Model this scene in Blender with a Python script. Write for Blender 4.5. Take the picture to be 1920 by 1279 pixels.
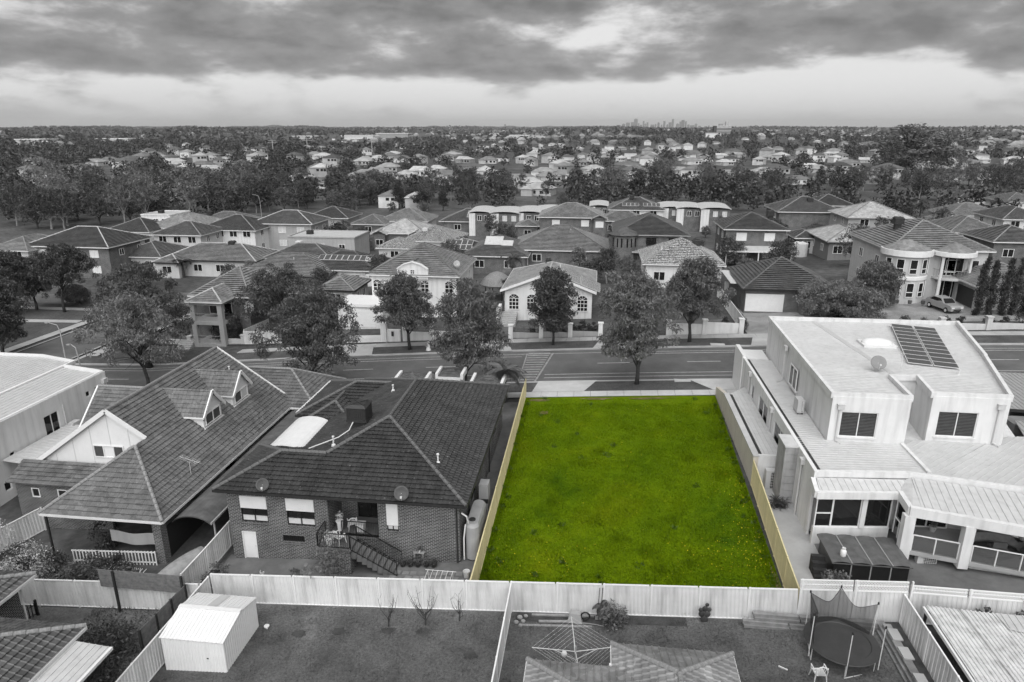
import bpy, bmesh, math, random
import numpy as np
from mathutils import Vector, Matrix
for _o in list(bpy.data.objects): bpy.data.objects.remove(_o)
SC = bpy.context.scene
COL = SC.collection
# ------------------------------------------------------------------ camera
FPX, YAW, CAMZ = 1285.0, math.radians(7.0), 24.0
PIT = math.atan((639.5 - 240) / FPX)
cam = bpy.data.cameras.new('camera'); camo = bpy.data.objects.new('camera', cam); COL.objects.link(camo)
cam.sensor_width = 36; cam.lens = 36 * FPX / 1920; cam.clip_start = 0.5; cam.clip_end = 60000
camo.location = (0, 0, CAMZ); camo.rotation_euler = (math.pi / 2 - PIT, 0, YAW)
SC.camera = camo
# ------------------------------------------------------------------ world: overcast sky with heavy cloud
W = bpy.data.worlds.new('World'); SC.world = W; W.use_nodes = True
SUN_EL, SUN_AZ = math.radians(50), math.radians(178)     # azimuth clockwise from +Y
def world():
    nt = W.node_tree; N = nt.nodes; L = nt.links
    for n in list(N): N.remove(n)
    def nd(t, **k):
        n = N.new(t)
        for a, b in k.items(): setattr(n, a, b)
        return n
    def mth(op, a, b=None, clamp=False):
        m = nd('ShaderNodeMath', operation=op, use_clamp=clamp)
        for i, s in enumerate((a, b)):
            if s is None: continue
            if isinstance(s, (int, float)): m.inputs[i].default_value = s
            else: L.new(s, m.inputs[i])
        return m.outputs[0]
    def rng(v, a, b, c=0.0, d=1.0, smooth=True):
        m = nd('ShaderNodeMapRange', interpolation_type='SMOOTHSTEP' if smooth else 'LINEAR')
        L.new(v, m.inputs[0])
        for i, q in enumerate((a, b, c, d)): m.inputs[i + 1].default_value = q
        return m.outputs[0]
    tc = nd('ShaderNodeTexCoord'); sp = nd('ShaderNodeSeparateXYZ'); L.new(tc.outputs['Generated'], sp.inputs[0])
    x, y, z = sp.outputs
    cb = nd('ShaderNodeCombineXYZ'); L.new(x, cb.inputs[0]); L.new(y, cb.inputs[1]); L.new(mth('MULTIPLY', z, 2.9), cb.inputs[2])
    def noise(scale, det, rough, dist, off):
        mp = nd('ShaderNodeMapping'); L.new(cb.outputs[0], mp.inputs[0]); mp.inputs['Location'].default_value = off
        n = nd('ShaderNodeTexNoise'); L.new(mp.outputs[0], n.inputs['Vector'])
        n.inputs['Scale'].default_value = scale; n.inputs['Detail'].default_value = det
        n.inputs['Roughness'].default_value = rough; n.inputs['Distortion'].default_value = dist
        return n.outputs[0]
    big = noise(2.1, 2, 0.5, 0.2, (2.3, 1.1, 0)); mid = noise(5.2, 10, 0.53, 0.15, (7.2, 4.4, 2)); fine = noise(15.0, 9, 0.66, 0.15, (1.0, 9.0, 5))
    c = mth('ADD', mth('MULTIPLY', big, 1.0), mth('MULTIPLY', mid, 1.25))
    c = mth('ADD', c, mth('MULTIPLY', fine, 0.46))
    # the cloud base hangs a few degrees above the horizon; below it a paler, thinner layer
    band = rng(z, 0.045, 0.080)
    c = mth('ADD', c, mth('MULTIPLY', band, 0.36))
    dark = rng(c, 1.36, 1.62)
    core = rng(c, 1.56, 1.84)
    lum = mth('SUBTRACT', 2.6, mth('MULTIPLY', dark, 1.85)); lum = mth('SUBTRACT', lum, mth('MULTIPLY', core, 0.48))
    hor = rng(z, 0.0, 0.06, 1.0, 0.0)
    hz = nd('ShaderNodeMix'); L.new(mth('MULTIPLY', hor, 0.7), hz.inputs[0]); L.new(lum, hz.inputs[2]); hz.inputs[3].default_value = 2.15
    sky = nd('ShaderNodeTexSky', sky_type='NISHITA', sun_disc=False, sun_elevation=SUN_EL, sun_rotation=SUN_AZ)
    bw = nd('ShaderNodeRGBToBW'); L.new(sky.outputs[0], bw.inputs[0])
    mx = nd('ShaderNodeMix'); mx.inputs[0].default_value = 0.06; L.new(hz.outputs[0], mx.inputs[2]); L.new(bw.outputs[0], mx.inputs[3])
    bg = nd('ShaderNodeBackground'); bg.inputs[1].default_value = 0.1
    cc = nd('ShaderNodeCombineColor')
    for i in range(3): L.new(mx.outputs[0], cc.inputs[i])
    L.new(cc.outputs[0], bg.inputs[0])
    out = nd('ShaderNodeOutputWorld'); L.new(bg.outputs[0], out.inputs[0])
world()
sun = bpy.data.lights.new('sun', 'SUN'); sun.energy = 1.5; sun.angle = math.radians(85); sun.color = (1, 1, 1)
suno = bpy.data.objects.new('sun', sun); COL.objects.link(suno)
_d = Vector((math.sin(SUN_AZ) * math.cos(SUN_EL), math.cos(SUN_AZ) * math.cos(SUN_EL), math.sin(SUN_EL)))
suno.rotation_euler = _d.to_track_quat('Z', 'Y').to_euler(); suno.location = _d * 200
SC.render.engine = 'CYCLES'
SC.view_settings.view_transform = 'Standard'; SC.view_settings.look = 'None'
SC.view_settings.exposure = 1.62; SC.view_settings.gamma = 1.0; SC.view_settings.use_curve_mapping = False
SC.cycles.max_bounces = 4; SC.cycles.diffuse_bounces = 2; SC.cycles.glossy_bounces = 2; SC.cycles.transmission_bounces = 4; SC.cycles.transparent_max_bounces = 8
SC.cycles.volume_bounces = 0; SC.cycles.adaptive_threshold = 0.03
# ------------------------------------------------------------------ measuring the place
_F = np.array([-math.sin(YAW) * math.cos(PIT), math.cos(YAW) * math.cos(PIT), -math.sin(PIT)])
_R = np.array([math.cos(YAW), math.sin(YAW), 0.0]); _U = np.cross(_R, _F)
_C = np.array([0, 0, CAMZ])
def ray(u, v): return _F + _R * (u - 960) / FPX + _U * (639.5 - v) / FPX
def pz(u, v, z): d = ray(u, v); return _C + d * ((z - CAMZ) / d[2])
def py(u, v, y): d = ray(u, v); return _C + d * (y / d[1])
def sst(a, b, t):
    t = min(1.0, max(0.0, (t - a) / (b - a))); return t * t * (3 - 2 * t)
def G(x, y):
    """height of the ground: falls to the left along the street, rises from the back yards to the street"""
    xc = max(-50.0, min(45.0, x)); w = 1.0 - sst(95, 210, y)
    z = 0.06 * xc * w + 0.03 * (max(32.0, min(58.0, y)) - 32.0)
    z -= 3.0 * sst(90, 260, y)
    if y > 240: z += 4.2 * sst(240, 1300, y) * (math.sin(x / 210 + 1.3) + math.sin(y / 230 + x / 500) + .6 * math.sin(x / 90 + y / 140)) * (1 + .5 * sst(900, 2500, y))
    if y > 2500:
        d = math.hypot(x, y)
        z += 24.0 * sst(2600, 8500, d)
    return z
def gp(u, v, h=0.0):
    d = ray(u, v); t = 8.0
    while t < 30000:
        q = _C + d * t
        if q[2] <= G(q[0], q[1]) + h: break
        t *= 1.004
    lo, hi = t / 1.004, t
    for _ in range(12):
        m = (lo + hi) / 2; q = _C + d * m
        if q[2] <= G(q[0], q[1]) + h: hi = m
        else: lo = m
    return _C + d * hi
# ------------------------------------------------------------------ materials (grey world, one green lot)
MAT = {}
def _mat(name):
    m = bpy.data.materials.new(name); m.use_nodes = True; nt = m.node_tree
    b = nt.nodes['Principled BSDF']; MAT[name] = m
    return m, nt, b
def col3(g):
    return (g, g, g, 1) if isinstance(g, (int, float)) else (*g, 1)
def plain(name, g, var=0.12, scale=3.0, rough=0.7, bump=0.0, bscale=40.0, spec=0.3, metal=0.0, objrand=0.0, stain=0.0):
    m, nt, b = _mat(name); N, L = nt.nodes, nt.links
    tc = N.new('ShaderNodeTexCoord')
    n = N.new('ShaderNodeTexNoise'); n.inputs['Scale'].default_value = scale; n.inputs['Detail'].default_value = 7; n.inputs['Roughness'].default_value = 0.65
    L.new(tc.outputs['Object'], n.inputs['Vector'])
    c = col3(g)
    r = N.new('ShaderNodeMix'); r.data_type = 'RGBA'
    r.inputs[6].default_value = tuple(max(0, q * (1 - var)) for q in c[:3]) + (1,); r.inputs[7].default_value = tuple(min(1, q * (1 + var)) for q in c[:3]) + (1,)
    mr = N.new('ShaderNodeMapRange'); mr.inputs[1].default_value = 0.32; mr.inputs[2].default_value = 0.68; L.new(n.outputs[0], mr.inputs[0])
    L.new(mr.outputs[0], r.inputs[0]); src = r.outputs[2]
    if stain:
        mp = N.new('ShaderNodeMapping'); mp.inputs['Scale'].default_value = (1.2, 1.2, 0.12); L.new(tc.outputs['Object'], mp.inputs[0])
        s = N.new('ShaderNodeTexNoise'); s.inputs['Scale'].default_value = 2.2; s.inputs['Detail'].default_value = 6; L.new(mp.outputs[0], s.inputs['Vector'])
        sr = N.new('ShaderNodeMapRange'); sr.inputs[1].default_value = 0.45; sr.inputs[2].default_value = 0.75; sr.inputs[3].default_value = 1; sr.inputs[4].default_value = 1 - stain; L.new(s.outputs[0], sr.inputs[0])
        mm = N.new('ShaderNodeMix'); mm.data_type = 'RGBA'; mm.blend_type = 'MULTIPLY'; mm.inputs[0].default_value = 1; L.new(src, mm.inputs[6]); L.new(sr.outputs[0], mm.inputs[7]); src = mm.outputs[2]
    if objrand:
        oi = N.new('ShaderNodeObjectInfo'); orr = N.new('ShaderNodeMapRange'); orr.inputs[3].default_value = 1 - objrand; orr.inputs[4].default_value = 1 + objrand; L.new(oi.outputs['Random'], orr.inputs[0])
        mm = N.new('ShaderNodeMix'); mm.data_type = 'RGBA'; mm.blend_type = 'MULTIPLY'; mm.inputs[0].default_value = 1; L.new(src, mm.inputs[6]); L.new(orr.outputs[0], mm.inputs[7]); src = mm.outputs[2]
    L.new(src, b.inputs['Base Color'])
    b.inputs['Roughness'].default_value = rough; b.inputs['Specular IOR Level'].default_value = spec; b.inputs['Metallic'].default_value = metal
    if bump:
        n2 = N.new('ShaderNodeTexNoise'); n2.inputs['Scale'].default_value = bscale; n2.inputs['Detail'].default_value = 4; L.new(tc.outputs['Object'], n2.inputs['Vector'])
        bp = N.new('ShaderNodeBump'); bp.inputs['Strength'].default_value = bump; bp.inputs['Distance'].default_value = 0.05; L.new(n2.outputs[0], bp.inputs['Height']); L.new(bp.outputs[0], b.inputs['Normal'])
    return m
def brickmat(name, g1, g2, mortar):
    m, nt, b = _mat(name); N, L = nt.nodes, nt.links
    tc = N.new('ShaderNodeTexCoord'); sp = N.new('ShaderNodeSeparateXYZ'); L.new(tc.outputs['Object'], sp.inputs[0])
    ad = N.new('ShaderNodeMath'); L.new(sp.outputs[0], ad.inputs[0]); L.new(sp.outputs[1], ad.inputs[1])
    cb = N.new('ShaderNodeCombineXYZ'); L.new(ad.outputs[0], cb.inputs[0]); L.new(sp.outputs[2], cb.inputs[1])
    br = N.new('ShaderNodeTexBrick'); L.new(cb.outputs[0], br.inputs['Vector'])
    br.inputs['Color1'].default_value = col3(g1); br.inputs['Color2'].default_value = col3(g2); br.inputs['Mortar'].default_value = col3(mortar)
    br.inputs['Scale'].default_value = 1.0; br.inputs['Brick Width'].default_value = 0.25; br.inputs['Row Height'].default_value = 0.095; br.inputs['Mortar Size'].default_value = 0.016; br.inputs['Bias'].default_value = -0.1
    n = N.new('ShaderNodeTexNoise'); n.inputs['Scale'].default_value = 0.9; n.inputs['Detail'].default_value = 5; L.new(tc.outputs['Object'], n.inputs['Vector'])
    mr = N.new('ShaderNodeMapRange'); mr.inputs[1].default_value = 0.3; mr.inputs[2].default_value = 0.7; mr.inputs[3].default_value = 0.75; mr.inputs[4].default_value = 1.25; L.new(n.outputs[0], mr.inputs[0])
    mm = N.new('ShaderNodeMix'); mm.data_type = 'RGBA'; mm.blend_type = 'MULTIPLY'; mm.inputs[0].default_value = 1; L.new(br.outputs[0], mm.inputs[6]); L.new(mr.outputs[0], mm.inputs[7])
    L.new(mm.outputs[2], b.inputs['Base Color']); b.inputs['Roughness'].default_value = 0.8; b.inputs['Specular IOR Level'].default_value = 0.2
    bp = N.new('ShaderNodeBump'); bp.inputs['Strength'].default_value = 0.4; bp.inputs['Distance'].default_value = 0.01; bp.invert = True; L.new(br.outputs['Fac'], bp.inputs['Height']); L.new(bp.outputs[0], b.inputs['Normal'])
    return m
def tilemat(name, g, lichen=0.09, rough=0.5, var=0.3, speckle=0.0):
    """concrete roof tile: tile-to-tile tone, weathering blotches, a few pale lichen dots"""
    m, nt, b = _mat(name); N, L = nt.nodes, nt.links
    tc0 = N.new('ShaderNodeTexCoord'); oi = N.new('ShaderNodeObjectInfo'); va = N.new('ShaderNodeVectorMath'); L.new(tc0.outputs['Object'], va.inputs[0]); L.new(oi.outputs['Location'], va.inputs[1])
    tc = type('T', (), {'outputs': {'Object': va.outputs[0]}})
    v = N.new('ShaderNodeTexVoronoi'); v.inputs['Scale'].default_value = 2.9; L.new(tc.outputs['Object'], v.inputs['Vector'])
    sp = N.new('ShaderNodeSeparateColor'); L.new(v.outputs['Color'], sp.inputs[0])
    n = N.new('ShaderNodeTexNoise'); n.inputs['Scale'].default_value = 0.55; n.inputs['Detail'].default_value = 8; n.inputs['Roughness'].default_value = 0.7; L.new(tc.outputs['Object'], n.inputs['Vector'])
    a = N.new('ShaderNodeMapRange'); a.inputs[3].default_value = 1 - var * 0.8; a.inputs[4].default_value = 1 + var * 0.8; L.new(sp.outputs[0], a.inputs[0])
    c = N.new('ShaderNodeMapRange'); c.inputs[1].default_value = 0.3; c.inputs[2].default_value = 0.7; c.inputs[3].default_value = 1 - var; c.inputs[4].default_value = 1 + var; L.new(n.outputs[0], c.inputs[0])
    mu = N.new('ShaderNodeMath'); mu.operation = 'MULTIPLY'; L.new(a.outputs[0], mu.inputs[0]); L.new(c.outputs[0], mu.inputs[1])
    mg = N.new('ShaderNodeMath'); mg.operation = 'MULTIPLY'; L.new(mu.outputs[0], mg.inputs[0]); mg.inputs[1].default_value = g
    sn = N.new('ShaderNodeTexNoise'); sn.inputs['Scale'].default_value = 5.5; sn.inputs['Detail'].default_value = 3; L.new(tc.outputs['Object'], sn.inputs['Vector'])
    sr = N.new('ShaderNodeMapRange'); lo = 0.675 - speckle * 0.22; sr.inputs[1].default_value = lo; sr.inputs[2].default_value = lo + 0.05; sr.inputs[3].default_value = 0; sr.inputs[4].default_value = lichen + speckle * 0.5; L.new(sn.outputs[0], sr.inputs[0])
    ad = N.new('ShaderNodeMath'); L.new(mg.outputs[0], ad.inputs[0]); L.new(sr.outputs[0], ad.inputs[1])
    cc = N.new('ShaderNodeCombineColor')
    for i in range(3): L.new(ad.outputs[0], cc.inputs[i])
    L.new(cc.outputs[0], b.inputs['Base Color']); b.inputs['Roughness'].default_value = rough; b.inputs['Specular IOR Level'].default_value = 0.35
    return m
def leafmat(name, g, var=0.35, transl=0.25):
    m, nt, b = _mat(name); N, L = nt.nodes, nt.links
    tc = N.new('ShaderNodeTexCoord'); n = N.new('ShaderNodeTexNoise'); n.inputs['Scale'].default_value = 0.9; n.inputs['Detail'].default_value = 5; L.new(tc.outputs['Object'], n.inputs['Vector'])
    gm = N.new('ShaderNodeNewGeometry'); oi = N.new('ShaderNodeObjectInfo')
    a = N.new('ShaderNodeMapRange'); a.inputs[3].default_value = 1 - var; a.inputs[4].default_value = 1 + var; L.new(gm.outputs['Random Per Island'], a.inputs[0])
    c = N.new('ShaderNodeMapRange'); c.inputs[1].default_value = 0.35; c.inputs[2].default_value = 0.65; c.inputs[3].default_value = 0.7; c.inputs[4].default_value = 1.3; L.new(n.outputs[0], c.inputs[0])
    d = N.new('ShaderNodeMapRange'); d.inputs[3].default_value = 0.75; d.inputs[4].default_value = 1.3; L.new(oi.outputs['Random'], d.inputs[0])
    p = N.new('ShaderNodeMath'); p.operation = 'MULTIPLY'; L.new(a.outputs[0], p.inputs[0]); L.new(c.outputs[0], p.inputs[1])
    q = N.new('ShaderNodeMath'); q.operation = 'MULTIPLY'; L.new(p.outputs[0], q.inputs[0]); L.new(d.outputs[0], q.inputs[1])
    r = N.new('ShaderNodeMath'); r.operation = 'MULTIPLY'; L.new(q.outputs[0], r.inputs[0]); r.inputs[1].default_value = g
    cc = N.new('ShaderNodeCombineColor')
    for i in range(3): L.new(r.outputs[0], cc.inputs[i])
    L.new(cc.outputs[0], b.inputs['Base Color']); b.inputs['Roughness'].default_value = 0.4; b.inputs['Specular IOR Level'].default_value = 0.5
    tr = N.new('ShaderNodeBsdfTranslucent'); L.new(cc.outputs[0], tr.inputs[0])
    mx = N.new('ShaderNodeMixShader'); mx.inputs[0].default_value = transl; L.new(b.outputs[0], mx.inputs[1]); L.new(tr.outputs[0], mx.inputs[2])
    L.new(mx.outputs[0], N['Material Output'].inputs[0])
    return m
def groundmat(name, stops, scale=0.5, det=9, fine=7.0, fvar=0.3, bump=0.5, rough=0.95):
    """mottled ground: a large noise picks between the stop colours, a fine one breaks it up"""
    m, nt, b = _mat(name); N, L = nt.nodes, nt.links
    tc = N.new('ShaderNodeTexCoord')
    n = N.new('ShaderNodeTexNoise'); n.inputs['Scale'].default_value = scale; n.inputs['Detail'].default_value = det; n.inputs['Roughness'].default_value = 0.62; n.inputs['Distortion'].default_value = 0.3; L.new(tc.outputs['Object'], n.inputs['Vector'])
    cr = N.new('ShaderNodeValToRGB'); L.new(n.outputs[0], cr.inputs[0])
    e = cr.color_ramp.elements
    e[0].position = stops[0][0]; e[0].color = col3(stops[0][1]); e[1].position = stops[-1][0]; e[1].color = col3(stops[-1][1])
    for p, c in stops[1:-1]:
        k = e.new(p); k.color = col3(c)
    f = N.new('ShaderNodeTexNoise'); f.inputs['Scale'].default_value = fine; f.inputs['Detail'].default_value = 6; f.inputs['Roughness'].default_value = 0.7; L.new(tc.outputs['Object'], f.inputs['Vector'])
    mr = N.new('ShaderNodeMapRange'); mr.inputs[1].default_value = 0.3; mr.inputs[2].default_value = 0.7; mr.inputs[3].default_value = 1 - fvar; mr.inputs[4].default_value = 1 + fvar; L.new(f.outputs[0], mr.inputs[0])
    mm = N.new('ShaderNodeMix'); mm.data_type = 'RGBA'; mm.blend_type = 'MULTIPLY'; mm.inputs[0].default_value = 1; L.new(cr.outputs[0], mm.inputs[6]); L.new(mr.outputs[0], mm.inputs[7])
    L.new(mm.outputs[2], b.inputs['Base Color']); b.inputs['Roughness'].default_value = rough; b.inputs['Specular IOR Level'].default_value = 0.1
    bp = N.new('ShaderNodeBump'); bp.inputs['Strength'].default_value = bump; bp.inputs['Distance'].default_value = 0.06; L.new(f.outputs[0], bp.inputs['Height']); L.new(bp.outputs[0], b.inputs['Normal'])
    return m
plain('white_render', 0.67, 0.06, 0.6, 0.75, 0.15, 30, 0.2, stain=0.2)
plain('white_paint', 0.70, 0.04, 2, 0.5)
plain('grey_render', 0.36, 0.08, 0.8, 0.8, 0.1, 30, stain=0.15)
plain('mid_render', 0.22, 0.08, 0.8, 0.8, 0.1, 30, stain=0.15)
plain('pale_render', 0.52, 0.06, 0.8, 0.8, 0.1, 30, stain=0.12)
plain('block_wall', 0.33, 0.15, 1.5, 0.85, 0.2, 30, stain=0.3)
plain('metal_roof', 0.50, 0.06, 0.7, 0.45, 0, 0, 0.5, stain=0.12)
plain('white_metal_roof', 0.51, 0.07, 0.5, 0.4, 0, 0, 0.5, stain=0.16)
plain('grey_metal', 0.30, 0.1, 2, 0.45, spec=0.5)
plain('fence_sheet', 0.66, 0.07, 1.2, 0.5, spec=0.4, stain=0.3)
plain('fence_cream', (0.66, 0.585, 0.35), 0.05, 1.2, 0.5, spec=0.4, stain=0.14)
plain('fence_cap', 0.74, 0.04, 2, 0.5)
plain('beige_wall', (0.56, 0.52, 0.46), 0.06, 1.0, 0.8, 0.1, 30, stain=0.12)
plain('gutter_white', 0.66, 0.06, 2, 0.4); plain('gutter_dark', 0.03, 0.1, 2, 0.4); plain('gutter_grey', 0.33, 0.08, 2, 0.4)
plain('timber', 0.15, 0.3, 4, 0.85, 0.3, 25); plain('timber_pale', 0.24, 0.25, 4, 0.85, 0.3, 25); plain('timber_dark', 0.028, 0.3, 4, 0.8)
plain('black_paint', 0.016, 0.2, 3, 0.4); plain('dark_plastic', 0.035, 0.15, 3, 0.45); plain('black_mesh', 0.012, 0.2, 6, 0.9)
plain('asphalt', 0.12, 0.22, 0.3, 0.9, 0.4, 60, 0.2); plain('line_paint', 0.42, 0.18, 3, 0.8)
plain('concrete', 0.36, 0.14, 0.7, 0.9, 0.2, 40); plain('concrete_pale', 0.46, 0.12, 0.7, 0.9, 0.2, 40); plain('concrete_dark', 0.13, 0.3, 0.6, 0.9, 0.2, 40); plain('paver', 0.2, 0.22, 1.4, 0.9, 0.2, 40, objrand=0.25)
plain('glass', 0.016, 0.3, 1.5, 0.06, spec=0.6); plain('curtain', 0.55, 0.1, 2, 0.8); plain('blind_dark', 0.07, 0.15, 2, 0.5); plain('shutter', 0.68, 0.04, 2, 0.5)
plain('solar', 0.075, 0.15, 3, 0.3, spec=0.6); plain('alu', 0.6, 0.05, 2, 0.35, spec=0.5); plain('acrylic', 0.72, 0.05, 2, 0.25, spec=0.5)
plain('bark', 0.045, 0.4, 5, 0.9, 0.6, 20); plain('bark_pale', 0.22, 0.4, 4, 0.9, 0.4, 20); plain('soil', 0.05, 0.4, 2, 0.95, 0.6, 20); plain('mulch', 0.09, 0.5, 3, 0.95, 0.6, 20)
plain('thatch', 0.2, 0.3, 8, 0.95, 0.6, 30); plain('wicker', 0.16, 0.2, 10, 0.8); plain('terracotta', 0.09, 0.2, 3, 0.8); plain('rubber', 0.02, 0.2, 3, 0.7); plain('vinyl_grey', 0.105, 0.3, 1.6, 0.55); plain('tank', 0.34, 0.08, 1.2, 0.5, stain=0.15)
plain('sleeper', 0.20, 0.25, 2.2, 0.9, 0.3, 25, objrand=0.2); plain('rock', 0.3, 0.4, 3, 0.9, 0.5, 12); plain('car_paint', 0.30, 0.05, 2, 0.25, spec=0.6); plain('tower', 0.10, 0.25, 0.004, 0.8, objrand=0.3); plain('petal', 0.62, 0.15, 4, 0.7)
brickmat('brick_dark', 0.030, 0.06, 0.26); brickmat('brick_mid', 0.075, 0.12, 0.22); brickmat('brick_plain', 0.085, 0.125, 0.2)
tilemat('tile_dark', 0.042); tilemat('tile_charcoal', 0.088, 0.08); tilemat('tile_grey', 0.125, 0.08); tilemat('tile_mid', 0.20, 0.08); tilemat('tile_light', 0.24, 0.1); tilemat('tile_pale', 0.36, 0.1); tilemat('tile_speckled', 0.17, 0.08, speckle=0.75)
plain('ridge_dark', 0.11, 0.35, 4, 0.7); plain('ridge_grey', 0.22, 0.3, 4, 0.7); plain('ridge_pale', 0.42, 0.3, 4, 0.7)
leafmat('leaf', 0.118); leafmat('leaf_dark', 0.062); leafmat('leaf_pale', 0.14); leafmat('blossom', 0.6, 0.4); leafmat('leaf_far', 0.055, 0.45, 0.1); leafmat('palm_leaf', 0.075)
groundmat('lawn', [(0.28, 0.055), (0.48, 0.10), (0.6, 0.12), (0.76, 0.21)], 0.38, 9, 9.0, 0.4)
groundmat('verge', [(0.28, 0.055), (0.5, 0.085), (0.74, 0.125)], 0.5, 9, 9.0, 0.4)
groundmat('park_grass', [(0.28, 0.055), (0.5, 0.085), (0.74, 0.12)], 0.12, 9, 4.0, 0.35)
groundmat('earth', [(0.3, 0.055), (0.5, 0.085), (0.72, 0.15)], 0.05, 9, 1.0, 0.4)
groundmat('driveway', [(0.3, 0.16), (0.5, 0.24), (0.72, 0.33)], 0.35, 9, 8.0, 0.25, 0.2)
groundmat('green_turf', [(0.24, (0.026, 0.07, 0.001)), (0.38, (0.078, 0.134, 0.0004)), (0.54, (0.100, 0.158, 0.0004)), (0.7, (0.124, 0.166, 0.0008)), (0.84, (0.145, 0.13, 0.008))], 0.2, 8, 7.0, 0.2, 0.5)
# ------------------------------------------------------------------ building blocks
ORG = {}
def tag(o, label=None, cat=None, group=None, kind=None):
    if label: o['label'] = label
    if cat: o['category'] = cat
    if group: o['group'] = group
    if kind: o['kind'] = kind
    return o
def thing(name, label, cat, loc, group=None, rotz=0.0):
    o = bpy.data.objects.new(name, None); COL.objects.link(o); o.empty_display_size = 0.3
    o.location = tuple(float(q) for q in loc[:3]); o.rotation_euler = (0, 0, rotz); ORG[o.name] = Vector(o.location)
    return tag(o, label, cat, group)
def link(o, parent=None):
    COL.objects.link(o)
    if parent is not None:
        o.parent = parent; ORG[o.name] = ORG.get(parent.name, Vector((0, 0, 0)))
    return o
def np_mesh(name, V, Fq, mat, smooth=False):
    me = bpy.data.meshes.new(name); V = np.asarray(V, dtype=np.float32); Fq = np.asarray(Fq, dtype=np.int32); k = Fq.shape[1]
    me.vertices.add(len(V)); me.vertices.foreach_set('co', V.ravel())
    me.loops.add(Fq.size); me.loops.foreach_set('vertex_index', Fq.ravel())
    me.polygons.add(len(Fq)); me.polygons.foreach_set('loop_start', np.arange(0, Fq.size, k, dtype=np.int32))
    me.update(calc_edges=True); me.materials.append(MAT[mat])
    me.polygons.foreach_set('use_smooth', np.full(len(Fq), smooth, dtype=bool))
    return me
class MB:
    def __init__(s): s.v = []; s.f = []
    def add(s, vs, fs):
        b = len(s.v); s.v += [tuple(float(q) for q in p) for p in vs]; s.f += [tuple(b + i for i in f) for f in fs]; return s
    def box(s, x0, x1, y0, y1, z0, z1):
        if x0 > x1: x0, x1 = x1, x0
        if y0 > y1: y0, y1 = y1, y0
        return s.add([(x0, y0, z0), (x1, y0, z0), (x1, y1, z0), (x0, y1, z0), (x0, y0, z1), (x1, y0, z1), (x1, y1, z1), (x0, y1, z1)],
                     [(0, 3, 2, 1), (4, 5, 6, 7), (0, 1, 5, 4), (1, 2, 6, 5), (2, 3, 7, 6), (3, 0, 4, 7)])
    def bar(s, p, q, w, h=None, up=(0, 0, 1)):
        p, q = Vector(p), Vector(q); h = h or w; d = (q - p).normalized(); up = Vector(up)
        if abs(d.dot(up)) > 0.98: up = Vector((0, 1, 0))
        r = d.cross(up).normalized(); u = r.cross(d).normalized(); vs = []
        for c in (p, q):
            for a, b in ((-1, -1), (1, -1), (1, 1), (-1, 1)): vs.append(c + r * (a * w / 2) + u * (b * h / 2))
        return s.add(vs, [(0, 1, 2, 3), (7, 6, 5, 4), (0, 4, 5, 1), (1, 5, 6, 2), (2, 6, 7, 3), (3, 7, 4, 0)])
    def tube(s, path, r, n=6, r1=None):
        path = [Vector(p) for p in path]; m = len(path); vs = []; fs = []; pr = None
        for i, p in enumerate(path):
            d = (path[min(i + 1, m - 1)] - path[max(i - 1, 0)]).normalized()
            if pr is None:
                pr = d.cross(Vector((0, 0, 1)) if abs(d.z) < 0.9 else Vector((0, 1, 0))).normalized()
            a = (pr - d * pr.dot(d)).normalized(); b = d.cross(a); pr = a
            rr = r[i] if isinstance(r, (list, tuple)) else (r if r1 is None else r + (r1 - r) * i / (m - 1))
            for k in range(n):
                t = 2 * math.pi * k / n; vs.append(p + a * (rr * math.cos(t)) + b * (rr * math.sin(t)))
        for i in range(m - 1):
            for k in range(n): fs.append((i * n + k, i * n + (k + 1) % n, (i + 1) * n + (k + 1) % n, (i + 1) * n + k))
        fs.append(tuple(range(n - 1, -1, -1))); fs.append(tuple((m - 1) * n + k for k in range(n)))
        return s.add(vs, fs)
    def lathe(s, prof, c, n=16):
        vs = []; fs = []; m = len(prof)
        for r, z in prof:
            for k in range(n):
                t = 2 * math.pi * k / n; vs.append((c[0] + r * math.cos(t), c[1] + r * math.sin(t), c[2] + z))
        for i in range(m - 1):
            for k in range(n): fs.append((i * n + k, i * n + (k + 1) % n, (i + 1) * n + (k + 1) % n, (i + 1) * n + k))
        fs.append(tuple(range(n - 1, -1, -1))); fs.append(tuple((m - 1) * n + k for k in range(n)))
        return s.add(vs, fs)
    def prism(s, poly, z0, z1):
        n = len(poly); vs = [(x, y, z0) for x, y in poly] + [(x, y, z1) for x, y in poly]
        return s.add(vs, [tuple(range(n - 1, -1, -1)), tuple(range(n, 2 * n))] + [(i, (i + 1) % n, n + (i + 1) % n, n + i) for i in range(n)])
    def poly(s, pts): return s.add(pts, [tuple(range(len(pts)))])
    def slab(s, pts, nrm, th):
        """flat polygon with thickness th along -nrm"""
        n = len(pts); nv = Vector(nrm).normalized() * th; lo = [Vector(p) - nv for p in pts]
        return s.add(list(pts) + lo, [tuple(range(n)), tuple(range(2 * n - 1, n - 1, -1))] + [(i, n + i, n + (i + 1) % n, (i + 1) % n) for i in range(n)])
    def ell(s, c, rx, ry, rz, n=10, m=6):
        vs = []; fs = []
        for i in range(m + 1):
            a = math.pi * (i / m - 0.5); z = math.sin(a); r = max(0.02, math.cos(a))
            for k in range(n):
                t = 2 * math.pi * k / n; vs.append((c[0] + rx * r * math.cos(t), c[1] + ry * r * math.sin(t), c[2] + rz * z))
        for i in range(m):
            for k in range(n): fs.append((i * n + k, i * n + (k + 1) % n, (i + 1) * n + (k + 1) % n, (i + 1) * n + k))
        fs.append(tuple(range(n - 1, -1, -1))); fs.append(tuple(m * n + k for k in range(n)))
        return s.add(vs, fs)
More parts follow.
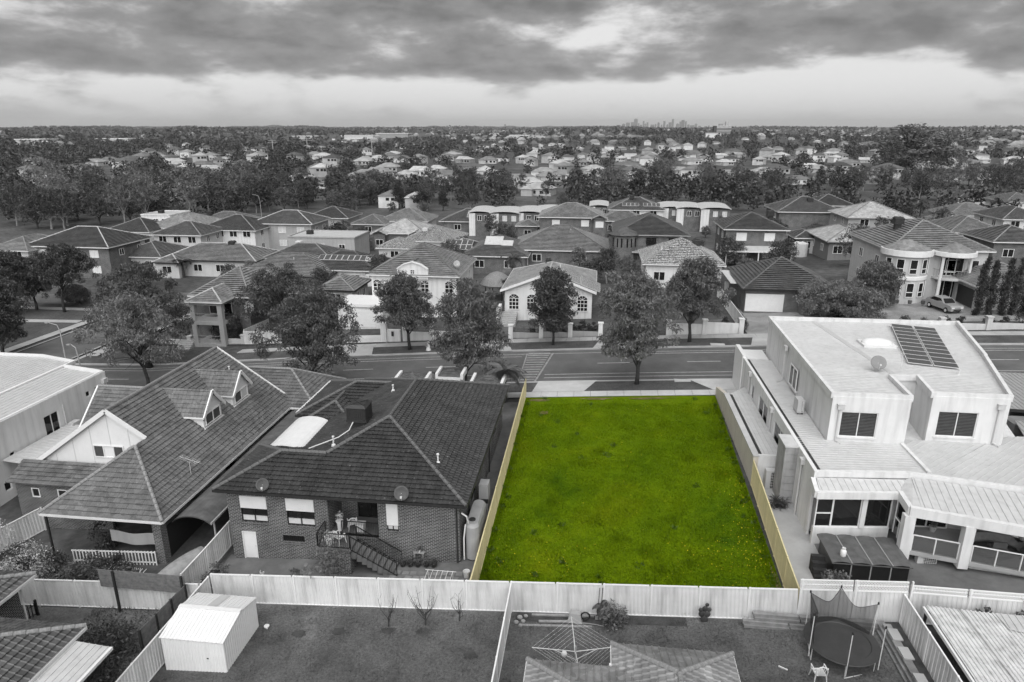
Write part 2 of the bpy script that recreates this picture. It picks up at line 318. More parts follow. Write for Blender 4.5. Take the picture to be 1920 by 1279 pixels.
    def mesh(s, name, mat, off=None, smooth=False):
        vs = s.v if off is None else [(x - off[0], y - off[1], z - off[2]) for x, y, z in s.v]
        me = bpy.data.meshes.new(name); me.from_pydata(vs, [], s.f); me.update(); me.materials.append(MAT[mat])
        if smooth: me.polygons.foreach_set('use_smooth', np.ones(len(me.polygons), dtype=bool))
        return me
    def build(s, name, mat, parent=None, world=True, smooth=False, kind=None):
        off = ORG.get(parent.name) if (parent is not None and world) else None
        o = bpy.data.objects.new(name, s.mesh(name, mat, off, smooth)); link(o, parent)
        if kind: o['kind'] = kind
        return o
def struct(name, mb, mat):
    o = mb.build(name, mat); o['kind'] = 'structure'; ORG[o.name] = Vector((0, 0, 0)); return o
def sheet(name, x0, x1, y0, y1, mat, dz=0.03, st=1.5, parent=None):
    """a sheet that follows the ground; edges may be numbers or functions of x"""
    nx = max(1, int((x1 - x0) / st)); vs = []; fs = []
    ya = y0 if callable(y0) else (lambda x: y0); yb = y1 if callable(y1) else (lambda x: y1)
    ny = max(1, int((yb(0.5 * (x0 + x1)) - ya(0.5 * (x0 + x1))) / st))
    for i in range(nx + 1):
        x = x0 + (x1 - x0) * i / nx
        for j in range(ny + 1):
            y = ya(x) + (yb(x) - ya(x)) * j / ny; vs.append((x, y, G(x, y) + dz))
    for i in range(nx):
        for j in range(ny):
            a = i * (ny + 1) + j; fs.append((a, a + ny + 1, a + ny + 2, a + 1))
    m = MB(); m.add(vs, fs)
    if parent is not None: return m.build(name, mat, parent)
    return struct(name, m, mat)
# ------------------------------------------------------------------ roofs
def _clip(poly, ax, lim, keep_less):
    out = []; n = len(poly)
    for i in range(n):
        p, q = poly[i], poly[(i + 1) % n]; a = p[ax] - lim; b = q[ax] - lim
        if not keep_less: a, b = -a, -b
        if a <= 1e-9: out.append(p)
        if (a < -1e-9 and b > 1e-9) or (a > 1e-9 and b < -1e-9):
            t = a / (a - b); out.append((p[0] + (q[0] - p[0]) * t, p[1] + (q[1] - p[1]) * t))
    return out
def frame_of(poly):
    P = [Vector(p) for p in poly]; n = (P[1] - P[0]).cross(P[2] - P[0])
    if n.length < 1e-6: n = (P[2] - P[1]).cross(P[-1] - P[1])
    n.normalize()
    if n.z < 0: n = -n
    h = Vector((0, 0, 1)).cross(n)
    h = h.normalized() if h.length > 1e-5 else Vector((1, 0, 0))
    s = n.cross(h).normalized()
    o = min(P, key=lambda p: p.dot(s))
    return o, h, s, n
_rt = random.Random(5)
def tile_plane(mb, poly, course=0.33, tw=None, step=0.045, rib=0.03, singles=None, flat=False):
    """stepped tile courses with a rolled profile; 'singles' collects whole tiles that become objects of their own"""
    o, h, s, n = frame_of(poly)
    p2 = [((Vector(p) - o).dot(h), (Vector(p) - o).dot(s)) for p in poly]
    b1 = max(p[1] for p in p2); a0 = min(p[0] for p in p2); k = 0
    def put(cell, bl, prof, jit):
        if len(cell) < 3: return
        vs = []; low = []
        for a, b in cell:
            off = step * (1 - (b - bl) / course) + prof(a) + jit; vs.append(o + h * a + s * b + n * off)
        base = len(mb.v); mb.add(vs, [tuple(range(len(vs)))])
        m = len(cell)
        for i in range(m):
            j = (i + 1) % m
            if abs(cell[i][1] - bl) < 1e-6 and abs(cell[j][1] - bl) < 1e-6:
                q0 = vs[i] - n * (step + rib) + s * .07; q1 = vs[j] - n * (step + rib) + s * .07; mb.add([vs[i], q0, q1, vs[j]], [(0, 1, 2, 3)])
    while k * course < b1 - 0.02:
        bl = k * course; bh = min(bl + course, b1); band = _clip(_clip(p2, 1, bl, False), 1, bh, True); k += 1
        if len(band) < 3: continue
        if not tw:
            put(band, bl, lambda a: 0.0, 0.0); continue
        lo = min(p[0] for p in band); hi = max(p[0] for p in band); sh = (k % 2) * tw * 0.0
        i0 = math.floor((lo - a0 - sh) / tw); i1 = math.ceil((hi - a0 - sh) / tw)
        for i in range(i0, i1):
            ca = a0 + sh + i * tw; jit = _rt.uniform(0, 0.012)
            cell = _clip(_clip(band, 0, ca, False), 0, ca + tw, True)
            if len(cell) < 3: continue
            ar = abs(sum(cell[q][0] * cell[(q + 1) % len(cell)][1] - cell[(q + 1) % len(cell)][0] * cell[q][1] for q in range(len(cell)))) / 2
            if singles is not None and ar > tw * course * 0.995:
                singles.append((o + h * ca + s * bl + n * jit, h, s, n)); continue
            if flat: put(cell, bl, lambda a: 0.0, jit); continue
            for f0, f1, h0, h1 in ((0, .16, 0, rib), (.16, .34, rib, 0), (.34, 1, 0, 0)):
                sub = _clip(_clip(cell, 0, ca + tw * f0, False), 0, ca + tw * f1, True)
                put(sub, bl, (lambda a, f0=f0, f1=f1, h0=h0, h1=h1: h0 + (h1 - h0) * ((a - ca) / tw - f0) / (f1 - f0)), jit)
_TILE = {}
def tile_mesh(mat, course, tw, step, rib):
    key = (mat, course, tw)
    if key not in _TILE:
        vs = []; fs = []
        pr = [(0, 0), (.16, rib), (.34, 0), (1, 0)]
        for f, z in pr: vs += [(f * tw, 0, z + step), (f * tw, course, z), (f * tw, .07, z - rib * 0.8)]
        for i in range(3): a = 3 * i; fs += [(a, a + 3, a + 4, a + 1), (a + 2, a + 5, a + 3, a)]
        m = MB(); m.add(vs, fs); _TILE[key] = m.mesh('tile', mat)
    return _TILE[key]
def place_tiles(singles, mat, roof, course, tw, step=0.045, rib=0.03, limit=300, name='tile'):
    """the nearest whole tiles become objects of their own, the rest one joined field"""
    singles.sort(key=lambda t: t[0].x ** 2 + t[0].y ** 2)
    me = tile_mesh(mat, course, tw, step, rib); org = ORG[roof.name]
    for p, h, s, n in singles[:limit]:
        o = bpy.data.objects.new(name, me); o.parent = roof; COL.objects.link(o)
        M = Matrix((h, s, n)).transposed().to_4x4(); M.translation = p - org; o.matrix_local = M
    rest = singles[limit:]
    if rest:
        tv = np.array([v.co[:] for v in me.vertices]); tf = np.array([p.vertices[:] for p in me.polygons]); nv = len(tv)
        V = []; F = []
        for i, (p, h, s, n) in enumerate(rest):
            A = np.array([h, s, n]); V.append(tv @ A + np.array(p - org)); F.append(tf + i * nv)
        o = bpy.data.objects.new('tile_field', np_mesh('tile_field', np.concatenate(V), np.concatenate(F), mat)); link(o, roof); o['kind'] = 'stuff'
def hip(x0, x1, y0, y1, ze, pitch, ends=(True, True), axis=None):
    """hip or gable roof over a rectangle: planes, ridge and hip lines, eave lines, gable triangles"""
    if axis is None: axis = 'x' if (x1 - x0) > (y1 - y0) else 'y'
    sw = axis == 'x'
    if sw: x0, x1, y0, y1 = y0, y1, x0, x1
    hw = (x1 - x0) / 2; t = math.tan(math.radians(pitch)); zr = ze + hw * t; xm = (x0 + x1) / 2
    ra = y0 + (min(hw, (y1 - y0) / 2) if ends[0] else 0); rb = y1 - (min(hw, (y1 - y0) / 2) if ends[1] else 0)
    A, B, Cc, D = (x0, y0, ze), (x1, y0, ze), (x1, y1, ze), (x0, y1, ze); R0, R1 = (xm, ra, zr), (xm, rb, zr)
    planes = []; caps = []; gab = []; eav = [(A, D), (B, Cc)]
    if rb - ra < 0.05: planes += [[A, R0, D], [B, Cc, R0]]
    else: planes += [[A, R0, R1, D], [B, Cc, R1, R0]]; caps.append((R0, R1))
    if ends[0]: planes.append([A, B, R0]); caps += [(A, R0), (B, R0)]; eav.append((A, B))
    else: gab.append([A, B, R0])
    if ends[1]: planes.append([Cc, D, R1]); caps += [(Cc, R1), (D, R1)]; eav.append((Cc, D))
    else: gab.append([Cc, D, R1])
    if sw:
        fx = lambda p: (p[1], p[0], p[2])
        planes = [[fx(p) for p in q] for q in planes]; caps = [(fx(a), fx(b)) for a, b in caps]; gab = [[fx(p) for p in q] for q in gab]; eav = [(fx(a), fx(b)) for a, b in eav]
    return dict(planes=planes, caps=caps, gables=gab, eaves=eav)
def roof_parts(root, specs, tile, cap, gut, course=0.33, tw=None, step=0.045, rib=0.03, singles=False, sub='roof', flat=False, capr=0.11, limit=300, extra=()):
    """one roof part (deck and loose tiles) with ridge caps and gutters for any number of hip() blocks and extra planes"""
    deck = MB(); field = MB(); sg = [] if singles else None; caps_ = []; ridge = []; gts = []
    pl = [p for s in specs for p in s['planes']] + list(extra)
    for p in pl:
        o, h, s, n = frame_of(p)
        deck.poly([Vector(q) - n * 0.03 for q in p])
        tile_plane(field, p, course, tw, step, rib, sg, flat)
    for s in specs:
        for a, b in s['caps']:
            a, b = Vector(a), Vector(b); L = (b - a).length; k = max(1, int(L / 0.45)) if singles or tw else 1
            if singles: ridge += [(a.lerp(b, i / k), a.lerp(b, (i + .97) / k)) for i in range(k)]; continue
            c1 = MB(); up = Vector((0, 0, .05)); c1.tube([a + up, b + up], capr, 6); caps_.append(c1)
        for a, b in s['eaves']:
            a, b = Vector(a), Vector(b); gt = MB(); gt.bar(a + Vector((0, 0, -0.06)), b + Vector((0, 0, -0.06)), 0.13, 0.15); gts.append(gt)
    if singles:
        rf = deck.build(sub, tile, root)
        if field.f:
            e = field.build('edge_tiles', tile, rf); e['kind'] = 'stuff'
        place_tiles(sg, tile, rf, course, tw, step, rib, limit)
    else:
        rf = field.build(sub, tile, root)
        if tw: rf['kind'] = 'stuff'
    for c1 in caps_: c1.build('ridge_cap', cap, rf)
    if gut:
        for gt in gts: gt.build('gutter', gut, rf)
    if ridge:
        if cap not in _TILE: t_ = MB(); t_.tube([(0, 0, .07), (1, 0, .045)], capr, 8); _TILE[cap] = t_.mesh('ridge_tile', cap)
        for p, q in ridge:
            o = bpy.data.objects.new('ridge_tile', _TILE[cap]); o.parent = rf; COL.objects.link(o); d = q - p; X = d.normalized(); Y = Vector((0, 0, 1)).cross(X).normalized(); Z = X.cross(Y)
            M = Matrix((X * d.length, Y, Z)).transposed().to_4x4(); M.translation = p - ORG[rf.name]; o.matrix_local = M
    return rf
# ------------------------------------------------------------------ walls and windows
def wallgrid(mb, face, c, a0, a1, z0, z1, holes=(), th=0.25):
    """a wall in the plane c with rectangular openings (a0,a1,z0,z1); face = outward direction s n w e"""
    As = sorted({a0, a1, *[h[0] for h in holes], *[h[1] for h in holes]}); Zs = sorted({z0, z1, *[h[2] for h in holes], *[h[3] for h in holes]})
    As = [a for a in As if a0 <= a <= a1]; Zs = [z for z in Zs if z0 <= z <= z1]
    for i in range(len(As) - 1):
        run = None
        for j in range(len(Zs) - 1):
            ma, mz = (As[i] + As[i + 1]) / 2, (Zs[j] + Zs[j + 1]) / 2
            if any(h[0] < ma < h[1] and h[2] < mz < h[3] for h in holes): continue
            d = th if face in 'sw' else -th
            if face in 'sn': mb.box(As[i], As[i + 1], c, c + d, Zs[j], Zs[j + 1])
            else: mb.box(c, c + d, As[i], As[i + 1], Zs[j], Zs[j + 1])
def window(root, face, c, a0, a1, z0, z1, cols=2, rows=1, inset=0.1, fr='white_paint', pane='glass', sill=None, fw=0.06, name='window', splits=None, arch=False):
    """frame with separate panes, set 'inset' behind the wall plane c (negative: proud of it)"""
    sg = 1 if face in 'sw' else -1; f0 = c + sg * (inset - 0.05); f1 = c + sg * (inset + 0.02); p0 = c + sg * inset
    def bx(m, a, b, za, zb, k0, k1):
        if face in 'sn': m.box(a, b, min(k0, k1), max(k0, k1), za, zb)
        else: m.box(min(k0, k1), max(k0, k1), a, b, za, zb)
    m = MB(); As = [a0 + (a1 - a0) * i / cols for i in range(cols + 1)] if not splits else [a0] + list(splits) + [a1]
    Zs = [z0 + (z1 - z0) * i / rows for i in range(rows + 1)]
    bx(m, a0, a1, z0, z0 + fw, f0, f1); bx(m, a0, a1, z1 - fw, z1, f0, f1)
    for a in As:
        l, r = (a, a + fw) if a == a0 else ((a - fw, a) if a == a1 else (a - fw / 2, a + fw / 2)); bx(m, l, r, z0 + fw, z1 - fw, f0, f1)
    for z in Zs[1:-1]: bx(m, a0 + fw, a1 - fw, z - fw / 2, z + fw / 2, f0 + sg * 0.004, f1)
    if arch:
        w = (a1 - a0) / 2; mid = (a0 + a1) / 2; pts = []
        for k in range(13):
            t = math.pi * k / 12; pts.append((mid - w * math.cos(t), z1 + w * 0.85 * math.sin(t)))
        for k in range(12):
            (a, za), (b, zb) = pts[k], pts[k + 1]; fm = (f0 + f1) / 2
            P = (lambda q, z: (q, fm, z)) if face in 'sn' else (lambda q, z: (fm, q, z)); m.bar(P(a, za), P(b, zb), fw, 0.07, up=(0, 1, 0) if face in 'sn' else (1, 0, 0))
            if k in (3, 6, 9): m.bar(P(mid, z1), P(a, za), fw * 0.6, 0.05, up=(0, 1, 0) if face in 'sn' else (1, 0, 0))
    w_ = m.build(name, fr, root)
    for i in range(cols if not splits else len(As) - 1):
        for j in range(rows):
            q = MB(); bx(q, As[i] + 0.02, As[i + 1] - 0.02, Zs[j] + 0.02, Zs[j + 1] - 0.02, p0, p0 + sg * 0.015)
            q.build('pane', pane if isinstance(pane, str) else pane[(j * cols + i) % len(pane)], w_)
    if arch:
        q = MB(); P = (lambda a, z: (a, p0 + sg * 0.006, z)) if face in 'sn' else (lambda a, z: (p0 + sg * 0.006, a, z)); q.poly([P(a, z) for a, z in pts]); q.build('pane', pane if isinstance(pane, str) else pane[0], w_)
    if sill:
        s = MB(); k0 = c - sg * 0.07; bx(s, a0 - 0.08, a1 + 0.08, z0 - 0.09, z0 - 0.004, k0, c + sg * 0.1); s.build('sill', sill, w_)
    return w_
# ------------------------------------------------------------------ sheet-metal fences
def fence(label, p0, p1, h=1.8, mat='fence_sheet', cap='fence_cap', n=None, group=None, lattice=0.0, zoff=0.0, rib=0.2, skip=()):
    x0, y0 = p0; x1, y1 = p1; L = math.hypot(x1 - x0, y1 - y0); n = n or max(1, round(L / 2.37)); w = L / n; a = math.atan2(y1 - y0, x1 - x0)
    root = thing('metal_fence', label, 'fence', (x0, y0, G(x0, y0)), group)
    prof = []; k = max(3, round(w / rib)); rw = w / k
    for i in range(k): prof += [(i * rw, 0), (i * rw + rw * .42, 0), (i * rw + rw * .5, .024), (i * rw + rw * .92, .024)]
    prof.append((w, 0)); hs = h - 0.12
    m = MB(); vs = []; fs = []
    for x, d in prof: vs += [(x, d - .017, 0.06), (x, d - .017, 0.06 + hs)]
    for i in range(len(prof) - 1): fs.append((2 * i, 2 * i + 2, 2 * i + 3, 2 * i + 1))
    m.add(vs, fs); pm = m.mesh('panel', mat)
    r = MB(); r.box(0.03, w - 0.03, -.035, .035, h - .06, h); tm = r.mesh('top_rail', cap)
    r = MB(); r.box(0.03, w - 0.03, -.035, .035, 0.02, .07); bm = r.mesh('bottom_rail', cap)
    r = MB(); r.box(-.035, .035, -.045, .045, -.3, h + lattice + .02); po = r.mesh('post', cap)
    if lattice:
        r = MB(); sp = 0.13
        r.box(0.03, w - 0.03, -.03, .03, h + lattice - .05, h + lattice); r.box(0.03, w - 0.03, -.025, .025, h + lattice * .5 - .02, h + lattice * .5 + .02)
        t = 0.03
        while t < w + lattice:
            for sg in (1, -1):
                a0_ = t if sg > 0 else t - lattice; b0 = a0_ - lattice * sg if sg > 0 else t
                xs = (t, h) , (t - lattice, h + lattice)
                if sg < 0: xs = (t - lattice, h), (t, h + lattice)
                (xa, za), (xb, zb) = xs
                if xa > xb: (xa, za), (xb, zb) = (xb, zb), (xa, za)
                if xb <= 0.03 or xa >= w - .03: continue
                if xa < .03: f = (.03 - xa) / (xb - xa); za += (zb - za) * f; xa = .03
                if xb > w - .03: f = (w - .03 - xa) / (xb - xa); zb = za + (zb - za) * f; xb = w - .03
                r.bar((xa, sg * .006, za), (xb, sg * .006, zb), .012, .035, up=(0, 0, 1))
            t += sp
        lm = r.mesh('lattice', cap)
    def put(name, me, x, y, z, sl=0.0):
        o = bpy.data.objects.new(name, me); link(o, root); o.location = (x - x0, y - y0, z - G(x0, y0)); o.rotation_euler = (0, -sl, a); return o
    for i in range(n + 1):
        x, y = x0 + (x1 - x0) * i / n, y0 + (y1 - y0) * i / n; z = G(x, y) + zoff
        put('post', po, x, y, z)
        if i == n: break
        sl = math.atan((G(x0 + (x1 - x0) * (i + 1) / n, y0 + (y1 - y0) * (i + 1) / n) - G(x, y)) / w)
        if i in skip: continue
        put('panel', pm, x, y, z, sl); put('top_rail', tm, x, y, z, sl); put('bottom_rail', bm, x, y, z, sl)
        if lattice: put('lattice', lm, x, y, z, sl)
    return root
# ------------------------------------------------------------------ plants
def leaf_quads(rng, cen, per, spread, lw, ll, droop=0.8, flat=0.0):
    """a cloud of small leaf cards round the given centres"""
    cen = np.repeat(np.asarray(cen, float), per, axis=0); n = len(cen)
    d = rng.normal(size=(n, 3)); d /= np.linalg.norm(d, axis=1)[:, None] + 1e-9
    p = cen + d * (spread * rng.uniform(0.2, 1.0, (n, 1)) ** 0.6) * np.array([1, 1, 0.8])
    ax = rng.normal(size=(n, 3)); ax[:, 2] = ax[:, 2] * (1 - droop) - droop * 1.6; ax /= np.linalg.norm(ax, axis=1)[:, None] + 1e-9
    w = rng.normal(size=(n, 3)); w -= ax * np.sum(w * ax, axis=1)[:, None]; w /= np.linalg.norm(w, axis=1)[:, None] + 1e-9
    s = rng.uniform(0.6, 1.35, (n, 1)); a = ax * ll * s; b = w * lw * s * 0.5
    V = np.stack([p - b * 0.6, p + a * 0.45 - b, p + a, p + a * 0.45 + b], axis=1).reshape(-1, 3)
    return V, np.arange(4 * n).reshape(n, 4)
def lobes(rng, H, R, base, n, asp=0.62):
    """crown envelope as several uneven lobes: (centre, radius)"""
    out = []; ch = H - base
    for i in range(n):
        t = (i + rng.uniform(0, 1)) / n; a = i * 2.4 + rng.uniform(-.5, .5); prof = math.sin(math.pi * min(0.93, 0.16 + 0.84 * t)) ** 0.6
        rr = R * prof * rng.uniform(0.30, 0.66); z = base + ch * (0.12 + 0.76 * t); r = R * rng.uniform(0.42, 0.58) * (0.75 + 0.35 * prof)
        out.append((np.array([rr * math.cos(a), rr * math.sin(a), z]), r * np.array([1, 1, asp * 1.15])))
    return out
def crown_points(rng, lb, per):
    P = []
    for c, r in lb:
        d = rng.normal(size=(per, 3)); d /= np.linalg.norm(d, axis=1)[:, None]; d[:, 2] = np.where(d[:, 2] < -0.55, -d[:, 2] * 0.5, d[:, 2])
        P.append(c + d * r * rng.uniform(0.5, 1.0, (per, 1)) ** 0.5)
    return np.concatenate(P)
def wood(rng, H, base, lb, r0, lean=(0, 0), multi=1):
    m = MB(); top = base + (H - base) * 0.72
    for t in range(multi):
        a = 2 * math.pi * t / max(1, multi) + rng.uniform(0, 1); sp = 0.0 if multi == 1 else 0.5
        pts = []
        for i in range(8):
            f = i / 7; pts.append((lean[0] * f * f + sp * math.cos(a) * f * 2 + rng.normal() * 0.06 * H * 0.12, lean[1] * f * f + sp * math.sin(a) * f * 2 + rng.normal() * 0.06 * H * 0.12, top * f - (0.15 if i == 0 else 0)))
        m.tube(pts, [r0 * (1.25 if i == 0 else 1) * (1 - 0.8 * i / 7) for i in range(8)], 8)
        for j, (c, r) in enumerate(lb):
            if multi > 1 and j % multi != t: continue
            f = min(0.85, max(base * 0.75 / top, (c[2] - r[2] * 1.2) / top * 0.8)); k = f * 7; i0 = int(k); q = np.array(pts[i0]) + (np.array(pts[min(7, i0 + 1)]) - np.array(pts[i0])) * (k - i0)
            mid = (q + c) / 2 + np.array([0, 0, 0.08 * H * rng.uniform(0, 1)]) * 0.5
            m.tube([q, mid, c], [r0 * 0.42, r0 * 0.28, r0 * 0.1], 6)
            for _ in range(3):
                e = c + rng.normal(size=3) * r * 0.55; m.tube([mid, (mid + e) / 2 + rng.normal(size=3) * .1, e], [r0 * 0.2, r0 * 0.12, r0 * 0.04], 5)
    return m
def tree(name, label, loc, H, R, base, seed, leaf='leaf', nl=9, cl=9, per=46, spread=0.55, lw=0.13, ll=0.42, droop=0.75, r0=0.2, lean=(0, 0), bark='bark', group=None, multi=1, asp=0.62, cat='tree'):
    rng = np.random.default_rng(seed); root = thing(name, label, cat, loc, group)
    lb = lobes(rng, H, R, base, nl, asp); lb = [(c + np.array([lean[0], lean[1], 0]) * min(1, c[2] / H), r) for c, r in lb]
    V, F = leaf_quads(rng, crown_points(rng, lb, cl), per, spread, lw, ll, droop)
    link(bpy.data.objects.new('crown', np_mesh('crown', V, F, leaf)), root)
    o = wood(rng, H, base, lb, r0, lean, multi).build('trunk', bark, root, world=False, smooth=True)
    return root
def copy_tree(root, loc, rotz=0, sc=1.0, label=None, group=None):
    r = root.copy(); COL.objects.link(r); r.location = tuple(float(q) for q in loc); r.rotation_euler = (0, 0, rotz); r.scale = (sc, sc, sc) if isinstance(sc, (int, float)) else sc
    ORG[r.name] = Vector(r.location)
    if label: r['label'] = label
    if group: r['group'] = group
    for ch in root.children:
        c = ch.copy(); COL.objects.link(c); c.parent = r
        for g in ch.children:
            d = g.copy(); COL.objects.link(d); d.parent = c
    return r
def shrub(label, loc, rx, h, seed, leaf='leaf', n=12, per=40, lw=0.09, ll=0.16, name='shrub', group=None, droop=0.2, cone=False, cat='shrub'):
    rng = np.random.default_rng(seed); root = thing(name, label, cat, loc, group); P = []
    for i in range(n):
        d = rng.normal(size=3); d /= np.linalg.norm(d); z = 0.5 + 0.42 * d[2]; rr = rx * 0.72 * ((1 - z) ** 0.8 * 1.3 if cone else 1)
        P.append((d[0] * rr, d[1] * rr, h * z))
    V, F = leaf_quads(rng, P, per, rx * (0.35 if cone else 0.42), lw, ll, droop); V[:, 2] = np.maximum(V[:, 2], 0.0)
    link(bpy.data.objects.new('foliage', np_mesh('foliage', V, F, leaf)), root)
    m = MB(); m.tube([(0, 0, -.1), (0, 0, h * .5)], [0.05 + rx * .04, 0.02], 6); m.build('stem', 'bark', root, world=False)
    return root
_PALM = {}
def palm(label, loc, trunk_h, nf=16, fl=2.4, seed=1, r0=0.16, group=None, name='palm_tree'):
    rng = np.random.default_rng(seed); root = thing(name, label, 'palm', loc, group)
    m = MB(); pts = [(0.05 * math.sin(i), 0.04 * i * 0.3, trunk_h * i / 6 - (0.2 if i == 0 else 0)) for i in range(7)]
    m.tube(pts, [r0 * (1.3 - 0.5 * i / 6) for i in range(7)], 8)
    for i in range(int(trunk_h / 0.35)):
        z = 0.2 + i * 0.35; m.lathe([(r0 * 1.22 - .05 * i / 8, z), (r0 * 1.3 - .05 * i / 8, z + .06), (r0 * 1.1 - .05 * i / 8, z + .12)], (0, 0, 0), 8)
    m.build('trunk', 'bark', root, world=False)
    if fl not in _PALM:
        f = MB(); P = []
        for i in range(9):
            t = i / 8; P.append(Vector((fl * t * (1 - 0.22 * t), 0, fl * (0.55 * t - 0.95 * t * t))))
        f.tube(P, [0.03 - 0.003 * i for i in range(9)], 4)
        for i in range(1, 26):
            t = i / 26; k = t * 8; j = int(k); p = P[j].lerp(P[min(8, j + 1)], k - j); ln = fl * 0.32 * math.sin(math.pi * (0.12 + 0.8 * t)); 
            for s in (1, -1):
                tip = p + Vector((ln * 0.55, s * ln * 0.8, -ln * 0.45)); w = Vector((0.05, 0, 0)); f.add([p - w, p + w, tip + w * .3, tip - w * .3], [(0, 1, 2, 3)])
        _PALM[fl] = f.mesh('frond', 'palm_leaf')
    for i in range(nf):
        o = bpy.data.objects.new('frond', _PALM[fl]); link(o, root); o.location = (pts[-1][0], pts[-1][1], trunk_h - 0.1)
        el = rng.uniform(-0.75, 0.55); s = rng.uniform(0.8, 1.1); o.rotation_euler = (0, el, i * 2.4 + rng.uniform(-.2, .2)); o.scale = (s, s, s)
    return root
# ================================================================== THE SETTING
def grid_lines(lo, hi, fine_lo, fine_hi, st, grow):
    a = list(np.arange(fine_lo, fine_hi + .01, st)); d = st; v = fine_hi
    while v < hi: d *= grow; v += d; a.append(v)
    d = st; v = fine_lo; b = []
    while v > lo: d *= grow; v -= d; b.append(v)
    return b[::-1] + a
def terrain():
    xs = grid_lines(-26000, 26000, -110, 110, 2.5, 1.13); ys = grid_lines(-60, 42000, -10, 150, 2.0, 1.09)
    m = MB(); nx, ny = len(xs), len(ys)
    vs = [(x, y, G(x, y) - 0.05) for x in xs for y in ys]
    fs = [(i * ny + j, (i + 1) * ny + j, (i + 1) * ny + j + 1, i * ny + j + 1) for i in range(nx - 1) for j in range(ny - 1)]
    m.add(vs, fs); return struct('ground', m, 'earth')
terrain()
def hills():
    """far ridges on the horizon"""
    rg = random.Random(3)
    for name, dist, amp, a0, a1, base in (('ridge_hills', 11500, 46, -0.85, 0.15, 20), ('far_hills', 13000, 26, -0.2, 0.75, 22), ('rounded_hill', 6200, 42, -0.32, -0.20, 4)):
        m = MB(); n = 140; vs = []; fs = []; ph = [rg.uniform(0, 6) for _ in range(6)]
        for i in range(n + 1):
            a = a0 + (a1 - a0) * i / n; t = i / n
            env = math.sin(math.pi * t) ** 0.5 if name != 'rounded_hill' else math.sin(math.pi * t) ** 2
            h = base + amp * env * (0.62 + 0.38 * sum(math.sin(ph[k] + a * f) for k, f in enumerate((9, 17, 31, 60, 120, 240))) / 3.0)
            for dd, hh in ((-900, -20), (-300, h * 0.7), (0, h), (500, h * 0.8), (1500, -30)):
                d = dist + dd; vs.append((d * math.sin(a), d * math.cos(a), hh + rg.uniform(-1, 1) * 2))
        for i in range(n):
            for j in range(4): q = i * 5 + j; fs.append((q, q + 5, q + 6, q + 1))
        m.add(vs, fs); struct('hills', m, 'leaf_far_hill')
groundmat('leaf_far_hill', [(0.3, 0.05), (0.5, 0.065), (0.72, 0.09)], 0.004, 10, 0.02, 0.3, 0.0)
hills()
LX0, LX1, LY0, LY1 = -5.85, 10.95, 29.95, 58.0
def curve(x): return 0.0009 * (max(-62, min(60, x)) - 6) ** 2
def yk(off): return lambda x: off - curve(x)
